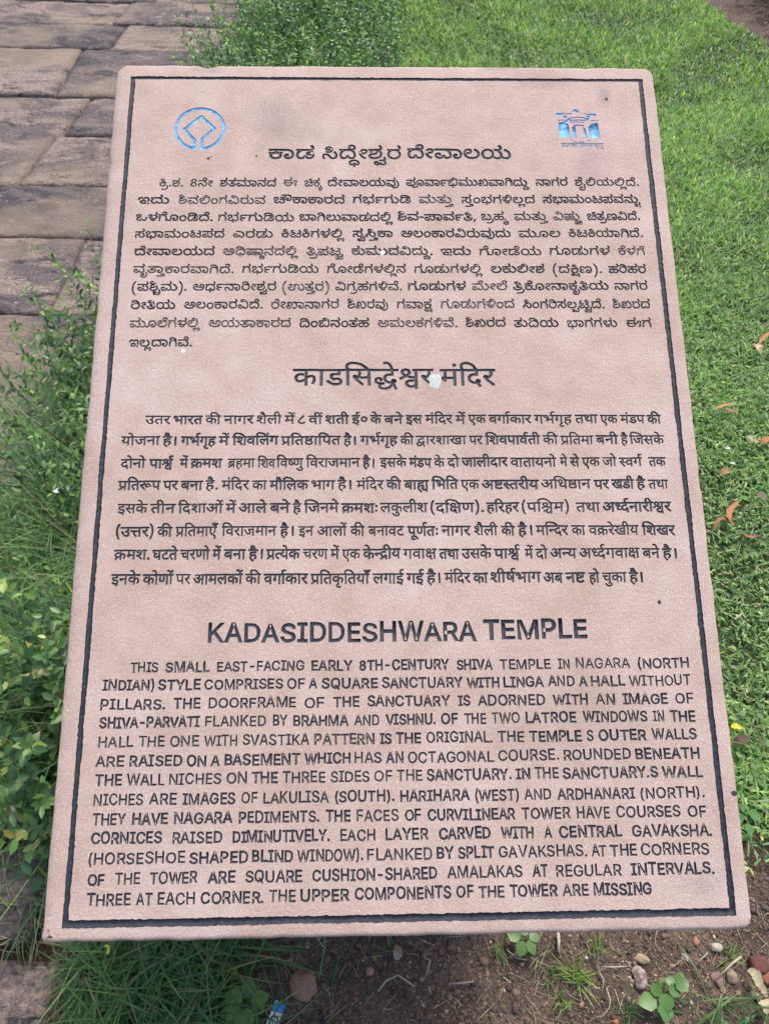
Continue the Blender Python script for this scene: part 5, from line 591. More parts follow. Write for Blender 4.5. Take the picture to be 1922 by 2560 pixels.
0,0,119,152,0,1,2,2874,4074,1415,1330,7,148,0,0,104,124,0,111,52,0,122,82,0,104,136,0,149,51,0,104,164,0,1,2,3369,4075,1242,1332,2,139,0,0,111,114,0,1,2,3518,4076,1377,
1333,9,106,0,0,122,52,0,128,136,0,139,111,0,104,114,0,128,51,0,135,112,0,117,0,0,125,114,0,1,2,4057,4077,1378,1335,2,103,0,0,119,152,0,1,2,4226,4078,1342,1336,5,145,0,0,
146,114,0,117,51,0,112,114,0,104,120,0,1,2,4556,4079,1480,1337,3,132,0,0,120,114,0,125,111,0,1,2,4789,4080,1190,1338,2,137,0,0,123,106,0,1,2,4872,4080,1321,1338,5,150,0,
0,142,52,0,107,148,0,103,135,0,109,109,0,1,3,168,4285,1392,1335,4,115,0,0,141,104,0,120,52,0,141,111,0,1,3,426,4285,1392,1336,4,139,0,0,104,114,0,110,51,0,135,140,0,1,3,
706,4286,1190,1337,2,112,0,0,126,120,0,1,3,804,4286,1392,1338,3,151,0,0,112,152,0,122,120,0,1,3,1140,4287,1260,1339,4,152,0,0,137,114,0,112,106,0,104,120,0,1,3,1414,4288,
1069,1340,3,106,0,0,122,52,0,128,136,0,1,3,1586,4288,1269,1341,5,146,0,0,128,52,0,153,111,0,154,75,0,155,145,0,1,3,1857,4289,1359,1342,8,146,0,0,128,52,0,111,111,0,104,
82,0,142,52,0,112,148,0,104,120,0,120,51,0,1,3,2379,4290,1217,1344,2,137,0,0,123,106,0,1,3,2444,4290,1392,1345,1,143,0,0,1,3,2538,4290,1253,1345,4,133,0,0,107,98,0,103,
135,0,109,109,0,1,3,2807,4291,1157,1346,4,112,0,0,113,120,0,105,0,0,139,115,0,1,3,3036,4291,1241,1347,2,103,0,0,109,108,0,1,3,3158,4292,1392,1347,2,115,0,0,141,104,0,1,3,
3294,4292,1347,1348,7,142,0,0,104,148,0,124,52,0,125,136,0,115,52,0,104,104,0,111,51,0,1,3,3743,4293,1392,1350,7,128,0,0,104,111,0,117,52,0,104,114,0,140,52,0,120,116,0,
141,111,0,1,3,4204,4294,1103,1352,2,112,0,0,109,120,0,1,3,4297,4294,1248,1352,2,107,0,0,109,135,0,1,3,4409,4294,1238,1352,2,134,0,0,103,111,0,1,3,4599,4295,1293,1353,2,
142,0,0,141,148,0,1,3,4756,4295,1392,1354,4,156,0,0,128,78,0,121,111,0,135,113,0,1,3,5032,4296,1167,1355,2,117,0,0,103,114,0,1,4,161,4493,1367,1351,5,145,0,0,146,114,0,
117,51,0,157,114,0,139,158,0,1,4,565,4495,1343,1352,2,139,0,0,111,114,0,1,4,724,4496,1419,1353,3,132,0,0,120,114,0,104,111,0,1,4,949,4496,1508,1354,3,137,0,0,123,106,0,
158,0,0,1,4,1094,4497,1387,1354,5,112,0,0,113,120,0,114,0,0,115,51,0,111,104,0,1,4,1370,4498,1295,1356,2,103,0,0,104,152,0,1,4,1529,4499,1371,1356,5,112,0,0,159,120,0,
106,51,0,124,52,0,103,136,0,1,4,1901,4500,1438,1358,3,118,0,0,104,141,0,121,51,0,1,4,2148,4501,1508,1359,2,137,0,0,123,106,0,1,4,2229,4501,1508,1359,1,143,0,0,1,4,2320,
4502,1379,1359,5,112,0,0,113,120,0,114,0,0,115,51,0,111,104,0,1,4,2594,4503,1306,1361,2,103,0,0,119,152,0,1,4,2755,4503,1392,1361,3,132,0,0,104,114,0,160,52,0,1,4,3008,
4504,1341,1362,4,161,0,0,118,52,0,146,140,0,117,52,0,1,4,3276,4505,1271,1363,2,134,0,0,103,111,0,1,4,3466,4506,1467,1364,7,162,0,0,163,153,0,156,117,0,117,77,0,111,114,0,
125,82,0,140,52,0,1,4,4012,4508,1508,1366,6,162,0,0,164,153,0,165,52,0,147,123,0,104,117,0,120,52,0,1,4,4504,4510,1382,1368,2,139,0,0,111,114,0,1,4,4667,4510,1223,1369,3,
149,0,0,105,164,0,125,115,0,1,4,4897,4511,1508,1370,2,137,0,0,123,106,0,1,4,5008,4512,1226,1370,3,117,0,0,138,114,0,104,128,0,1,5,170,4710,1376,1365,4,133,0,0,107,98,0,
103,135,0,109,109,0,1,5,464,4712,1583,1366,3,117,0,0,125,114,0,120,52,0,1,5,711,4713,1457,1367,5,114,0,0,115,52,0,122,104,0,104,136,0,166,52,0,1,5,1139,4715,1515,1369,2,
112,0,0,126,120,0,1,5,1253,4715,1490,1369,3,167,0,0,124,205,0,109,135,0,1,5,1535,4716,1598,1370,3,132,0,0,120,114,0,109,111,0,1,5,1744,4718,1375,1371,2,137,0,0,123,106,0,
1,5,1845,4718,1448,1372,5,150,0,0,142,52,0,120,148,0,112,111,0,109,120,0,1,5,2186,4719,1437,1373,4,151,0,0,112,152,0,122,120,0,168,136,0,1,5,2534,4721,1406,1374,6,124,0,
0,103,136,0,155,108,0,124,44,0,125,136,0,122,51,0,1,5,2981,4723,1588,1376,7,169,0,0,115,71,0,161,104,0,170,52,0,154,142,0,171,145,0,158,70,0,1,5,3502,4725,1372,1378,5,
137,0,0,172,106,0,111,52,0,137,82,0,111,106,0,1,5,3813,4727,1598,1380,6,169,0,0,139,71,0,161,113,0,173,52,0,112,139,0,171,120,0,1,5,4322,4729,1481,1382,3,117,0,0,138,114,
0,104,128,0,1,5,4564,4730,1484,1383,10,162,0,0,174,153,0,115,72,0,135,93,0,120,11,0,104,111,0,111,52,0,125,82,0,110,52,0,111,139,0,1,6,161,4924,1499,1378,5,169,0,0,116,
71,0,175,109,0,111,137,0,171,81,0,1,6,538,4926,1258,1380,2,103,0,0,119,152,0,1,6,701,4927,1299,1380,7,145,0,0,146,114,0,117,51,0,112,114,0,104,120,0,134,52,0,176,115,0,1,
6,1111,4929,1338,1382,8,146,0,0,128,52,0,111,111,0,104,82,0,142,52,0,112,148,0,104,120,0,120,51,0,1,6,1634,4932,1354,1384,2,137,0,0,123,106,0,1,6,1712,4932,1499,1385,1,
143,0,0,1,6,1798,4933,1274,1385,2,133,0,0,120,98,0,1,6,1963,4933,1361,1386,3,167,0,0,124,205,0,177,135,0,1,6,2265,4935,1205,1387,2,103,0,0,119,152,0,1,6,2424,4936,1314,
1387,5,132,0,0,120,114,0,104,111,0,128,52,0,178,111,0,1,6,2780,4938,1309,1389,6,139,0,0,179,114,0,154,0,0,135,144,0,117,0,0,168,114,0,1,6,3084,4939,1461,1390,4,120,0,0,
104,111,0,121,52,0,111,112,0,1,6,3375,4941,1338,1391,4,122,0,0,123,136,0,124,0,0,125,136,0,1,6,3627,4942,1151,1392,2,103,0,0,119,152,0,1,6,3779,4943,1447,1393,2,137,0,0,
123,106,0,1,6,3862,4943,1499,1393,1,143,0,0,1,6,3942,4944,1344,1394,5,112,0,0,150,120,0,180,51,0,115,72,0,111,104,0,1,6,4266,4945,1189,1395,2,103,0,0,104,152,0,1,6,4423,
4946,1329,1395,7,128,0,0,151,111,0,111,153,0,109,81,0,149,0,0,125,164,0,140,52,0,1,6,4908,4949,1376,1397,4,106,0,0,122,52,0,149,136,0,111,163,0,1,7,169,5135,1395,1391,4,
151,0,0,112,152,0,122,120,0,158,136,0,1,7,508,5137,1315,1393,4,181,0,0,178,118,0,117,101,0,109,114,0,1,7,755,5138,1258,1394,4,182,0,0,111,127,0,154,82,0,141,144,0,1,7,
1038,5140,1186,1395,2,112,0,0,126,120,0,1,7,1138,5140,1382,1395,3,132,0,0,120,114,0,104,111,0,1,7,1358,5142,1473,1396,2,137,0,0,123,106,0,1,7,1439,5142,1473,1396,1,143,0,
0,1,7,1517,5142,1306,1397,5,145,0,0,183,114,0,140,69,0,109,116,0,103,0,0,1,7,1841,5144,1232,1398,3,182,0,0,111,127,0,154,82,0,1,7,2087,5146,1255,1399,2,112,0,0,126,120,0,
1,7,2190,5146,1196,1399,2,134,0,0,103,111,0,1,7,2376,5148,1341,1400,6,103,0,0,109,108,0,180,44,0,184,72,0,185,104,0,140,52,0,1,7,2737,5150,1406,1402,4,121,0,0,128,113,0,
104,111,0,170,52,0,1,7,3060,5152,1174,1403,3,117,0,0,138,114,0,104,128,0,1,7,3261,5153,1322,1404,4,116,0,0,107,110,0,103,135,0,109,108,0,1,7,3552,5154,1473,1405,4,139,0,
0,104,114,0,110,51,0,135,140,0,1,7,3829,5156,1156,1406,2,112,0,0,126,120,0,1,7,3926,5157,1348,1406,2,115,0,0,141,104,0,1,7,4056,5157,1383,1407,3,162,0,0,180,153,0,140,71,
0,1,7,4316,5159,1466,1408,8,162,0,0,174,153,0,115,72,0,135,93,0,121,11,0,128,113,0,104,111,0,170,52,0,1,7,4892,5162,1358,1410,3,132,0,0,120,114,0,109,111,0,1,7,5074,5163,
1473,1411,2,137,0,0,123,106,0,1,7,5160,5164,1346,1411,1,143,0,0,1,8,161,5356,1369,1402,4,133,0,0,120,98,0,103,111,0,109,108,0,1,8,438,5358,1292,1403,4,103,0,0,141,152,0,
154,52,0,177,145,0,1,8,725,5359,1286,1404,2,139,0,0,111,114,0,1,8,876,5360,1302,1405,5,167,0,0,112,205,0,124,119,0,103,136,0,177,152,0,1,8,1336,5362,1306,1407,2,103,0,0,
119,152,0,1,8,1499,5363,1368,1408,7,128,0,0,121,111,0,104,113,0,135,52,0,103,0,0,104,152,0,111,52,0,1,8,1912,5365,1349,1409,10,145,0,0,146,114,0,117,51,0,103,114,0,136,
109,0,146,44,0,117,52,0,140,114,0,104,116,0,176,51,0,1,8,2464,5367,1353,1412,4,124,0,0,121,136,0,104,112,0,130,52,0,1,8,2762,5369,1413,1413,2,121,0,0,130,113,0,1,8,2940,
5370,1463,1414,2,137,0,0,123,106,0,1,8,3018,5370,1487,1414,1,143,0,0,1,8,3100,5370,1275,1414,5,112,0,0,113,120,0,114,0,0,115,51,0,111,104,0,1,8,3356,5372,1223,1416,2,103,
0,0,104,152,0,1,8,3504,5372,1487,1416,7,122,0,0,125,136,0,186,52,0,135,115,0,118,0,0,104,141,0,121,52,0,1,8,3981,5375,1289,1418,2,162,0,0,132,153,0,1,8,4182,5376,1487,
1419,2,120,0,0,163,111,0,1,8,4390,5377,1142,1420,2,137,0,0,141,106,0,1,8,4509,5377,1304,1420,4,182,0,0,155,127,0,103,0,0,104,152,0,1,8,4753,5378,1420,1421,2,137,0,0,123,
106,0,1,8,4832,5379,1333,1422,1,143,0,0,2,0,1016,5871,2279,2181,15,187,0,0,188,134,0,189,138,0,188,145,0,190,138,0,191,128,0,189,88,0,189,145,0,192,144,0,190,120,0,193,
128,0,194,149,0,188,197,0,195,138,0,188,129,0,2,0,3417,5867,2353,2199,6,196,0,0,192,129,0,197,120,0,198,181,0,199,128,0,192,113,0,2,1,377,6118,978,1135,4,196,0,0,193,129,
0,191,149,0,190,88,0,2,1,675,6119,1131,1136,5,190,0,0,197,128,0,188,181,0,199,138,0,199,113,0,2,1,1110,6120,1055,1138,11,192,0,0,188,120,0,190,138,0,196,129,0,200,129,0,
201,129,0,188,118,0,202,138,0,191,146,0,203,89,0,204,150,0,2,1,1918,6123,1137,1141,5,192,0,0,188,120,0,195,138,0,199,129,0,205,113,0,2,1,2337,6124,1041,1142,11,206,0,0,
196,130,0,193,129,0,200,148,0,202,130,0,192,146,0,203,120,0,196,151,0,207,129,0,195,149,0,205,129,0,2,1,3176,6127,982,1145,5,190,0,0,193,128,0,191,149,0,208,88,0,188,138,
0,2,1,3551,6128,1136,1147,6,196,0,0,192,129,0,197,120,0,198,181,0,199,128,0,192,113,0,2,1,4057,6129,907,1148,2,191,0,0,203,88,0,2,1,4208,6130,1147,1149,6,203,0,0,188,151,
0,204,138,0,188,149,0,195,138,0,188,129,0,2,1,4747,6132,1181,1151,6,209,0,0,203,78,0,210,151,0,195,153,0,196,128,0,193,130,0,2,2,151,6265,1071,1139,7,191,0,0,203,88,0,
189,151,0,191,144,0,188,88,0,203,138,0,211,151,0,2,2,619,6267,1175,1141,5,190,0,0,196,128,0,205,129,0,199,136,0,192,113,0,2,2,1013,6268,1124,1142,9,202,0,0,210,146,0,197,
153,0,198,181,0,195,127,0,191,129,0,190,88,0,192,129,0,190,120,0,2,2,1714,6270,1200,1145,2,210,0,0,201,153,0,2,2,1907,6271,1087,1145,1,188,0,0,2,2,2012,6272,1196,1146,6,
190,0,0,212,128,0,207,153,0,188,149,0,195,138,0,192,129,0,2,2,2527,6273,1124,1148,9,190,0,0,188,128,0,203,138,0,202,151,0,196,146,0,207,129,0,188,149,0,195,138,0,205,129,
0,2,2,3260,6276,1028,1150,4,194,0,0,191,197,0,196,88,0,193,129,0,2,2,3570,6277,1117,1152,5,199,0,0,191,113,0,203,88,0,204,151,0,188,149,0,2,2,3962,6278,1092,1153,3,188,0,
0,203,138,0,189,151,0,2,2,4229,6279,1059,1154,1,188,0,0,2,2,4329,6280,1196,1154,4,193,0,0,188,149,0,199,138,0,199,113,0,2,2,4667,6281,1090,1156,7,194,0,0,191,197,0,196,
88,0,193,129,0,210,149,0,207,153,0,196,149,0,2,3,143,6423,1246,1143,8,198,0,0,191,128,0,199,88,0,199,113,0,188,113,0,195,138,0,190,129,0,213,128,0,2,3,758,6425,1191,1145,
3,196,0,0,193,129,0,192,149,0,2,3,1050,6425,1194,1146,9,189,0,0,210,144,0,210,153,0,195,153,0,201,129,0,195,118,0,188,129,0,197,138,0,192,180,0,2,3,1863,6427,1334,1149,2,
210,0,0,201,153,0,2,3,2114,6428,1151,1150,3,196,0,0,193,129,0,192,149,0,2,3,2402,6428,1145,1151,9,190,0,0,188,128,0,203,138,0,202,151,0,196,146,0,207,129,0,188,149,0,195,
138,0,205,129,0,2,3,3180,6430,1024,1154,2,191,0,0,190,88,0,2,3,3350,6430,1191,1155,7,188,0,0,189,138,0,210,144,0,195,153,0,203,129,0,192,151,0,189,120,0,2,3,3997,6431,
1082,1157,4,194,0,0,191,197,0,196,88,0,193,129,0,2,3,4363,6432,1214,1159,2,188,0,0,203,138,0,2,3,4596,6433,1174,1160,5,191,0,0,197,88,0,188,181,0,204,138,0,192,149,0,2,3,
5051,6434,1212,1161,2,210,0,0,201,153,0,2,4,150,6573,1014,1147,13,190,0,0,193,128,0,191,149,0,208,88,0,188,138,0,200,138,0,198,130,0,188,128,0,195,138,0,208,128,0,188,
138,0,196,138,0,191,129,0,2,4,1030,6575,1139,1150,7,201,0,0,199,118,0,188,113,0,203,138,0,187,151,0,192,134,0,189,120,0,2,4,1597,6575,998,1152,2,214,0,0,205,131,0,2,4,
1772,6576,1094,1153,6,214,0,0,195,131,0,188,129,0,193,138,0,197,148,0,188,181,0,2,4,2293,6576,1014,1155,3,188,0,0,203,138,0,189,151,0,2,4,2558,6577,1008,1156,7,208,0,0,
191,138,0,190,88,0,193,128,0,203,149,0,207,151,0,213,149,0,2,4,3030,6577,1112,1158,2,210,0,0,201,153,0,2,4,3223,6578,987,1159,3,196,0,0,193,129,0,192,149,0,2,4,3462,6578,
1021,1160,3,196,0,0,194,129,0,210,197,0,2,4,3744,6578,1139,1161,6,199,0,0,188,113,0,196,138,0,195,129,0,210,129,0,192,153,0,2,4,4242,6579,1053,1163,7,194,0,0,191,197,0,
203,88,0,189,151,0,210,144,0,194,153,0,190,197,0,2,4,4843,6580,875,1165,2,191,0,0,203,88,0,2,4,4990,6580,1139,1166,3,196,0,0,193,129,0,192,149,0,2,5,145,6728,1175,1150,4,
193,0,0,188,149,0,199,138,0,199,113,0,2,5,485,6728,1116,1152,3,196,0,0,193,129,0,192,149,0,2,5,744,6728,1186,1153,3,210,0,0,203,153,0,192,151,0,2,5,1035,6729,1002,1154,4,
194,0,0,191,197,0,196,88,0,193,129,0,2,5,1352,6729,1101,1155,8,190,0,0,208,128,0,188,138,0,190,138,0,196,129,0,191,129,0,187,88,0,188,134,0,2,5,1953,6729,1123,1157,7,198,
0,0,188,128,0,196,138,0,196,129,0,192,129,0,195,120,0,203,129,0,2,5,2507,6730,962,1160,2,191,0,0,190,88,0,2,5,2641,6730,1119,1160,3,196,0,0,193,129,0,192,149,0,2,5,2901,
6730,1066,1161,9,210,0,0,195,153,0,191,129,0,204,88,0,191,149,0,203,88,0,188,151,0,199,138,0,213,113,0,2,5,3505,6730,1163,1164,3,196,0,0,193,129,0,192,149,0,2,5,3774,
6730,1138,1165,6,196,0,0,192,129,0,197,120,0,198,181,0,199,128,0,192,113,0,2,5,4262,6731,986,1167,1,190,0,0,2,5,4362,6731,1224,1167,5,210,0,0,207,153,0,196,149,0,192,129,
0,195,120,0,2,5,4822,6731,1133,1169,5,194,0,0,188,197,0,199,138,0,199,113,0,190,113,0,2,6,138,6887,1287,1153,3,188,0,0,195,138,0,192,129,0,2,6,418,6887,1193,1154,6,195,0,
0,188,129,0,191,138,0,190,88,0,192,128,0,189,120,0,2,6,892,6887,1149,1156,2,210,0,0,203,153,0,2,6,1095,6887,1116,1157,1,188,0,0,2,6,1201,6887,1173,1157,8,214,0,0,188,131,
0,190,138,0,192,128,0,197,120,0,192,181,0,203,120,0,196,151,0,2,6,1878,6886,1067,1160,5,194,0,0,193,197,0,191,149,0,202,88,0,193,146,0,2,6,2289,6886,1157,1162,3,193,0,0,
188,149,0,190,138,0,2,6,2561,6886,1050,1163,2,188,0,0,203,138,0,2,6,2738,6886,1148,1164,9,210,0,0,202,153,0,196,146,0,188,129,0,204,138,0,210,149,0,203,153,0,188,151,0,
199,138,0,2,6,3496,6885,1203,1167,7,202,0,0,210,146,0,207,153,0,195,149,0,190,129,0,192,128,0,213,120,0,2,6,4048,6885,1187,1169,7,195,0,0,210,129,0,207,153,0,203,148,0,
189,151,0,192,144,0,189,121,0,2,6,4660,6885,1195,1172,7,214,0,0,192,131,0,203,120,0,192,151,0,188,120,0,196,138,0,193,129,0,2,7,147,7032,1150,1156,3,196,0,0,193,129,0,
192,149,0,2,7,410,7032,1117,1158,4,194,0,0,188,197,0,199,138,0,199,113,0,2,7,751,7032,1138,1159,6,203,0,0,191,151,0,202,88,0,193,146,0,192,149,0,190,120,0,2,7,1226,7032,
1203,1161,2,210,0,0,203,153,0,2,7,1436,7032,1128,1162,3,196,0,0,193,129,0,192,149,0,2,7,1692,7032,1138,1163,5,196,0,0,193,129,0,195,149,0,192,128,0,192,121,0,2,7,2090,
7032,1100,1165,5,190,0,0,191,128,0,189,89,0,192,144,0,190,120,0,2,7,2455,7032,1189,1166,2,210,0,0,201,153,0,2,7,2647,7032,1086,1167,3,196,0,0,193,129,0,192,149,0,2,7,
2894,7032,1107,1168,10,190,0,0,188,128,0,203,138,0,202,151,0,196,146,0,207,129,0,188,149,0,195,138,0,205,129,0,213,135,0,2,7,3643,7032,1079,1171,2,191,0,0,203,88,0,2,7,
3801,7032,1043,1172,3,196,0,0,193,129,0,192,149,0,2,7,4039,7032,1134,1173,11,190,0,0,188,128,0,203,138,0,202,151,0,196,146,0,207,129,0,188,149,0,195,138,0,205,129,0,213,
135,0,190,54,0,2,7,4881,7032,1243,1176,4,194,0,0,188,197,0,199,138,0,199,113,0,2,8,143,7185,1067,1159,6,203,0,0,191,151,0,202,88,0,193,146,0,192,149,0,190,120,0,2,8,603,
7186,1208,1161,3,188,0,0,195,138,0,192,129,0,2,8,877,7187,1089,1162,6,191,0,0,197,88,0,188,181,0,204,138,0,192,149,0,190,120,0,2,8,1355,7189,1043,1164,2,210,0,0,201,153,
0,2,8,1533,7189,1100,1165,8,199,0,0,188,113,0,187,138,0,207,134,0,199,149,0,191,113,0,190,89,0,188,128,0,2,8,2119,7191,1109,1167,8,209,0,0,190,78,0,210,128,0,207,153,0,
196,149,0,193,129,0,211,149,0,213,78,0,2,8,2664,7193,1108,1169,8,193,0,0,188,149,0,195,138,0,191,128,0,193,89,0,188,148,0,195,138,0,188,129,0,2,8,3286,7195,1052,1171,6,
209,0,0,194,78,0,192,197,0,190,120,0,196,129,0,211,129,0,2,8,3707,7196,1067,1173,3,188,0,0,203,138,0,189,151,0,2,8,3981,7197,1087,1174,9,188,0,0,195,138,0,189,129,0,193,
144,0,188,149,0,203,138,0,188,150,0,195,138,0,191,129,0,2,8,4668,7199,1216,1177,8,209,0,0,203,78,0,210,151,0,195,153,0,196,128,0,193,130,0,211,148,0,213,78,0,2,9,150,
7339,1030,1161,4,196,0,0,193,129,0,192,149,0,205,120,0,2,9,470,7339,1093,1163,4,193,0,0,188,149,0,208,138,0,192,138,0,2,9,808,7340,1150,1164,6,203,0,0,188,151,0,204,138,
0,188,149,0,195,138,0,188,129,0,2,9,1337,7341,1084,1166,10,198,0,0,192,128,0,189,120,0,191,144,0,197,88,0,192,181,0,203,120,0,196,151,0,190,129,0,213,128,0,2,9,2057,7342,
1044,1169,3,196,0,0,193,129,0,192,149,0,2,9,2305,7343,1088,1170,5,201,0,0,188,118,0,202,138,0,192,146,0,190,120,0,2,9,2704,7344,1062,1172,2,210,0,0,201,153,0,2,9,2893,
7344,1053,1172,11,202,0,0,207,146,0,195,149,0,208,129,0,191,138,0,199,88,0,191,113,0,203,88,0,192,151,0,188,120,0,195,138,0,2,9,3673,7345,1129,1176,5,196,0,0,210,129,0,
194,153,0,192,197,0,195,120,0,2,9,4129,7346,1049,1177,4,193,0,0,188,149,0,208,138,0,192,138,0,2,9,4458,7347,1151,1179,7,202,0,0,210,146,0,207,153,0,195,149,0,190,129,0,
192,128,0,190,120,0,2,9,5059,7348,1215,1181,2,210,0,0,201,153,0,2,10,147,7485,1094,1164,8,202,0,0,210,146,0,195,153,0,203,129,0,191,150,0,202,89,0,192,146,0,190,120,0,2,
10,803,7486,1109,1167,6,195,0,0,188,129,0,191,138,0,190,88,0,192,128,0,189,120,0,2,10,1294,7487,1011,1169,13,189,0,0,191,144,0,197,89,0,191,180,0,203,88,0,207,151,0,196,
149,0,191,129,0,208,88,0,192,138,0,199,120,0,205,113,0,213,136,0,2,10,2168,7489,1088,1172,4,192,0,0,188,120,0,202,138,0,193,146,0,2,10,2541,7489,1128,1174,5,199,0,0,188,
113,0,205,138,0,192,136,0,195,120,0,2,10,2981,7490,1068,1176,6,202,0,0,188,146,0,195,138,0,208,129,0,192,138,0,189,120,0,2,10,3499,7491,970,1178,4,194,0,0,191,197,0,196,
88,0,193,129,0,2,10,3853,7492,936,1179,1,188,0,0,2,10,3975,7492,1134,1180,7,202,0,0,192,146,0,203,120,0,196,151,0,195,129,0,188,129,0,199,138,0,2,10,4579,7493,1157,1182,
9,204,0,0,188,149,0,208,138,0,188,138,0,187,138,0,190,135,0,193,128,0,188,149,0,213,137,0,2,11,132,7641,1220,1165,10,209,0,0,193,78,0,210,149,0,195,153,0,190,128,0,192,
129,0,190,120,0,193,128,0,210,149,0,192,153,0,2,11,954,7640,1186,1169,6,190,0,0,193,128,0,188,149,0,198,138,0,192,128,0,189,120,0,2,11,1455,7640,1095,1171,5,214,0,0,199,
131,0,191,113,0,203,88,0,189,151,0,2,11,1828,7640,1016,1173,8,194,0,0,191,197,0,203,88,0,189,151,0,210,144,0,194,153,0,211,197,0,213,78,0,2,11,2389,7640,1190,1175,7,201,
0,0,199,118,0,188,113,0,203,138,0,187,151,0,192,134,0,189,120,0,2,11,2958,7639,1104,1178,2,214,0,0,205,131,0,2,11,3135,7639,1034,1178,5,190,0,0,198,128,0,199,128,0,191,
113,0,196,88,0,2,11,3465,7639,1142,1180,10,204,0,0,188,149,0,208,138,0,188,138,0,187,138,0,190,135,0,193,128,0,188,149,0,190,137,0,213,129,0,2,11,4233,7639,949,1183,2,
188,0,0,196,138,0,2,11,4389,7639,1133,1184,3,196,0,0,193,129,0,192,149,0,2,11,4638,7638,1203,1185,7,202,0,0,210,146,0,195,153,0,203,129,0,192,150,0,195,121,0,190,128,0,2,
12,144,7790,1070,1167,2,210,0,0,201,153,0,2,12,362,7789,1063,1168,3,196,0,0,193,129,0,192,149,0,2,12,646,7789,1057,1170,5,196,0,0,210,129,0,194,153,0,192,197,0,195,120,0,
2,12,1109,7789,1177,1172,3,188,0,0,195,138,0,192,129,0,2,12,1408,7789,1144,1173,6,190,0,0,212,128,0,207,153,0,188,149,0,195,138,0,192,129,0,2,12,1946,7789,1076,1175,14,
202,0,0,207,146,0,190,149,0,193,128,0,191,149,0,210,88,0,203,153,0,200,151,0,190,129,0,193,129,0,188,148,0,195,138,0,192,129,0,189,120,0,2,12,3045,7788,1117,1180,8,188,0,
0,197,138,0,188,181,0,199,138,0,188,113,0,187,138,0,188,134,0,190,138,0,2,12,3740,7788,926,1183,2,188,0,0,196,138,0,2,12,3925,7788,1179,1184,7,195,0,0,192,129,0,204,120,
0,207,149,0,199,149,0,188,113,0,195,138,0,2,12,4548,7788,1160,1186,10,191,0,0,203,88,0,196,151,0,192,129,0,195,120,0,208,129,0,188,138,0,199,138,0,190,113,0,213,128,0,2,
13,151,7942,1109,1169,5,196,0,0,193,129,0,195,149,0,192,128,0,192,121,0,2,13,547,7941,961,1170,2,188,0,0,196,138,0,2,13,708,7940,1146,1171,4,192,0,0,188,120,0,202,138,0,
193,146,0,2,13,1055,7940,1166,1173,7,202,0,0,210,146,0,195,153,0,203,129,0,192,150,0,195,121,0,213,128,0,2,13,1603,7938,1098,1175,3,196,0,0,193,129,0,192,149,0,2,13,1850,
7937,1230,1176,5,207,0,0,198,149,0,198,128,0,192,127,0,195,121,0,2,13,2291,7936,1091,1178,10,202,0,0,210,146,0,197,153,0,198,181,0,210,127,0,203,153,0,192,151,0,203,120,
0,196,151,0,190,129,0,2,13,3111,7933,1063,1182,2,210,0,0,201,153,0,2,13,3291,7933,1098,1183,3,196,0,0,193,129,0,192,149,0,2,13,3544,7932,1073,1184,5,196,0,0,210,129,0,
194,153,0,192,197,0,195,120,0,2,13,3976,7931,1124,1186,3,188,0,0,195,138,0,192,129,0,2,13,4224,7930,1059,1187,7,197,0,0,191,181,0,190,88,0,190,128,0,191,128,0,203,89,0,
204,150,0,]
MOTTO = [6026,14,145,0,0,183,114,0,120,69,0,103,111,0,119,153,0,215,52,0,117,51,0,112,114,0,139,120,0,104,114,0,128,51,0,136,112,0,154,0,0,155,144,0,]
class Reader:
    def __init__(self, numbers): self.n = numbers; self.p = 0
    def take(self): self.p += 1; return self.n[self.p - 1]
    def more(self): return self.p < len(self.n)
    def letters(self):
        out = []; pos = 0
        for _ in range(self.take()):
            a = self.take(); pos += self.take(); out.append((a, pos * 5, self.take() * 5))
        return out
def unpack():
    g = []; rd = Reader(GLYPHS)
    while rd.more():
        cs = []
        for _ in range(rd.take()):
            x = y = 0; c = []
            for _ in range(rd.take()): x += rd.take(); y += rd.take(); c.append((x * 5, y * 5))
            cs.append(c)
        g.append(cs)
    words = []; rd = Reader(WORDS)
    while rd.more():
        s = rd.take(); words.append(('KHE'[s], rd.take(), rd.take() / 10, rd.take() / 10, rd.take() / 1e5, rd.take() / 1e5, rd.letters()))
    rd = Reader(MOTTO)
    return {'g': g, 'w': words, 'm': (rd.take(), rd.letters())}
# ================================================================== THE SETTING
# ground sheet: finely divided near the camera, one sheet out to the horizon
def axis(lo, hi, step, far):
    a = list(np.arange(lo, hi + step / 2, step)); d = step
    x = a[-1]
    while x < far: d *= 1.35; x += d; a.append(x)
    x = a[0]; d = step; pre = []
    while x > -far: d *= 1.35; x -= d; pre.append(x)
    return pre[::-1] + a
gx, gy = axis(-0.8, 1.1, 0.007, 150), axis(-0.3, 1.2, 0.007, 150)
GV = []
for y in gy:
    for x in gx:
        near = max(0.0, 1 - max(abs(x - .2) - .9, abs(y - .4) - .8, 0) * 1.2)
        z = -0.006 + near * (0.012 * fbm((x * 5, y * 5, 0.3), 3) + 0.0035 * fbm((x * 42, y * 42, 7), 3) - 0.002)
        GV.append((x, y, z))
nx = len(gx); ny = len(gy)
ii = (np.arange(ny - 1)[:, None] * nx + np.arange(nx - 1)[None, :]).ravel()
GF = np.stack([ii, ii + 1, ii + nx + 1, ii + nx], 1)
soil = link('ground', mesh('ground', GV, GF, M_SOIL, True)); tag(soil, 'dark brown earth under the lawn, plants and plaque', kind='structure')
def soil_z(x, y): return -0.006 + 0.012 * fbm((x * 5, y * 5, 0.3), 3) + 0.0035 * fbm((x * 42, y * 42, 7), 3) - 0.002

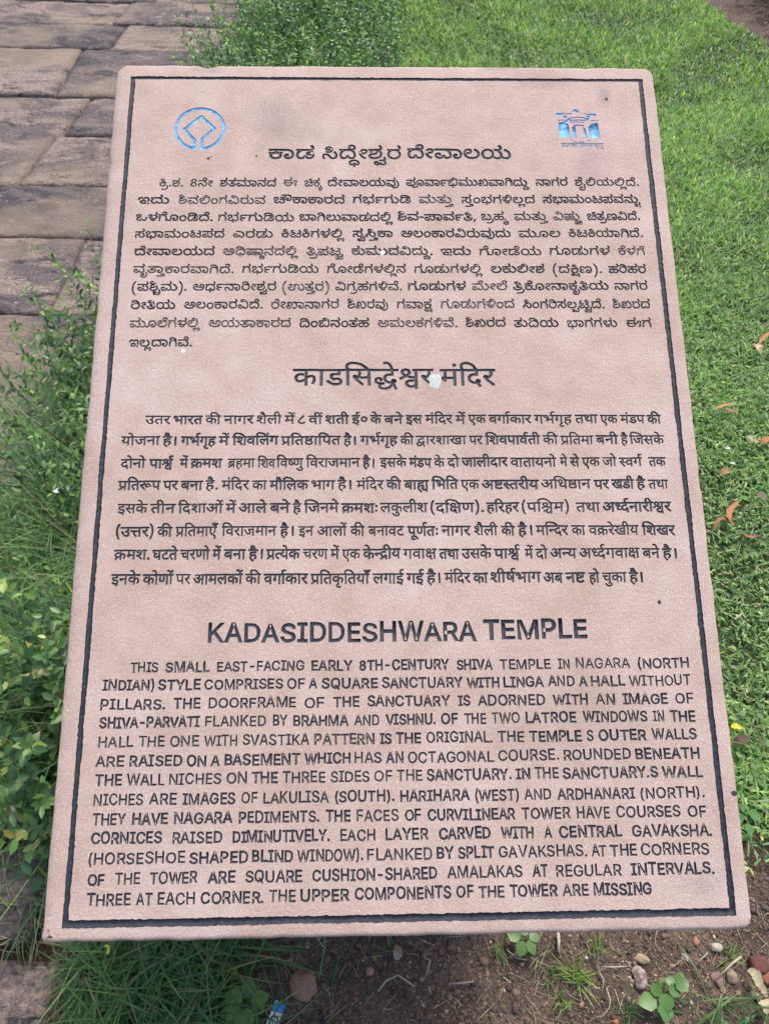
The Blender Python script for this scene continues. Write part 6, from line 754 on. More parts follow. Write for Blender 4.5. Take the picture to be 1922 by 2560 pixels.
# stone paving: every slab of stone its own piece
PZ = 0.035
pave = empty('paved_path', (0, 0, 0)); tag(pave, 'path of worn sandstone slabs to the left of the hedge', kind='structure')
def paving_stone(c, seed, zoff=0.0, bow=0.006):
    """c: four ground corners (x, y), near-left, near-right, far-right, far-left"""
    c = [Vector((p[0], p[1])) for p in c]; n = 30; V = []; cen = sum(c, Vector((0, 0))) / 4
    tilt = (random.uniform(-.003, .003), random.uniform(-.003, .003)); zoff *= .45
    for j in range(n + 1):
        for i in range(n + 1):
            u, v = i / n, j / n
            p = (c[0] * (1 - u) + c[1] * u) * (1 - v) + (c[3] * (1 - u) + c[2] * u) * v
            e = min(u, 1 - u) * (c[1] - c[0]).length; f = min(v, 1 - v) * (c[3] - c[0]).length; d = min(e, f)
            q = p - cen
            wob = 0.006 * fbm((p.x * 9 + seed, p.y * 9, seed), 4)
            if i in (0, n) or j in (0, n): p = p - q.normalized() * (0.001 + abs(wob) * .6)
            z = PZ + zoff + 0.007 * fbm((p.x * 3, p.y * 3, seed), 4) + 0.004 * fbm((p.x * 22, p.y * 22, seed), 3) + tilt[0] * (u - .5) * 2 + tilt[1] * (v - .5) * 2
            z -= 0.008 * max(0, 1 - d / 0.007) ** 1.5
            V.append((p.x, p.y, z))
    F = [(j * (n + 1) + i, j * (n + 1) + i + 1, (j + 1) * (n + 1) + i + 1, (j + 1) * (n + 1) + i) for j in range(n) for i in range(n)]
    rim = [i for i in range(n)] + [i * (n + 1) + n for i in range(n)] + [n * (n + 1) + n - i for i in range(n)] + [(n - i) * (n + 1) for i in range(n)]
    k = len(V)
    for r in rim: V.append((V[r][0], V[r][1], -0.05))
    for a in range(len(rim)):
        b = (a + 1) % len(rim); F.append((rim[b], rim[a], k + a, k + b))
    V = [(x - cen.x, y - cen.y, z) for x, y, z in V]
    o = link('paving_stone', mesh('paving_stone', V, F, M_PAVE, True), pave); o.location = (cen.x, cen.y, 0)
def G2(px, py):
    p = ground(px, py, PZ); return (p.x, p.y)
EDGE = -0.60
def rowx(y, xs, y2, xs2=None, zs=None, seed=0):
    xs2 = xs2 or xs
    for i in range(len(xs) - 1):
        paving_stone([(xs[i], y + .002), (xs[i + 1], y + .002), (xs2[i + 1], y2 - .002), (xs2[i], y2 - .002)], seed * 7.3 + i * 3.1, (zs or [0] * 9)[i])
jB0, jB1 = G2(283, 62)[0], G2(324, 12)[0]; jC0, jC1 = G2(269, 123)[0], G2(312, 71)[0]
jD0, jD1 = G2(140, 238)[0], G2(202, 124)[0]; jE0, jE1 = G2(153, 338)[0], G2(220, 252)[0]; jF0, jF1 = G2(40, 457)[0], G2(136, 341)[0]
yA, yB, yC, yD, yE, yE2, yF = [G2(*p)[1] for p in ((300, 4), (270, 62), (200, 122), (70, 240), (200, 342), (100, 462), (100, 592))]
rowx(yA, [-3.2, -2.35, -1.30, EDGE], yA + .42, None, [0, .004, 0], 1)
rowx(yB, [-3.3, -2.5, jB0, EDGE], yA, [-3.3, -2.5, jB1, EDGE], [0, 0, .006], 2)
rowx(yC, [-3.1, -2.2, jC0, EDGE], yB, [-3.1, -2.2, jC1, EDGE], [0, .008, -.004], 3)
rowx(yD, [-3.4, -2.6, jD0, EDGE], yC, [-3.4, -2.6, jD1, EDGE], [0, .012, .004], 4)
rowx(yE2, [-3.0, -2.3], yD, None, [0], 5)
paving_stone([(-2.29, yE2 + .004), (jF0, yE2 + .004), (jE1, yD - .004), (-2.29, yD - .004)], 61, -.004)
paving_stone([(jF0 + .01, yE2 + .004), (EDGE, yE2 + .004), (EDGE, yE - .004), (jF1 + .01, yE - .004)], 67, .002)
paving_stone([(jE0 + .01, yE + .004), (EDGE, yE + .004), (EDGE, yD - .004), (jE1 + .01, yD - .004)], 71, .006)
rowx(yF, [-2.9, -2.05, -1.05 - .5, EDGE], yE2, None, [0, 0, .0], 8)
for k, (y0, y1, xs) in enumerate(((1.93, yF, [-2.7, -1.75, -1.02, -.62]), (1.50, 1.93, [-2.4, -1.5, -.61]), (1.05, 1.50, [-2.2, -1.3, -.60]), (.66, 1.05, [-2.0, -1.12, -.60]),
                                  (.262, .66, [-1.9, -1.25, -.545]), (-.22, .245, [-1.9, -1.05, -.490]), (-.7, -.22, [-1.9, -1.2, -.56]))):
    rowx(y0, xs, y1, None, None, 11 + k)
for y in np.arange(yA + .42, 8.2, .42): rowx(y, [-3.3, -2.4, -1.5 + .2 * math.sin(y * 9), EDGE], y + .42, None, None, 30 + y)

# ================================================================== THE PLAQUE
U_, V_, N_ = Vector((0.999397429, 0.0347099145, 0)), Vector((-0.03102805, 0.89338603, 0.44821721)), Vector((0.01555758, -0.44794713, 0.89392468))
TL = Vector((-0.27175703, 0.86700296, 1.08302883))
SC = TL + U_ * 0.2675 - V_ * 0.4035
plaque = empty('information_plaque')
plaque.matrix_world = Matrix(((U_.x, V_.x, N_.x, SC.x), (U_.y, V_.y, N_.y, SC.y), (U_.z, V_.z, N_.z, SC.z), (0, 0, 0, 1)))
tag(plaque, 'pink sandstone slab engraved with temple history in Kannada, Hindi and English', 'information plaque')
D = unpack()
def L2(x, y): return (x - 267.5, 403.5 - y)      # mm from the frame's top-left corner -> mm from the slab's centre
# outline of the slab (mm, centred), anticlockwise, with rounded corners and small chips
X0, X1, Y0, Y1 = -286.0, 283.0, -417.5, 421.0
def outline(step=6.0):
    pts = []
    def arc(cx, cy, r, a0, a1, n=7):
        for i in range(n + 1):
            a = R(a0 + (a1 - a0) * i / n); pts.append((cx + r * math.cos(a), cy + r * math.sin(a)))
    def line(x0, y0, x1, y1):
        n = int(math.hypot(x1 - x0, y1 - y0) / step)
        for i in range(1, n): pts.append((x0 + (x1 - x0) * i / n, y0 + (y1 - y0) * i / n))
    arc(X0 + 4, Y0 + 5, 5, 180, 270, 3); line(X0 + 4, Y0, X1 - 10, Y0)
    arc(X1 - 10, Y0 + 10, 10, 270, 360); line(X1, Y0 + 10, X1, Y1 - 11)
    arc(X1 - 11, Y1 - 11, 11, 0, 90); line(X1 - 11, Y1, X0 + 12, Y1)
    arc(X0 + 12, Y1 - 12, 12, 90, 180); line(X0, Y1 - 12, X0, Y0 + 5)
    out = []
    for x, y in pts:
        k = 0.7 * fbm((x * .03, y * .03, 3), 3) + .45 * fbm((x * .25, y * .25, 3), 3)
        dx = (-1 if x > 0 else 1) if abs(y) < 400 else 0; dy = (-1 if y > 0 else 1) if abs(y) >= 400 else 0
        if abs(x - (-190)) < 9 and y > 400: k += 3.2 * (1 - abs(x + 190) / 9) ** .6
        if abs(x - 211) < 7 and y > 400: k += 1.6 * (1 - abs(x - 211) / 7)
        if abs(y - 305) < 6 and x < -270: k += 1.2
        if abs(y + 40) < 8 and x > 270: k += 1.0
        out.append((x + dx * k, y + dy * k))
    return out
OUT = outline()
BEV = 4.2
def inset(pts, d):
    n = len(pts); r = []
    for i in range(n):
        a, b, c = Vector(pts[i - 1]), Vector(pts[i]), Vector(pts[(i + 1) % n])
        t = (c - a).normalized(); nrm = Vector((-t.y, t.x))
        wdt = d * (2.5 if b.x < X0 + 6 else 1.0)
        r.append((b.x + nrm.x * wdt, b.y + nrm.y * wdt))
    return r
contours = []        # (points mm CCW, sign, owner)
def add_c(pts, owner, force=False):
    a = sum(pts[i][0] * pts[(i + 1) % len(pts)][1] - pts[(i + 1) % len(pts)][0] * pts[i][1] for i in range(len(pts)))
    if abs(a) < 0.02: return
    contours.append((pts if a > 0 else pts[::-1], 1 if (a > 0 or force) else -1, owner))
def embolden(pts, d):
    n = len(pts); r = []
    for i in range(n):
        (ax, ay), (bx, by), (ex, ey) = pts[i - 1], pts[i], pts[(i + 1) % n]
        t1 = (bx - ax, by - ay); t2 = (ex - bx, ey - by); l1 = math.hypot(*t1) or 1; l2 = math.hypot(*t2) or 1
        n1 = (-t1[1] / l1, t1[0] / l1); n2 = (-t2[1] / l2, t2[0] / l2)   # left normals; font outlines run clockwise so left is outside
        m = (n1[0] + n2[0], n1[1] + n2[1]); l = math.hypot(*m)
        if l < 0.4: m, l = n1, 1.0; k = 1.0
        else:
            k = min(1.6, 1 / max(0.35, (n1[0] * m[0] + n1[1] * m[1]) / l))
        r.append((bx + m[0] / l * d * k, by + m[1] / l * d * k))
    return r
owners = []; wear = []
EMB = {'K': (0.34, 0.28), 'H': (0.42, 0.31), 'E': (0.55, 0.31)}
rl = random.Random(5)
for wi, (par, li, x, y, sx, sy, gs) in enumerate(D['w']):
    own = len(wear)
    wr = rl.choice([.0, .05, .1, .2, .35, .5, .6] if par == 'K' else [.0, .0, .06, .12, .2, .3, .45] if par != 'H' else [0, 0, .05, .1, .2, .3]) if li else rl.choice([0, .1])
    wear.append((wr, rl.random())); owners.append((par, li))
    e = EMB[par][0 if li == 0 else 1] * (1 + rl.uniform(-.28, .42)); ph = rl.uniform(0, 50)
    dy = rl.uniform(-.25, .25); rot = rl.uniform(-.004, .004)
    for gi, gx_, gy_ in gs:
        jx, jy, js = (rl.uniform(-.26, .26), rl.uniform(-.32, .32), rl.uniform(.95, 1.05)) if par == 'E' else (rl.uniform(-.06, .06), rl.uniform(-.12, .12), 1)
        for c in D['g'][gi]:
            p = [(x + (px_ + gx_) * sx + jx, -(y) + (py_ * js + gy_) * sy + jy + dy + rot * (px_ + gx_) * sx) for px_, py_ in c]
            p = embolden(p, e)
            p = [(px_ - 267.5 + .30 * fbm((px_ * .33, py_ * .33, ph), 3), py_ + 403.5 + .30 * fbm((px_ * .33, py_ * .33, ph + 9), 3)) for px_, py_ in p]
            add_c(p, own)
# engraved frame line
def frame(x0, y0, x1, y1, ph):
    pts = []
    for (ax, ay), (bx, by) in (((x0, y0), (x1, y0)), ((x1, y0), (x1, y1)), ((x1, y1), (x0, y1)), ((x0, y1), (x0, y0))):
        n = int(math.hypot(bx - ax, by - ay) / 2.2)
        for i in range(n):
            px_, py_ = ax + (bx - ax) * i / n, ay + (by - ay) * i / n
            k = .45 * fbm((px_ * .05, py_ * .05, ph), 3) + .65 * fbm((px_ * .5, py_ * .5, ph), 3); 
            pts.append((px_ + (k if ax == bx else 0), py_ + (k if ay == by else 0)))
    return pts
FR = len(wear); wear.append((.08, 0)); owners.append(('F', 0))
fo = [(-270.3, -407.2), (270.6, -406.8), (269.8, 405.8), (-270.0, 405.6)]
add_c(frame(-269.9, -406.8, 270.1, 405.2, 1), FR)
fi = frame(-265.3, -401.0, 265.2, 401.6, 5)
contours.append((fi, -1, FR))
# emblems (strokes become little polygons)
def seg(ax, ay, bx, by, w_, own):
    t = Vector((bx - ax, by - ay)); l = t.length or 1; nx_, ny_ = -t.y / l * w_ / 2, t.x / l * w_ / 2
    add_c([(ax + nx_, ay + ny_), (bx + nx_, by + ny_), (bx - nx_, by - ny_), (ax - nx_, ay - ny_)], own, True)
def dot(x, y, r, own, n=8):
    add_c([(x + r * math.cos(2 * PI_ * i / n + .2), y + r * math.sin(2 * PI_ * i / n + .2)) for i in range(n)], own, True)
PI_ = math.pi
E1 = len(wear); wear.append((.10, 0)); owners.append(('B', 1))
E2 = len(wear); wear.append((.04, 0)); owners.append(('B', 2))
ex, ey = L2(72.2, 62.8)
def stroke(pts, w_, own):
    for a, b in zip(pts, pts[1:]): seg(*a, *b, w_, own)
    for a in pts[1:-1]: dot(*a, w_ / 2, own)
k1 = lambda zx, zy: (ex + (zx - 830) / 1330 * 52.5, ey - (zy - 745) / 1105 * 51.7)
stroke([k1(715, 1290), k1(718, 1050), k1(430, 762), k1(853, 425), k1(1205, 738), k1(905, 1010), k1(905, 1290)], 3.3, E1)
ring = [(ex + 24.6 * math.cos(a), ey + 24.6 * math.sin(a)) for a in [R(-90 + 9 + 342 * i / 44) for i in range(45)]]
stroke(ring, 3.3, E1)
k2 = lambda zx, zy: (442.3 - 267.5 + (zx - 195) / 1150 * 44.3, 403.5 - 41.8 - (zy - 340) / 640 * 30.1)
for poly in ([(240, 580), (400, 575), (512, 640), (535, 980), (240, 980)], [(1040, 700), (1150, 610), (1310, 590), (1345, 985), (1085, 985), (1050, 850)],
             [(190, 335), (640, 345), (630, 362), (400, 367), (235, 425), (195, 412)], [(860, 345), (1290, 355), (1285, 412), (1180, 412), (1000, 362)],
             [(650, 290), (700, 240), (735, 222), (765, 250), (820, 288), (835, 318), (650, 312)], [(600, 700), (690, 685), (705, 990), (610, 990)],
             [(905, 690), (962, 760), (995, 985), (925, 985), (905, 850)], [(410, 590), (405, 550), (540, 460), (580, 500), (480, 585)], [(975, 470), (1090, 470), (1060, 560), (980, 540)]):
    add_c([k2(*p) for p in poly], E2, True)
stroke([k2(540, 475), k2(740, 442), k2(985, 458)], 1.0, E2); stroke([k2(555, 532), k2(740, 515), k2(975, 528)], 1.1, E2)
stroke([k2(570, 582), k2(740, 568), k2(945, 582)], .9, E2); stroke([k2(640, 672), k2(760, 650), k2(925, 665)], 1.5, E2)
stroke([k2(225, 525), k2(405, 522)], 1.1, E2); stroke([k2(1110, 540), k2(1335, 528)], .8, E2)
for zx, zy, r_ in ((430, 440, 1.9), (1065, 432, 1.5), (570, 1042, .9), (1030, 1045, .9)): dot(*k2(zx, zy), r_, E2)
E3 = len(wear); wear.append((.42, 0)); owners.append(('B', 3))
mx0, my0 = k2(275, 1225)
for gi, gx_, gy_ in D['m'][1]:
    s_ = 43.5 / D['m'][0]
    for c in D['g'][gi]:
        add_c(embolden([(mx0 + (px_ + gx_) * s_, my0 + (py_ + gy_) * s_ * 1.05) for px_, py_ in c], .12), E3)
face_in = inset(OUT, BEV)
verts, faces, info = [], [], []
def push(pts, sg, own):
    k = len(verts); verts.extend(Vector(p) for p in pts); faces.append(list(range(k, k + len(pts)))); info.append((sg, own))
push(face_in, 0, -1)
for p, s, o in contours: push(p, s, o)
cv, ce, cf, ov, oe, of = delaunay_2d_cdt(verts, [], faces, 1, 1e-4)
cvn = np.array([p[:] for p in cv]); cen = np.array([cvn[list(f)].mean(0) for f in cf])
def inside(poly, pts):
    q = np.array(poly); r = np.roll(q, -1, 0); c = np.zeros(len(pts), bool)
    for (x0, y0), (x1, y1) in zip(q, r):
        if y0 == y1: continue
        m = (y0 > pts[:, 1]) != (y1 > pts[:, 1])
        c ^= m & (pts[:, 0] < (x1 - x0) * (pts[:, 1] - y0) / (y1 - y0) + x0)
    return c
own_of = np.full(len(cf), -1); by_own = {}
for p, s, o in contours: by_own.setdefault(o, []).append((p, s))
for o, lst in by_own.items():
    ws = np.zeros(len(cf), int)
    for p, s in lst:
        q = np.array(p); lo, hi = q.min(0), q.max(0)
        k = np.nonzero((cen[:, 0] > lo[0]) & (cen[:, 0] < hi[0]) & (cen[:, 1] > lo[1]) & (cen[:, 1] < hi[1]))[0]
        if len(k): ws[k[inside(p, cen[k])]] += s
    own_of[ws != 0] = o
own_of = own_of.tolist()
DEPTH = 0.65
slab_V = [(p.x / 1000, p.y / 1000, 0) for p in cv]
slab_F = [tuple(f) for f, o in zip(cf, own_of) if o < 0]
# rounded rim, sides and back of the slab
keymap = {}
for i, src in enumerate(ov):
    for s in src:
        if s < len(face_in): keymap[s] = i
ring0 = [keymap[i] for i in range(len(face_in))]
prev = ring0; nR = len(OUT)
for st in range(1, 6):
    a = st / 5 * PI_ / 2; ins = inset(OUT, BEV * (1 - math.sin(a))) if st < 5 else OUT
    z = -BEV * (1 - math.cos(a)) / 1000
    cur = list(range(len(slab_V), len(slab_V) + nR)); slab_V += [(x / 1000, y / 1000, z) for x, y in ins]
    for i in range(nR):
        j = (i + 1) % nR; slab_F.append((prev[j], prev[i], cur[i], cur[j]))
    prev = cur
for z in (-.02, -.05):
    cur = list(range(len(slab_V), len(slab_V) + nR))
    slab_V += [(x / 1000 + .0006 * fbm((x * .05, y * .05, z * 90), 3), y / 1000, z) for x, y in OUT]
    for i in range(nR):
        j = (i + 1) % nR; slab_F.append((prev[j], prev[i], cur[i], cur[j]))
    prev = cur
slab_F.append(tuple(reversed(prev)))
sme = mesh('slab', slab_V, slab_F, M_FACE, True)
slab = link('slab', sme, plaque)
# painted grooves: floors and walls, one mesh per line of writing
groups = {}
for f, o in zip(cf, own_of):
    if o >= 0: groups.setdefault(owners[o], []).append((f, o))
edge_own = {}
for f, o in zip(cf, own_of):
    for i in range(len(f)):
        edge_own[(f[i], f[(i + 1) % len(f)])] = o
def groove(name, key, mat, depth, label=None, split=False, stuff_=False):
    fs = groups.get(key, [])
    if split:          # large letters: every separate stroke group is a piece of its own
        par = {}
        def find(a):
            while par.setdefault(a, a) != a: a = par[a]
            return a
        for f, o in fs:
            for i in f[1:]: par[find(i)] = find(f[0])
        comp = {}
        for f, o in fs: comp.setdefault(find(f[0]), []).append((f, o))
        lots = [c for c in comp.values() if len(c) > 3]
    else: lots = [fs]
    d = -depth / 1000
    parent = plaque
    if split:
        parent = empty(name); parent.parent = plaque; parent['label'] = label
    for fs in lots:
        vm = {}; V = []; F = []; C = []
        def vid(i, z, o):
            k = (i, z, o)
            if k not in vm:
                vm[k] = len(V); V.append((cv[i].x / 1000, cv[i].y / 1000, z)); C.append((wear[o][0], wear[o][1], 0))
            return vm[k]
        for f, o in fs:
            F.append(tuple(vid(i, d, o) for i in f))
            for i in range(len(f)):
                a, b = f[i], f[(i + 1) % len(f)]
                if edge_own.get((b, a), -1) < 0:
                    F.append((vid(a, d, o), vid(b, d, o), vid(b, 0.00005, o), vid(a, 0.00005, o))[::-1])
        ob = link('letter' if split else name, mesh(name, V, F, mat, False, C), parent)
        if label and not split: ob['label'] = label
        if stuff_: ob['kind'] = 'stuff'
for par, cnt, lab in (('K', 11, 'Kannada'), ('H', 9, 'Hindi'), ('E', 14, 'English')):
    for li in range(cnt):
        if li == 0: groove('heading', (par, 0), M_BLACK, DEPTH * 1.2, 'large engraved black heading in ' + lab, split=True)
        else: groove('text_line', (par, li), M_BLACK, DEPTH, stuff_=True)
groove('frame_line', ('F', 0), M_BLACK, 1.0, 'engraved black frame line round the writing')
groove('heritage_emblem', ('B', 1), M_BLUE, .8, 'blue ring holding an open diamond')
groove('gateway_emblem', ('B', 2), M_BLUE, .8, 'blue emblem of a stone gateway', stuff_=True)
groove('motto', ('B', 3), M_BLUE, .6, 'faint blue line of tiny lettering', stuff_=True)
# splashes and droppings lie on the stone as thin raised films
def film(name, pts_list, mat, h, label, cols):
    V, F, C = [], [], []
    for (x, y, rx, ry, ph) in pts_list:
        k = len(V); n = 22; V.append((x / 1000, y / 1000, h)); C.append(cols)
        for rr, zz in ((.7, h), (1, .00005)):
            for i in range(n):
                a = 2 * PI_ * i / n; q = 1 + .28 * fbm((math.cos(a) * 1.4 + ph, math.sin(a) * 1.4, ph), 3)
                V.append(((x + rx * rr * q * math.cos(a)) / 1000, (y + ry * rr * q * math.sin(a)) / 1000, zz)); C.append(cols)
        for i in range(n):
            j = (i + 1) % n
            F.append((k, k + 1 + i, k + 1 + j)); F.append((k + 1 + i, k + 1 + n + i, k + 1 + n + j, k + 1 + j))
    o = link(name, mesh(name, V, F, mat, True, C), plaque); o['label'] = label
M_WHITE = tint_mat('chalky_white', 0.9, 500, 0.0003, 0.5)
film('bird_dropping', [(*L2(307, 343.5), 6.2, 7.8, 3.3)], M_WHITE, .0003, 'pale dried bird dropping after the Hindi heading', (.50, .53, .49))
film('white_spot', [(*L2(67.8, 312.4), 1.9, 2.2, 1)], M_WHITE, .0003, 'tiny white spot under the last Kannada line', (.7, .7, .7))
film('white_spot', [(*L2(258.2, 207.3), 2.3, 2.6, 5)], M_WHITE, .0003, 'tiny white spot on the fifth Kannada line', (.7, .7, .7))
for q in ((547, 717, 2.4, 2.2, 2), (131.2, 95.4, 1.1, 1.1, 3), (82.5, 98.5, 1.8, 1.5, 4), (85, 96.5, .8, .7, 5), (497, 24, 1.6, 2.2, 6), (500, 556, 1.6, 2.0, 7)):
    film('paint_splash', [(*L2(q[0], q[1]), q[2], q[3], q[4])], M_BLACK, .00025, 'small dark speck of stray paint', (0, 0, 0))

# masonry support under the slab
ped = empty('stone_pedestal', (0, 0.5, 0)); tag(ped, 'squat stone block support hidden under the tilted plaque', 'pedestal')
def slabz(x, y): return SC.z - (N_.x * (x - SC.x) + N_.y * (y - SC.y)) / N_.z - .050 / N_.z
def block(x0, x1, y0, y1, z0, z1, sloped):
    V = []; n = 8
    for k in range(2):
        for (x, y) in ((x0, y0), (x1, y0), (x1, y1), (x0, y1)):
            V.append((x, y - .5, (z0 if k == 0 else (slabz(x, y) - .0005 if sloped else z1))))
    bm = bmesh.new(); vs = [bm.verts.new(v) for v in V]
    for f in ((3, 2, 1, 0), (4, 5, 6, 7), (0, 1, 5, 4), (1, 2, 6, 5), (2, 3, 7, 6), (3, 0, 4, 7)): bm.faces.new([vs[i] for i in f])
    bmesh.ops.bevel(bm, geom=[e for e in bm.edges if not (sloped and all(v.co.z > z0 + .05 for v in e.verts))], offset=.006, segments=2, affect='EDGES')
    me = bpy.data.meshes.new('block'); bm.to_mesh(me); bm.free(); me.materials.append(M_BLOCK)
    link('block', me, ped)
for k, (z0, z1) in enumerate(((-.03, .24), (.243, .48), (.483, .7))):
    s = .02 if k % 2 else -.03
    block(-.21, s, .40, .78, z0, z1, k == 2); block(s + .003, .22, .40, .78, z0, z1, k == 2)
# ================================================================== VEGETATION
def unit(a): return a / np.maximum(np.linalg.norm(a, axis=-1, keepdims=True), 1e-9)
def slab_local(P):
    q = P - np.array(SC)
    return np.stack([q @ np.array(U_), q @ np.array(V_), q @ np.array(N_)], -1)
def clear_of_plaque(P, m=0.03):
    l = slab_local(P)
    bad = (np.abs(l[:, 0]) < .286 + m) & (l[:, 1] > -.42 - m) & (l[:, 1] < .42 + m) & (l[:, 2] > -.06 - m)
    bad |= (np.abs(P[:, 0]) < .23) & (P[:, 1] > .39) & (P[:, 1] < .79)
    bad |= np.linalg.norm(P - np.array(CAM), axis=1) < .45
    return ~bad
def blades(pos, az, lean, length, width, curl, segs, cols, twist=None):
    """curved tapering blades; arrays of n. returns V, F, C"""
    n = len(pos); h = np.stack([np.cos(az), np.sin(az), np.zeros(n)], 1)
    side = np.stack([-np.sin(az), np.cos(az), np.zeros(n)], 1)
    V = []; C = []
    p = pos.copy(); ang = lean.copy()
    for s in range(segs + 1):
        t = s / segs
        wd = width * (0.75 + 0.5 * t if t < .4 else (1.0 - (t - .4) / .6) ** .8 * .95 + 0.0)
        if s < segs:
            V.append(p - side * wd[:, None] / 2); V.append(p + side * wd[:, None] / 2)
        else: V.append(p)
        step = length / segs
        p = p + (h * np.sin(ang)[:, None] + np.array([0, 0, 1]) * np.cos(ang)[:, None]) * step[:, None]
        ang = ang + curl / segs
        if twist is not None:
            az2 = az + twist * t; h = np.stack([np.cos(az2), np.sin(az2), np.zeros(n)], 1); side = np.stack([-np.sin(az2), np.cos(az2), np.zeros(n)], 1)
    k = 2 * segs + 1
    V = np.stack(V, 1).reshape(-1, 3)
    F = []
    b = np.arange(n)[:, None] * k
    for s in range(segs - 1): 
        q = np.array([2 * s, 2 * s + 1, 2 * s + 3, 2 * s]); 
        F.append(b + np.array([2 * s, 2 * s + 1, 2 * s + 3])); F.append(b + np.array([2 * s, 2 * s + 3, 2 * s + 2]))
    F.append(b + np.array([2 * segs - 2, 2 * segs - 1, 2 * segs]))
    F = np.concatenate(F, 0)
    C = np.repeat(cols, k, axis=0)
    return V, F, C
LEAF8 = np.array([(0, 0, 0), (.22, .34, .05), (.26, 0, -.02), (.22, -.34, .05), (.62, .42, .05), (.64, 0, -.01), (.62, -.42, .05), (1, 0, -.04)])
LEAF8F = np.array([(0, 2, 1), (0, 3, 2), (1, 2, 5), (1, 5, 4), (2, 3, 6), (2, 6, 5), (4, 5, 7), (5, 6, 7)])
LEAF4 = np.array([(0, 0, 0), (.45, .40, .05), (.45, -.40, .05), (1, 0, -.02)])
LEAF4F = np.array([(0, 2, 1), (1, 2, 3)])
def leaves(pos, d, nrm, length, width, cols, tpl=LEAF8, tf=LEAF8F, bend=None):
    d = unit(d); s = unit(np.cross(nrm, d)); nn = np.cross(d, s)
    t = tpl[None]
    x = t[..., 0] * length[:, None]; y = t[..., 1] * width[:, None]; z = t[..., 2] * length[:, None]
    if bend is not None: z = z - bend[:, None] * (t[..., 0] ** 2) * length[:, None]
    V = pos[:, None] + d[:, None] * x[..., None] + s[:, None] * y[..., None] + nn[:, None] * z[..., None]
    k = len(tpl)
    F = (np.arange(len(pos))[:, None, None] * k + tf[None]).reshape(-1, tf.shape[1])
    return V.reshape(-1, 3), F, np.repeat(cols, k, axis=0)
def pick(pal, n, jit=.12, r=rng):
    """colours of single leaves: drawn from a palette with weights, each a little different"""
    wts = np.array([p[3] for p in pal], float); i = r.choice(len(pal), n, p=wts / wts.sum())
    c = np.array([p[:3] for p in pal])[i]
    lum = (c * np.array([.25, .65, .10])).sum(1, keepdims=True); c = c * .84 + .16 * lum * np.array([1.0, 1.0, .72])
    return np.clip(c * (1 + r.normal(0, jit, (n, 1))) * (1 + r.normal(0, .04, (n, 3))), .003, 1)
def stuff(name, V, F, C, mat, label, cat, parent=None, group=None):
    o = link(name, mesh(name, V, F, mat, False, C), parent)
    if parent is None: tag(o, label, cat, group, 'stuff')
    else: o['kind'] = 'stuff'
    return o
def cat_geo(lst):
    V, F, C = [], [], []; k = 0
    for v, f, c in lst: V.append(v); F.append(f + k); C.append(c); k += len(v)
    return np.concatenate(V), np.concatenate(F), np.concatenate(C)

# ---- lawn
LAWN_PAL = [(.105, .215, .052, 5), (.14, .275, .070, 4), (.065, .155, .045, 3), (.20, .32, .10, 2), (.080, .20, .085, 1.6), (.30, .28, .16, .4), (.24, .34, .12, 1)]
def lawn_edge_left(y): return -.05 + .04 * np.sin(y * 3.1) + .03 * np.sin(y * 7.7)
def lawn_pts(n, x0, x1, y0, y1, far=False):
    x = rng.uniform(x0, x1, n); y = rng.uniform(y0, y1, n)
    return x, y
def in_lawn(x, y):
    e = np.array([fbm((a * 4, b * 4, 1.5), 3) for a, b in zip(x, y)])
    ok = (x > lawn_edge_left(y) + .05 * e)
    near_edge = .44 + .14 * e + .16 * rng.uniform(-1, 1, len(x)) ** 3 + np.where(x < .45, (.45 - x) * 1.6, 0)        # the turf ends before the bare earth in front
    ok &= (y > near_edge)
    ok &= ~((y > 4.0) & (x > 1.90 + .08 * e + (4.4 - y) * .25))
    ok &= (x < 2.75)
    d = np.array([fbm((a * 2.2, b * 2.2, 9), 3) for a, b in zip(x, y)])
    return ok, d
geo = []
for (n, x0, x1, y0, y1, L0, L1, W0, W1) in ((78000, .28, 1.4, .40, 2.0, .012, .032, .0032, .0062), (105000, .05, 2.2, 2.0, 3.6, .018, .038, .0040, .0075), (120000, .02, 2.75, 3.6, 6.4, .024, .048, .006, .010), (12000, -.1, .5, .8, 2.4, .014, .032, .004, .006)):
    x, y = lawn_pts(n, x0, x1, y0, y1); ok, d = in_lawn(x, y)
    hole = rng.uniform(0, 1, n) < np.clip(.08 - d * .9, 0, .5)
    ok &= ~hole
    x, y, d = x[ok], y[ok], d[ok]; n = len(x)
    L = rng.uniform(L0, L1, n) * (1 + .5 * np.clip(d, -.5, .8)); Wd = rng.uniform(W0, W1, n)
    z = rng.uniform(.0, .018, n)
    lean = rng.uniform(.35, 1.45, n)
    c = pick(LAWN_PAL, n, .18) * (1.75 if y1 <= 2.4 else 1.6 if y1 < 4 else 1.5); c *= (1 + .35 * np.clip(d, -.5, .4))[:, None]  # colour raised most in near turf, offsetting shade among the leaning blades
    c *= np.array([1.08, .97, 1.08])
    geo.append(blades(np.stack([x, y, z], 1), rng.uniform(0, 2 * PI_, n), lean, L, Wd, rng.uniform(-.3, 1.0, n), 2 if y0 >= 2 else 3, c))
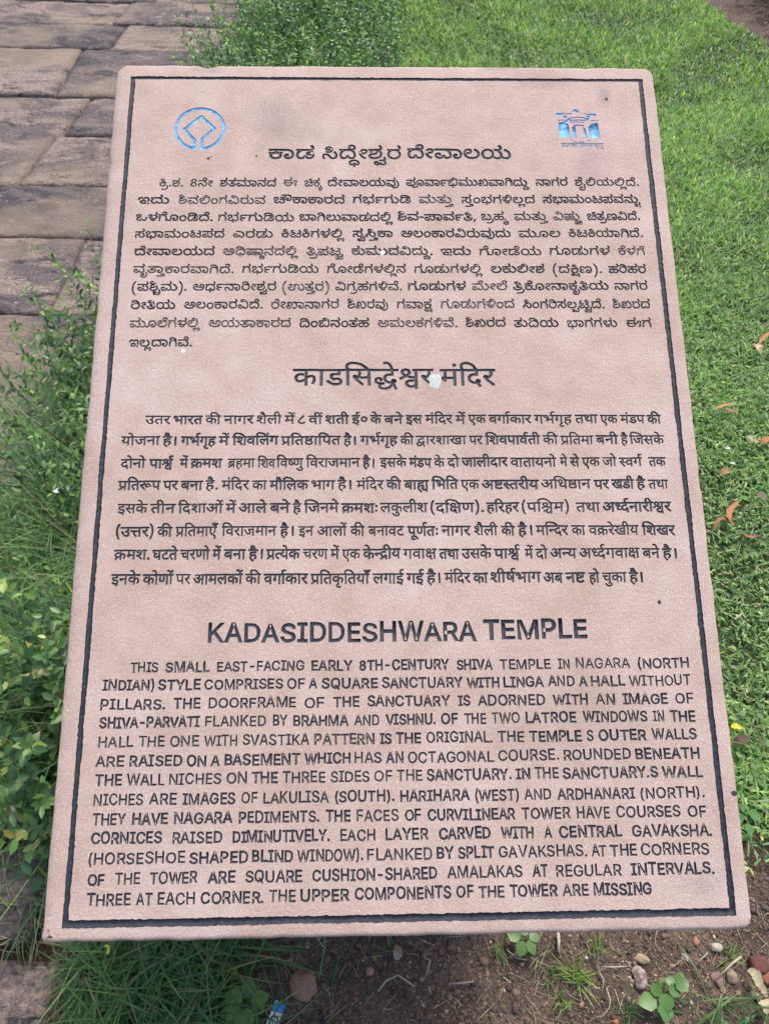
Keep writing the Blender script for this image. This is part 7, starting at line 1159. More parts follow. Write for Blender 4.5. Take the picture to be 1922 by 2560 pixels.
# creeping herb leaves in the near turf
n = 20000; x, y = lawn_pts(n, .30, 1.45, .42, 2.2); ok, d = in_lawn(x, y); ok &= d > -.12; x, y = x[ok], y[ok]; n = len(x)
az = rng.uniform(0, 2 * PI_, n); el = rng.uniform(-.1, .7, n)
dd = np.stack([np.cos(az) * np.cos(el), np.sin(az) * np.cos(el), np.sin(el)], 1)
L = rng.uniform(.008, .018, n)
geo.append(leaves(np.stack([x, y, rng.uniform(.008, .03, n)], 1), dd, unit(np.stack([rng.normal(0, .3, n), rng.normal(0, .3, n), np.ones(n)], 1)), L, L * rng.uniform(.45, .8, n), pick([(.15, .27, .075, 3), (.22, .34, .11, 2), (.10, .20, .08, 1.5)], n, .15), LEAF8, LEAF8F))
# long stray stems across the turf
n = 420; x, y = lawn_pts(n, .35, 1.9, .5, 4.2); ok, d = in_lawn(x, y); x, y = x[ok], y[ok]; n = len(x)
geo.append(blades(np.stack([x, y, np.full(n, .02)], 1), rng.uniform(0, 2 * PI_, n), rng.uniform(.9, 1.4, n), rng.uniform(.05, .13, n), np.full(n, .0025), rng.uniform(-.1, .6, n), 5, pick([(.13, .26, .07, 2), (.27, .29, .14, 1.2), (.20, .16, .09, .8)], n, .15), rng.uniform(-.8, .8, n)))
stuff('lawn_grass', *cat_geo(geo), M_GRASS, 'short thick green turf to the right of and beyond the plaque', 'grass')

# mat of thatch and moss below the blades
V, F = [], []
ys = np.arange(.62, 14, .12)
for i, y in enumerate(ys):
    xr = 2.0 if y < 4.0 else max(1.2, 1.88 + (4.4 - y) * .25)
    for j in range(25): x = lawn_edge_left(y) + .02 + (xr - lawn_edge_left(y)) * j / 24; V.append((x, y, .004 + .004 * fbm((x * 6, y * 6, 2), 3)))
    if i:
        for j in range(24): k = i * 25 + j; F.append((k - 25, k - 24, k + 1, k))
mt, nt_, bt = new_mat('turf_thatch'); cot = N(nt_, 'ShaderNodeTexCoord').outputs['Object']
nt_.links.new(ramp(nt_, noise_tex(nt_, cot, 90, 5, .75), [(.35, (.018, .030, .012)), (.55, (.045, .072, .022)), (.7, (.10, .105, .05))]), bt.inputs['Base Color']); bt.inputs['Roughness'].default_value = .95
bump(nt_, bt, noise_tex(nt_, cot, 150, 4, .7), 1.0, .01)
tb = link('lawn', mesh('lawn', [v for v in V if True], F, mt, True)); tag(tb, 'thatch and moss layer of the lawn under the blades', kind='structure')

# ---- shrubs and hedge
SH_PAL = [(.060, .165, .056, 5), (.09, .22, .066, 4), (.040, .105, .048, 3), (.14, .28, .08, 2.4), (.20, .33, .10, 1.2)]
def shrub(label, cat, xr, yr, nstem, ht, pal, node=.014, L=(.014, .024), aspect=(.42, .56), parts=0, spread=.35, lift=0.0, group=None, tplbig=True, name='shrub', keep=None, ext=()):
    cxs, cys = (xr[0] + xr[1]) / 2, (yr[0] + yr[1]) / 2
    root = empty(name, (cxs, cys, 0)); tag(root, label, cat, group)
    P, Dr, Nm, Ln, Cl, SG = [], [], [], [], [], []
    stems = []
    specs = []
    for i in range(nstem):
        x, y = rng.uniform(*xr), rng.uniform(*yr)
        specs.append((x, y, rng.normal(0, spread) + (x - cxs) * .6, rng.normal(0, spread), ht * rng.uniform(.45, 1.12), -1))
    for e in ext: specs.append(e)
    for (x, y, dx, dy, hh, fixed) in specs:
        p = np.array([x, y, lift]); d = unit(np.array([dx, dy, 1.0 if fixed < 0 else .35])); m = max(5, int(hh / node)); pts = [p]
        bend = rng.normal(0, .05, 3)
        for k in range(m):
            d = unit(d + bend * .4 + rng.normal(0, .06, 3) + np.array([dx * .02, dy * .02, -.012])); p = p + d * node; pts.append(p)
            t = k / m
            if t < .12: continue
            a0 = rng.uniform(0, 2 * PI_)
            s1 = unit(np.cross(d, np.array([math.cos(a0), math.sin(a0), .3])))
            for sgn in (1, -1):
                if rng.uniform() < .18: continue
                ld = unit(s1 * sgn * .9 + d * rng.uniform(.3, .9) + rng.normal(0, .15, 3))
                P.append(p); Dr.append(ld); Nm.append(unit(np.array([0, -.15, 1.0]) + rng.normal(0, .38, 3))); Ln.append(rng.uniform(*L) * (1.1 - .45 * t)); 
                c = pick(pal, 1, .14)[0]
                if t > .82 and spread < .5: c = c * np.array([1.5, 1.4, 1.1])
                Cl.append(c)
        stems.append(np.array(pts))
    P, Dr, Nm, Ln, Cl = map(np.array, (P, Dr, Nm, Ln, Cl))
    ok = clear_of_plaque(P, .04) & (P[:, 2] > .005)
    if keep is not None: ok &= keep(P)
    P, Dr, Nm, Ln, Cl = P[ok], Dr[ok], Nm[ok], Ln[ok], Cl[ok]
    Wd = Ln * rng.uniform(*aspect, len(Ln))
    org = np.array([cxs, cys, 0])
    # twigs, three sided
    V, F = [], []
    for s in stems:
        s = s[clear_of_plaque(s, .04)]
        if keep is not None and len(s): s = s[keep(s)]
        if len(s) < 4: continue
        s = s[::2]
        for j, q in enumerate(s):
            r_ = .0016 * (1.25 - j / len(s))
            for a in (0, 2.1, 4.2): V.append((q[0] + r_ * math.cos(a) - cxs, q[1] + r_ * math.sin(a) - cys, q[2]))
            if j:
                k = len(V) - 6
                for a in range(3): b = (a + 1) % 3; F.append((k + a, k + b, k + 3 + b, k + 3 + a))
    tw = link('twigs', mesh('twigs', V, F, M_TWIG, False, np.tile((.16, .12, .085), (len(V), 1))), root); tw['kind'] = 'stuff'
    order = np.arange(len(P))
    if parts:
        # the leaves that show largest become parts of their own
        dist = np.linalg.norm(P - np.array(CAM), axis=1); order = np.argsort(dist / Ln)
        base = []
        for v in range(6):
            c = pick(pal if v < 4 else pal[:2] + [(.16, .24, .06, 2)], 1, .1)[0]
            me = mesh('leaf', leaves(np.zeros((1, 3)), np.array([[1., 0, 0]]), np.array([[0, 0, 1.]]), np.array([1.]), np.array([.5 + .05 * (v % 3)]), c[None], LEAF8, LEAF8F, np.array([.1 + .08 * (v % 3)]))[0], LEAF8F, M_LEAF, True, np.tile(c, (8, 1)))
            base.append(me)
        for i in order[:parts]:
            d = Vector(Dr[i]).normalized(); s = Vector(Nm[i]).cross(d).normalized(); nn = d.cross(s); l = float(Ln[i])
            o = link('leaf', base[random.choice((0, 1, 2, 3, 0, 1, 4, 5))], root)
            p = P[i] - org
            o.matrix_local = Matrix(((d.x * l, s.x * l, nn.x * l, p[0]), (d.y * l, s.y * l, nn.y * l, p[1]), (d.z * l, s.z * l, nn.z * l, p[2]), (0, 0, 0, 1)))
        order = order[parts:]
    P, Dr, Nm, Ln, Wd, Cl = P[order], Dr[order], Nm[order], Ln[order], Wd[order], Cl[order]
    t, tf = (LEAF8, LEAF8F) if tplbig else (LEAF4, LEAF4F)
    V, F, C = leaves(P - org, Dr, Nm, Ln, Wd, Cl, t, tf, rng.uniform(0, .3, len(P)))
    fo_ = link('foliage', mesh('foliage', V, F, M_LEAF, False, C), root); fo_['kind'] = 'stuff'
    return root
YEL = [(.045, .135, .052, 5), (.07, .18, .052, 4), (.18, .29, .075, 1.6), (.36, .40, .15, .6), (.09, .19, .05, 1.5), (.26, .24, .07, .12)]
shrub('leafy shrub at the lower left edge of the plaque, with some yellow-green leaves', 'shrub', (-.60, -.36), (.42, .70), 170, .40, YEL, .016, (.022, .036), (.50, .66), 290, .40, keep=lambda P: P[:, 1] > .37 + .05 * np.sin(P[:, 0] * 40))
shrub('dense dark green shrub beside the middle of the plaque, over the paving edge', 'shrub', (-.80, -.34), (1.02, 1.72), 560, .42, SH_PAL, .014, (.018, .030), (.42, .56), 290, .42)
shrub('thin leafy shrub with sprigs reaching over the paving at the upper left', 'shrub', (-.58, -.34), (1.85, 2.75), 260, .38, SH_PAL, .015, (.018, .028), (.42, .56), 150, .34, tplbig=True,
      ext=[(-.62, 2.78, -1.3, .22, .56, 1), (-.60, 2.80, -1.1, .1, .40, 1), (-.62, 2.22, -1.3, .25, .52, 1), (-.62, 2.24, -.9, .4, .40, 1), (-.62, 2.7, -.8, .2, .26, 1), (-.66, 1.72, -1.4, .28, .60, 1), (-.66, 1.75, -1.0, .5, .5, 1), (-.62, 2.5, -.9, .5, .3, 1)])
shrub('clipped leafy hedge between the stone path and the lawn, beyond the plaque', 'hedge', (-.74, -.03), (2.75, 5.6), 2900, .50, [(.065, .19, .048, 4), (.095, .25, .055, 4), (.040, .12, .040, 3), (.17, .34, .08, 1.8)], .019, (.022, .034), (.42, .56), 0, .34, tplbig=False, name='hedge', keep=lambda P: (P[:, 0] > -.80 + np.clip(P[:, 1] - 3.0, 0, 3) * .13 + .05 * np.sin(P[:, 1] * 9)) & (P[:, 0] < .035 + .02 * np.sin(P[:, 1] * 13)))
shrub('bush in the bed at the far right corner of the lawn, shade painted into its leaf colours', 'bush', (2.15, 3.2), (4.75, 5.8), 420, .5, [(.012, .028, .014, 3), (.02, .04, .02, 2)], .022, (.03, .05), (.42, .56), 0, .35, tplbig=False, name='bush')  # near-black palette: the shade under the bush is put into its leaves

# ---- long grass on the left and in front
TALL = [(.12, .27, .09, 4), (.18, .36, .12, 3), (.08, .20, .10, 2), (.28, .42, .15, 1.6), (.30, .27, .15, .9), (.20, .15, .09, .5)]
def tall(n, xr, yr, L, Wd, dens, segs=7, lean=(.1, 1.2), curl=(.3, 1.7), pal=TALL, z0=.0, xmin=-9):
    x = rng.uniform(*xr, n); y = rng.uniform(*yr, n)
    # blades rise in tufts
    tx, ty = rng.uniform(*xr, max(6, n // 14)), rng.uniform(*yr, max(6, n // 14)); k = rng.integers(0, len(tx), n)
    x = tx[k] + rng.normal(0, .016, n); y = ty[k] + rng.normal(0, .016, n)
    keep = rng.uniform(0, 1, n) < dens(x, y)
    x, y = x[keep], y[keep]; n = len(x)
    az = rng.uniform(0, 2 * PI_, n)
    g = blades(np.stack([x, y, np.full(n, z0)], 1), az, rng.uniform(*lean, n), rng.uniform(*L, n), rng.uniform(*Wd, n), rng.uniform(*curl, n), segs, pick(pal, n, .16), rng.normal(0, .5, n))
    V, F, C = g; kk = 2 * segs + 1
    ok = clear_of_plaque(V, .012).reshape(n, kk).all(1) & (V[:, 0].reshape(n, kk).min(1) > xmin) & (V[:, 2].reshape(n, kk).min(1) > -.03)
    idx = np.repeat(ok, kk); remap = np.cumsum(idx) - 1; fm = idx[F].all(1)
    return V[idx], remap[F[fm]], C[idx]
g1 = [tall(9000, (-.76, -.30), (.62, 1.12), (.12, .32), (.0024, .0050), lambda x, y: np.full(len(x), 1.0)),
      tall(2400, (-.78, -.34), (.95, 1.5), (.16, .40), (.0020, .0042), lambda x, y: np.full(len(x), 1.0), lean=(.1, .8)),
      tall(900, (-.66, -.36), (.42, .75), (.12, .30), (.0020, .0040), lambda x, y: np.full(len(x), 1.0))]
stuff('tall_grass', *cat_geo(g1), M_GRASS, 'tangled long grass growing between the two shrubs left of the plaque', 'grass')
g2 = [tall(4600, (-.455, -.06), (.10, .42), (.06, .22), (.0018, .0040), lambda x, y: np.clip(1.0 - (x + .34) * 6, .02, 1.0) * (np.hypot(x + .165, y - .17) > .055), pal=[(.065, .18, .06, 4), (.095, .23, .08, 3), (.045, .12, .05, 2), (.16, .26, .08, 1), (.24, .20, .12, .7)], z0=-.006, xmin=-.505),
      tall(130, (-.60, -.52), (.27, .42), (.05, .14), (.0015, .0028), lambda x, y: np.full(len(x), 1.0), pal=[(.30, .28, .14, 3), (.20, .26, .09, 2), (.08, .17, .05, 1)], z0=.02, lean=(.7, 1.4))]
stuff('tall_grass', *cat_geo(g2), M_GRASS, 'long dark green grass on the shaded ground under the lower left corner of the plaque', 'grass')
g3 = [tall(420, (.45, .75), (.10, .24), (.05, .13), (.0022, .0040), lambda x, y: np.clip((x - .42) * 4, 0, 1) * np.clip((.26 - y) * 9, 0, 1), pal=[(.06, .17, .06, 3), (.10, .22, .06, 2)], z0=-.006)]
stuff('tall_grass', *cat_geo(g3), M_GRASS, 'green grass tufts on the bare soil at the bottom right corner', 'grass')

# ---- small grass tufts standing on the bare soil, each its own
def tuft(px, py, n, L, col, label, lean=(.1, 1.1), W=(.0012, .0024)):
    c = ground(px, py); z = soil_z(c.x, c.y)
    pos = np.stack([rng.normal(0, .006, n), rng.normal(0, .006, n), np.zeros(n)], 1)
    V, F, C = blades(pos, rng.uniform(0, 2 * PI_, n), rng.uniform(*lean, n), rng.uniform(L * .4, L, n), rng.uniform(*W, n), rng.uniform(.1, 1.1, n), 5, pick([(*col, 1)], n, .2), rng.normal(0, .4, n))
    o = link('grass_tuft', mesh('grass_tuft', V, F, M_GRASS, False, C)); o.location = (c.x, c.y, z); tag(o, label, 'grass tuft', 'grass tufts on the bare soil')
for a in ((1443, 2440, 46, .060, (.20, .34, .06), 'bright yellow-green grass tuft, the fullest one in the middle of the bare soil'),
          (1408, 2500, 22, .040, (.20, .32, .07), 'small yellowish grass tuft just below the fullest one'),
          (1380, 2435, 18, .040, (.13, .26, .06), 'thin green grass tuft left of the bright yellow-green one'),
          (1490, 2370, 16, .050, (.17, .28, .06), 'sparse grass tuft close under the plaque, right of the round-leaved seedling'),
          (1830, 2385, 24, .038, (.16, .28, .07), 'little grass tuft near the whitish lump at the right'),
          (1345, 2400, 14, .040, (.24, .24, .12), 'dry straw-coloured grass tuft under the round-leaved seedling'),
          (1570, 2535, 26, .060, (.06, .16, .05), 'dark green grass tuft at the bottom edge, below the spotted stone'),
          (1250, 2375, 14, .045, (.12, .22, .06), 'faint grass tuft under the middle of the plaque edge'),
          (985, 2365, 16, .060, (.10, .16, .07), 'dull grass tuft near the pale dry leaf'),
          (1655, 2480, 8, .03, (.12, .24, .06), 'tiny grass tuft beside the broad-leaved seedling')):
    tuft(*a)

# ---- seedlings with leaves one can tell apart
def seedling(px, py, lv, label, col, stem=True, name='seedling'):
    """lv: leaves as (px, py, length mm, angle deg in the picture, rise)"""
    c = ground(px, py); z = soil_z(c.x, c.y); root = empty(name, (c.x, c.y, z)); tag(root, label, 'seedling', 'seedlings on the bare soil')
    for (qx, qy, l, ang, zz) in lv:
        p = ground(qx, qy, z + zz) - Vector((c.x, c.y, z)); a = R(ang)
        d = np.array([[math.cos(a), math.sin(a), rng.uniform(-.05, .25)]]); nm = unit(np.array([[rng.normal(0, .2), rng.normal(0, .2), 1.0]]))
        cc = pick([(*col, 1)], 1, .1)
        outline_ = np.array([(0, 0, 0), (.14, .34, .03), (.2, 0, -.02), (.14, -.34, .03), (.5, .48, .05), (.5, 0, -.01), (.5, -.48, .05), (.8, .26, .02), (.8, 0, -.02), (.8, -.26, .02), (1, 0, -.05)])
        tf = np.array([(0, 2, 1), (0, 3, 2), (1, 2, 5), (1, 5, 4), (2, 3, 6), (2, 6, 5), (4, 5, 8), (4, 8, 7), (5, 6, 9), (5, 9, 8), (7, 8, 10), (8, 9, 10)])
        V, F, C = leaves(np.array([[p.x, p.y, p.z]]), d, nm, np.array([l / 1000]), np.array([l / 1000 * .95]), cc, outline_, tf, np.array([.12]))
        link('leaf', mesh('leaf', V, F, M_LEAF, True, C), root)
    V, F = [], []
    for (qx, qy, l, ang, zz) in lv:
        p = ground(qx, qy, z + zz) - Vector((c.x, c.y, z)); k = len(V)
        for q, r_ in ((Vector((0, 0, 0)), .001), (p, .0006)):
            for a in (0, 2.1, 4.2): V.append((q.x + r_ * math.cos(a), q.y + r_ * math.sin(a), q.z))
        for a in range(3): b = (a + 1) % 3; F.append((k + a, k + b, k + 3 + b, k + 3 + a))
    link('stem', mesh('stem', V, F, M_TWIG, False, np.tile((.16, .22, .06), (len(V), 1))), root)
seedling(1655, 2490, [(1640, 2500, 30, 190, .03), (1660, 2505, 28, 262, .034), (1648, 2492, 20, 110, .036), (1668, 2484, 26, 250, .04), (1672, 2482, 22, 20, .044), (1690, 2472, 24, 30, .046), (1700, 2465, 20, 80, .04), (1690, 2462, 18, 150, .042), (1658, 2468, 14, 100, .03)],
         'broad-leaved green seedling leaning right at the bottom right', (.085, .22, .045))
seedling(1312, 2350, [(1300, 2348, 24, 150, .03), (1308, 2352, 24, 250, .034), (1318, 2352, 22, 300, .032), (1322, 2345, 20, 10, .03), (1312, 2340, 18, 90, .03)],
         'round-leaved green seedling half under the lower edge of the plaque', (.09, .22, .045))
seedling(614, 2505, [(606, 2505, 30, 160, .04), (600, 2515, 30, 215, .04), (620, 2520, 30, 265, .045), (628, 2505, 28, 20, .04), (616, 2490, 26, 80, .045), (612, 2530, 24, 250, .05)],
         'yellow-green seedling with pointed leaves left of the blue wrapper', (.10, .24, .055))
seedling(497, 2440, [(485, 2440, 38, 170, .03), (500, 2455, 36, 240, .03), (520, 2470, 36, 300, .03), (500, 2425, 30, 80, .03)], 'dark broad-leaved seedling in the shaded long grass', (.035, .11, .05))
seedling(1864, 2050, [(1858, 2048, 24, 170, .03), (1868, 2058, 22, 270, .034), (1876, 2044, 24, 30, .034), (1866, 2036, 20, 100, .03)], 'bright green broad-leaved seedling at the lower right turf edge', (.09, .24, .06))
# ================================================================== STONES, LITTER, SCRAPS
def stone(px, py, wpx, hpx, th, col, label, name='stone', cat='stone', ang=0, flat=.5, ph=None, col2=None, boxy=0, group='stones lying on the bare soil'):
    c = ground(px, py); d = (CAM - c).length; sx = wpx / 1920 * d / 2 * .95; sy = hpx / 1920 * d / 2; th *= .8
    ph = ph if ph is not None else px * .37
    bm = bmesh.new(); bmesh.ops.create_icosphere(bm, subdivisions=3, radius=1)
    cols = []; rs = random.Random(int(px * 7 + py)); cuts = [(Vector((rs.gauss(0, 1), rs.gauss(0, 1), rs.gauss(0, .7))).normalized(), rs.uniform(.62, .88)) for _ in range(9)]
    for v in bm.verts:
        p = v.co.copy()
        for cn, cdist in ([] if boxy else cuts): p -= cn * max(0, p.dot(cn) - cdist)
        if boxy:
            m = max(abs(p.x), abs(p.y), abs(p.z)); p = p.lerp(p / m * .82, boxy)
        k = 1.08 + .22 * noise.noise(p * 1.1 + Vector((ph, 0, 0))) + .10 * noise.noise(p * 3 + Vector((0, ph, 0)))
        cl = noise.cell_vector(p * 1.6 + Vector((ph, ph, 0))); k += .16 * (cl.x - .5)
        p = p * k; v.co = Vector((p.x * sx, p.y * sy, p.z * th))
        f = N01(noise.noise(p * 2.2 + Vector((3, ph, 1)))); cc = [a * (1 - f) + b * f for a, b in zip(col, col2 or col)]
        cols.append([x * (1 + .25 * noise.noise(p * 5)) for x in cc])
    V = [v.co[:] for v in bm.verts]; F = [tuple(v.index for v in f.verts) for f in bm.faces]; bm.free()
    o = link(name, mesh(name, V, F, M_PEB, False, [[q * .72 for q in c_] for c_ in cols])); o.rotation_euler = (0, 0, R(ang)); o.location = (c.x, c.y, soil_z(c.x, c.y) + th * (.45 if not boxy else .55))
    tag(o, label, cat, group)
    return o
def N01(x): return max(0, min(1, (x + .15) * 3))
stone(762, 2457, 62, 66, .016, (.34, .19, .14), 'largest reddish-brown stone on the shaded soil in front, roughly triangular', ang=12, ph=4.1)
stone(1602, 2398, 34, 22, .009, (.40, .30, .20), 'small tan angular stone above the spotted purple-brown one', ang=-10)
stone(1597, 2446, 40, 40, .012, (.20, .125, .115), 'purple-brown stone with white spots, in the bare soil left of the broad-leaved seedling', col2=(.52, .44, .42), ang=30)
stone(1578, 2455, 13, 12, .005, (.40, .27, .20), 'tiny tan pebble touching the spotted purple-brown stone')
stone(1788, 2367, 30, 18, .009, (.50, .44, .34), 'whitish crumbly lump beneath the right end of the plaque')
stone(1742, 2351, 13, 22, .006, (.42, .21, .12), 'small upright orange pebble close under the plaque edge')
stone(1898, 2414, 40, 36, .016, (.155, .055, .05), 'dark red square brick chip at the right edge', 'brick_chip', 'brick chip', boxy=.85, ang=6, ph=1)
stone(1916, 2444, 26, 26, .013, (.32, .12, .07), 'orange-red brick chip below the dark red square one', 'brick_chip', 'brick chip', boxy=.8, ang=25, ph=2)
stone(1828, 2439, 27, 28, .011, (.38, .28, .21), 'rounded tan stone between the twisted straw and the pinkish stone')
stone(1796, 2449, 26, 32, .009, (.33, .21, .18), 'pinkish stone left of the rounded tan stone')
stone(1808, 2474, 14, 14, .006, (.45, .28, .22), 'small pink pebble below the pinkish stone')
stone(1893, 2488, 28, 17, .007, (.52, .41, .28), 'pale oblong pebble near the lower right corner', ang=-15)
stone(1537, 2555, 14, 10, .005, (.52, .22, .09), 'small orange pebble at the very bottom edge')
stone(925, 2428, 18, 18, .006, (.42, .25, .20), 'small pink stone right of the large reddish-brown one')
stone(888, 2498, 9, 9, .004, (.42, .16, .07), 'tiny orange pebble on the dark soil in front')
stone(727, 2401, 14, 12, .005, (.32, .22, .19), 'small dull pink pebble above the large reddish-brown stone')
stone(1712, 2393, 13, 17, .004, (.42, .38, .32), 'thin pale chip of stone in the gravelly soil', ang=30)
stone(1850, 2480, 10, 9, .004, (.36, .25, .19), 'little brown pebble left of the pale oblong one')
stone(1873, 2545, 8, 7, .003, (.75, .74, .70), 'tiny white pebble near the bottom right')
# loose grit and crumbs too many to count
IC = bmesh.new(); bmesh.ops.create_icosphere(IC, subdivisions=1, radius=1); icV = np.array([v.co[:] for v in IC.verts]); icF = np.array([[v.index for v in f.verts] for f in IC.faces]); IC.free()
def scatter_grit(n, xr, yr, size, pal, dens, name, label, cat):
    x = rng.uniform(*xr, n); y = rng.uniform(*yr, n); k = rng.uniform(0, 1, n) < dens(x, y); x, y = x[k], y[k]; n = len(x)
    z = np.array([soil_z(a, b) for a, b in zip(x, y)])
    s = rng.lognormal(math.log(size), .45, n); S3 = s[:, None] * rng.uniform(.6, 1.4, (n, 3)) * np.array([1, 1, .7])
    a = rng.uniform(0, 2 * PI_, n); ca, sa = np.cos(a)[:, None], np.sin(a)[:, None]
    v = icV[None] * S3[:, None] * (1 + rng.normal(0, .12, (n, len(icV), 1)))
    V = np.stack([v[..., 0] * ca - v[..., 1] * sa + x[:, None], v[..., 0] * sa + v[..., 1] * ca + y[:, None], v[..., 2] + z[:, None] + s[:, None] * .2], -1).reshape(-1, 3)
    F = (np.arange(n)[:, None, None] * len(icV) + icF[None]).reshape(-1, 3)
    stuff(name, V, F, np.repeat(pick(pal, n, .2), len(icV), 0), M_PEB, label, cat)
scatter_grit(22000, (-.15, .95), (.08, .75), .0013, [(.17, .11, .085, 4), (.24, .145, .10, 2), (.33, .25, .18, 1.5), (.10, .07, .06, 3), (.36, .18, .11, .4), (.42, .38, .33, .25)], lambda x, y: np.clip((x + .15) * 1.9, .12, 1), 'gravel', 'fine reddish grit scattered over the bare soil in front', 'gravel')
scatter_grit(12000, (-.55, .9), (.05, .7), .0020, [(.075, .05, .042, 4), (.12, .08, .065, 3), (.16, .105, .08, 2)], lambda x, y: np.full(len(x), 1.0), 'soil_crumbs', 'small crumbs of dark earth over the bare soil in front', 'soil')
# dead grass bits
n = 3400; x = rng.uniform(-.4, .95, n); y = rng.uniform(.08, .75, n); z = np.array([soil_z(a, b) for a, b in zip(x, y)]) + .001
V, F, C = blades(np.stack([x, y, z], 1), rng.uniform(0, 2 * PI_, n), rng.uniform(1.3, 1.56, n), rng.uniform(.008, .045, n), rng.uniform(.0006, .0016, n), rng.uniform(-.15, .25, n), 4, pick([(.34, .27, .19, 3), (.22, .17, .12, 3), (.13, .10, .08, 3), (.45, .40, .28, 1)], n, .15), rng.normal(0, .9, n))
stuff('straw_litter', V, F, C, M_DRY, 'dry grass stems and chaff strewn over the bare soil in front', 'litter')
n = 900; x = rng.uniform(-.8, -.3, n); y = rng.uniform(.5, 1.9, n)
V, F, C = blades(np.stack([x, y, rng.uniform(.0, .12, n)], 1), rng.uniform(0, 2 * PI_, n), rng.uniform(1.0, 1.56, n), rng.uniform(.03, .16, n), rng.uniform(.0010, .0022, n), rng.uniform(-.15, .25, n), 4, pick([(.30, .24, .16, 3), (.22, .17, .12, 3), (.36, .32, .2, 1)], n, .15), rng.normal(0, .6, n))
ok = clear_of_plaque(V, .01).reshape(n, 9).all(1); idx = np.repeat(ok, 9); rm = np.cumsum(idx) - 1; fm = idx[F].all(1)
stuff('straw_litter', V[idx], rm[F[fm]], C[idx], M_DRY, 'dead stems caught among the shrubs and long grass at the left', 'litter')
# reddish litter in the far right bed
n = 2600; x = rng.uniform(1.95, 3.0, n); y = rng.uniform(4.0, 5.8, n)
V, F, C = blades(np.stack([x, y, np.full(n, .004)], 1), rng.uniform(0, 2 * PI_, n), rng.uniform(1.2, 1.56, n), rng.uniform(.03, .09, n), rng.uniform(.004, .010, n), rng.uniform(-.3, .4, n), 2, pick([(.22, .13, .09, 3), (.14, .09, .07, 3), (.32, .20, .13, 1)], n, .15), rng.normal(0, .9, n))
stuff('leaf_litter', V, F, C, M_DRY, 'brown dead leaves in the bed at the far right of the lawn', 'litter')

# single dry leaves and stems, each its own thing
def ribbon(pts, wid, col, label, name='dry_leaf', cat='dry leaf', z=.02, cup=.25, group=None, mat=None):
    P = [ground(a, b, z + (c[0] if c else 0)) for a, b, *c in pts]
    # smooth the path
    Q = []
    for i in range(len(P) - 1):
        p0, p1, p2, p3 = P[max(i - 1, 0)], P[i], P[i + 1], P[min(i + 2, len(P) - 1)]
        for k in range(6):
            t = k / 6; Q.append(.5 * ((2 * p1) + (p2 - p0) * t + (2 * p0 - 5 * p1 + 4 * p2 - p3) * t * t + (3 * p1 - p0 - 3 * p2 + p3) * t ** 3))
    Q.append(P[-1]); o0 = Q[0].copy(); V, F, C = [], [], []; m = len(Q)
    for i, q in enumerate(Q):
        t = i / (m - 1); w_ = wid * max(.12, math.sin(PI_ * min(1, .08 + t * .92)) ** .6) / 2
        d = (Q[min(i + 1, m - 1)] - Q[max(i - 1, 0)]).normalized(); s = d.cross(Vector((0, 0, 1))).normalized()
        q = q - o0
        for a, h in ((-1, cup * w_), (0, 0), (1, cup * w_)):
            w_ = w_ * (1 + .45 * noise.noise(Vector((i * 1.7 + a * 5, wid * 50, q.x * 9))))
            V.append((q + s * a * w_ + Vector((0, 0, h)))[:]); C.append([x * (1 + .25 * noise.noise(Vector((i * .7, a, wid * 99)))) for x in col])
        if i:
            k = 3 * i
            F += [(k - 3, k - 2, k + 1, k), (k - 2, k - 1, k + 2, k + 1)]
    o = link(name, mesh(name, V, F, mat or M_DRY, True, C)); o.location = o0; tag(o, label, cat, group)
LG = 'dry leaves on the turf'
ribbon([(1843, 1255, .02), (1824, 1275, .028), (1822, 1296, .03), (1835, 1315, .02)], .012, (.40, .17, .07), 'curved orange dry leaf forming the right half of a pair on the turf', z=.02, group=LG)
ribbon([(1786, 1326, .015), (1790, 1306, .025), (1802, 1296, .028), (1824, 1306, .02)], .007, (.36, .16, .08), 'thin arched orange dry leaf left of the curved one', z=.02, group=LG)
ribbon([(1861, 1335, .02), (1872, 1342, .025), (1893, 1340, .02)], .007, (.33, .14, .07), 'short orange dry leaf just below the curved pair', z=.02, group=LG)
ribbon([(1922, 830, .03), (1906, 846, .03), (1893, 862, .025)], .010, (.42, .19, .08), 'orange dry stem ending in a pale leaf at the right edge', z=.02, group=LG)
ribbon([(1886, 862, .025), (1893, 872, .03), (1902, 886, .02)], .026, (.52, .38, .24), 'pale tan curled dry leaf near the right edge', z=.02, cup=.6, group=LG)
ribbon([(1869, 1090, .025), (1880, 1100, .03), (1896, 1107, .02)], .018, (.42, .31, .24), 'greyish tan dry leaf beside an orange one at the right edge', z=.02, cup=.5, group=LG)
ribbon([(1902, 1110, .02), (1912, 1100, .025), (1922, 1092, .02)], .016, (.38, .16, .07), 'bright orange dry leaf touching the right edge of the view', z=.02, group=LG)
ribbon([(1799, 1188, .02), (1810, 1180, .025), (1820, 1176, .02)], .018, (.34, .17, .09), 'small crumpled orange leaf close to the plaque edge', z=.02, cup=.6, group=LG)
ribbon([(1783, 1022, .02), (1803, 1015, .025), (1835, 1006, .025)], .008, (.44, .24, .10), 'thin orange-brown dry leaf, the farthest up beside the plaque', z=.02, group=LG)
ribbon([(1806, 1018, .02), (1825, 1026, .022), (1846, 1030, .02)], .009, (.30, .16, .10), 'dark brown dry leaf crossing below the thin orange-brown one', z=.02, group=LG)
ribbon([(1826, 1816, .03), (1838, 1816, .032), (1854, 1821, .028)], .011, (.62, .52, .03), 'bright yellow fallen leaf beside the lower right of the plaque', z=.02, cup=.5, group=LG)
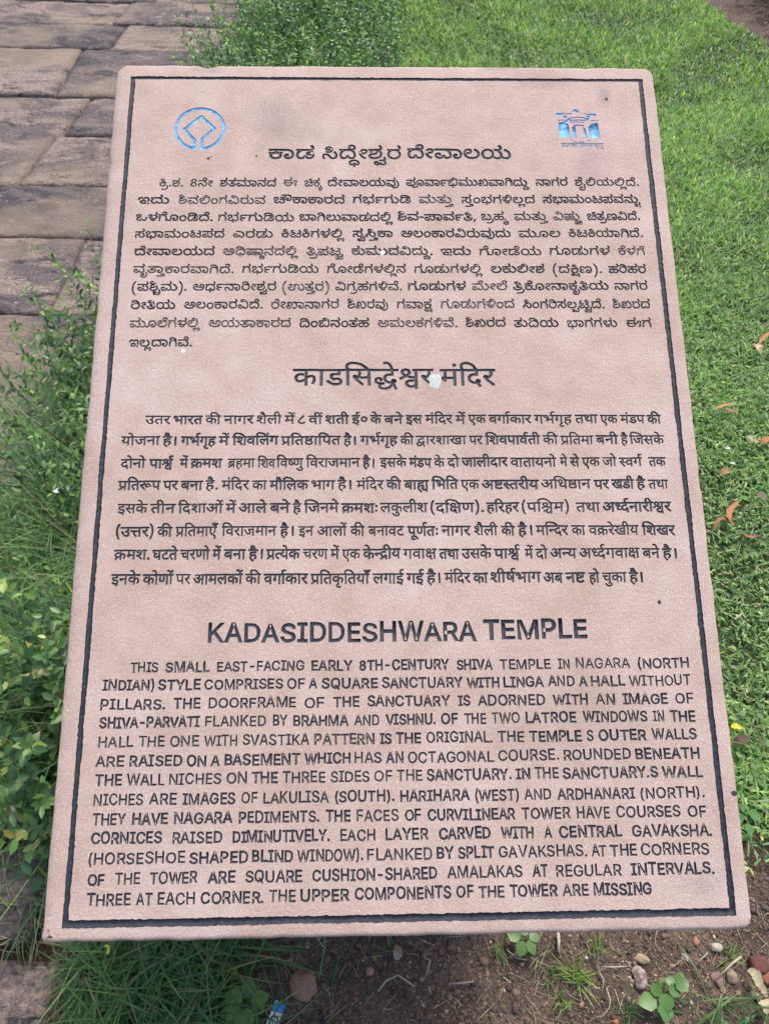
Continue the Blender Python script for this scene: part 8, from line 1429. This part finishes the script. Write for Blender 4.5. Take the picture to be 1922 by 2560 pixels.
ribbon([(1832, 1862, .02), (1850, 1848, .028), (1874, 1846, .02)], .016, (.10, .065, .045), 'brown crumpled dead leaf below the bright yellow one', z=.015, cup=.5, group=LG)
ribbon([(1895, 1232, .02), (1903, 1240, .02), (1910, 1250, .02)], .014, (.17, .12, .08), 'dark dead leaf sunk in the turf at the right', z=.015, group=LG)
ribbon([(991, 2400, .01), (994, 2380, .014), (990, 2362, .006)], .014, (.33, .26, .21), 'pale dry leaf on the dark soil under the plaque edge', z=.004, group='dry leaves on the bare soil')
ribbon([(1868, 2425, .008), (1884, 2436, .012), (1896, 2462, .01), (1916, 2492, .006)], .015, (.42, .36, .25), 'long twisted straw-coloured leaf at the lower right', z=.004, cup=.8, group='dry leaves on the bare soil')
ribbon([(1905, 2500, .01), (1914, 2515, .012), (1922, 2530, .006)], .028, (.48, .40, .26), 'broad straw-coloured leaf at the right edge below the twisted one', z=.004, cup=.5, group='dry leaves on the bare soil')
ribbon([(268, 2362, .30), (270, 2374, .29), (266, 2385, .27)], .008, (.62, .55, .10), 'small yellow leaf tip showing under the lower edge of the plaque', z=.02, group='dry leaves on the bare soil')
TG = 'dry twigs on the bare soil'
def twig(pts, r_, col, label):
    P = [ground(a, b, .006 + c) for a, b, c in pts]; o0 = P[0].copy(); V, F = [], []
    for i, q in enumerate(P):
        d = (P[min(i + 1, len(P) - 1)] - P[max(i - 1, 0)]).normalized(); s = d.cross(Vector((0, 0, 1))).normalized(); u = s.cross(d)
        rr = r_ * (1.1 - .4 * i / len(P))
        for k in range(6): a = k * PI_ / 3; V.append((q - o0 + s * rr * math.cos(a) + u * rr * math.sin(a))[:])
        if i:
            b = 6 * i
            for k in range(6): j = (k + 1) % 6; F.append((b - 6 + k, b - 6 + j, b + j, b + k))
    F.append(tuple(range(5, -1, -1))); F.append(tuple(range(len(V) - 6, len(V))))
    o = link('twig', mesh('twig', V, F, M_TWIG, True, np.tile(col, (len(V), 1)))); o.location = o0; tag(o, label, 'twig', TG)
twig([(1394, 2330, .0), (1396, 2352, .004), (1396, 2376, .002)], .0028, (.42, .36, .29), 'thick pale twig pointing out from under the plaque')
twig([(1852, 2392, .004), (1830, 2408, .008), (1796, 2440, .004)], .0018, (.40, .33, .24), 'slanting pale twig above the pinkish stone')
twig([(1504, 2417, .002), (1530, 2418, .004), (1565, 2416, .002)], .0013, (.34, .30, .26), 'level grey twig left of the spotted stone')
twig([(1266, 2374, .0), (1290, 2395, .004), (1316, 2400, .003)], .0012, (.32, .26, .2), 'thin bent twig beside the straw-coloured tuft')
twig([(1120, 2460, .0), (1150, 2458, .004), (1184, 2454, .003)], .0016, (.26, .22, .2), 'short dark twig lying on the shaded soil')
twig([(1515, 2470, .0), (1525, 2500, .005), (1522, 2520, .003), (1500, 2545, .002)], .0011, (.42, .34, .26), 'thin curved stem at the bottom, above the orange pebble')
twig([(1495, 2425, .0), (1508, 2450, .005), (1506, 2475, .003)], .0011, (.36, .3, .26), 'thin curved stem right of the bright tuft')
twig([(1060, 2395, .0), (1075, 2400, .003), (1065, 2440, .003)], .0012, (.36, .3, .24), 'short bent stem between the tufts on the shaded soil')
twig([(945, 2478, .002), (965, 2452, .006), (995, 2438, .006), (1036, 2466, .0)], .0014, (.36, .3, .22), 'arched dry stem right of the small pink stone')
twig([(1740, 2407, .0), (1756, 2394, .004), (1768, 2382, .003)], .0013, (.34, .28, .24), 'tiny slanting twig beneath the upright orange pebble')
# torn strip of printed wrapper
wr = empty('wrapper_strip'); c0 = ground(700, 2512); zz = soil_z(c0.x, c0.y) + .008; wr.location = (c0.x, c0.y, zz)
tag(wr, 'blue and white torn plastic wrapper strip on the soil at the bottom', 'wrapper')
A, B = ground(702, 2507, zz) - wr.location, ground(666, 2600, zz) - wr.location
dv = (B - A).normalized(); sv = dv.cross(Vector((0, 0, 1))).normalized(); Lw = (B - A).length; hw = .0088
mp, np_, bp = new_mat('plastic_print'); at = N(np_, 'ShaderNodeAttribute', attribute_name='tint'); np_.links.new(at.outputs['Color'], bp.inputs['Base Color']); bp.inputs['Roughness'].default_value = .28
def wpt(s, t, h=0): return (A + dv * (s * Lw) + sv * (t * hw) + Vector((0, 0, .0025 * math.sin(s * 9 + t) + .0015 * t * t + h)))[:]
def wband(s0, s1, col, name, ragged=False):
    V, F = [], []
    for i in range(7):
        s = s0 + (s1 - s0) * i / 6
        for j in range(7):
            t = -1 + j / 3; sr = s - (.03 * (j % 2) if (ragged and i == 0) else 0); V.append(wpt(sr, t))
    for i in range(6):
        for j in range(6): k = i * 7 + j; F.append((k, k + 7, k + 8, k + 1))
    link(name, mesh(name, V, F, mp, True, np.tile(col, (len(V), 1))), wr)
wband(0, .26, (.02, .24, .62), 'blue_end', True); wband(.26, .74, (.74, .76, .74), 'white_panel'); wband(.74, 1.25, (.02, .20, .55), 'blue_end')
V, F = [], []
n = 16
for r_ in (.0052, .0078):
    for i in range(n):
        a = 2 * PI_ * i / n; V.append(wpt(.5 + r_ * math.cos(a) / Lw, r_ * math.sin(a) / hw, .0004))
for i in range(n): j = (i + 1) % n; F.append((i, j, n + j, n + i))
for (a0, b0, a1, b1) in ((-.55, 0, .55, 0), (0, -.6, 0, .6), (-.35, .35, .35, .35)):
    k = len(V); w0 = .0008
    for (a_, b_) in ((a0, b0), (a1, b1)):
        for sg in (-1, 1):
            da, db = (0, sg * w0) if a0 != a1 else (sg * w0, 0)
            V.append(wpt(.5 + (a_ * .0078 + da) / Lw, (b_ * .0078 + db) / hw, .0006))
    F.append((k, k + 1, k + 3, k + 2))
link('round_mark', mesh('round_mark', V, F, mp, False, np.tile((.03, .17, .12), (len(V), 1))), wr)
# white petal in the shrub
ribbon([(137, 1226, .2), (143, 1228, .205), (149, 1231, .2)], .012, (.72, .80, .82), 'small white petal caught in the long grass left of the plaque', 'petal', 'petal', z=.02, cup=.5)
for i, (a, b, s) in enumerate(((1817, 1119, .011), (1829, 1157, .009))):
    ribbon([(a - 4, b, .03), (a, b + 1, .033), (a + 4, b - 1, .03)], s, (.70, .74, .70), ('white petal on the turf, the upper of two by the plaque edge', 'smaller white petal on the turf below another white petal')[i], 'petal', 'petal', z=.02, cup=.4, group='white petals on the turf')
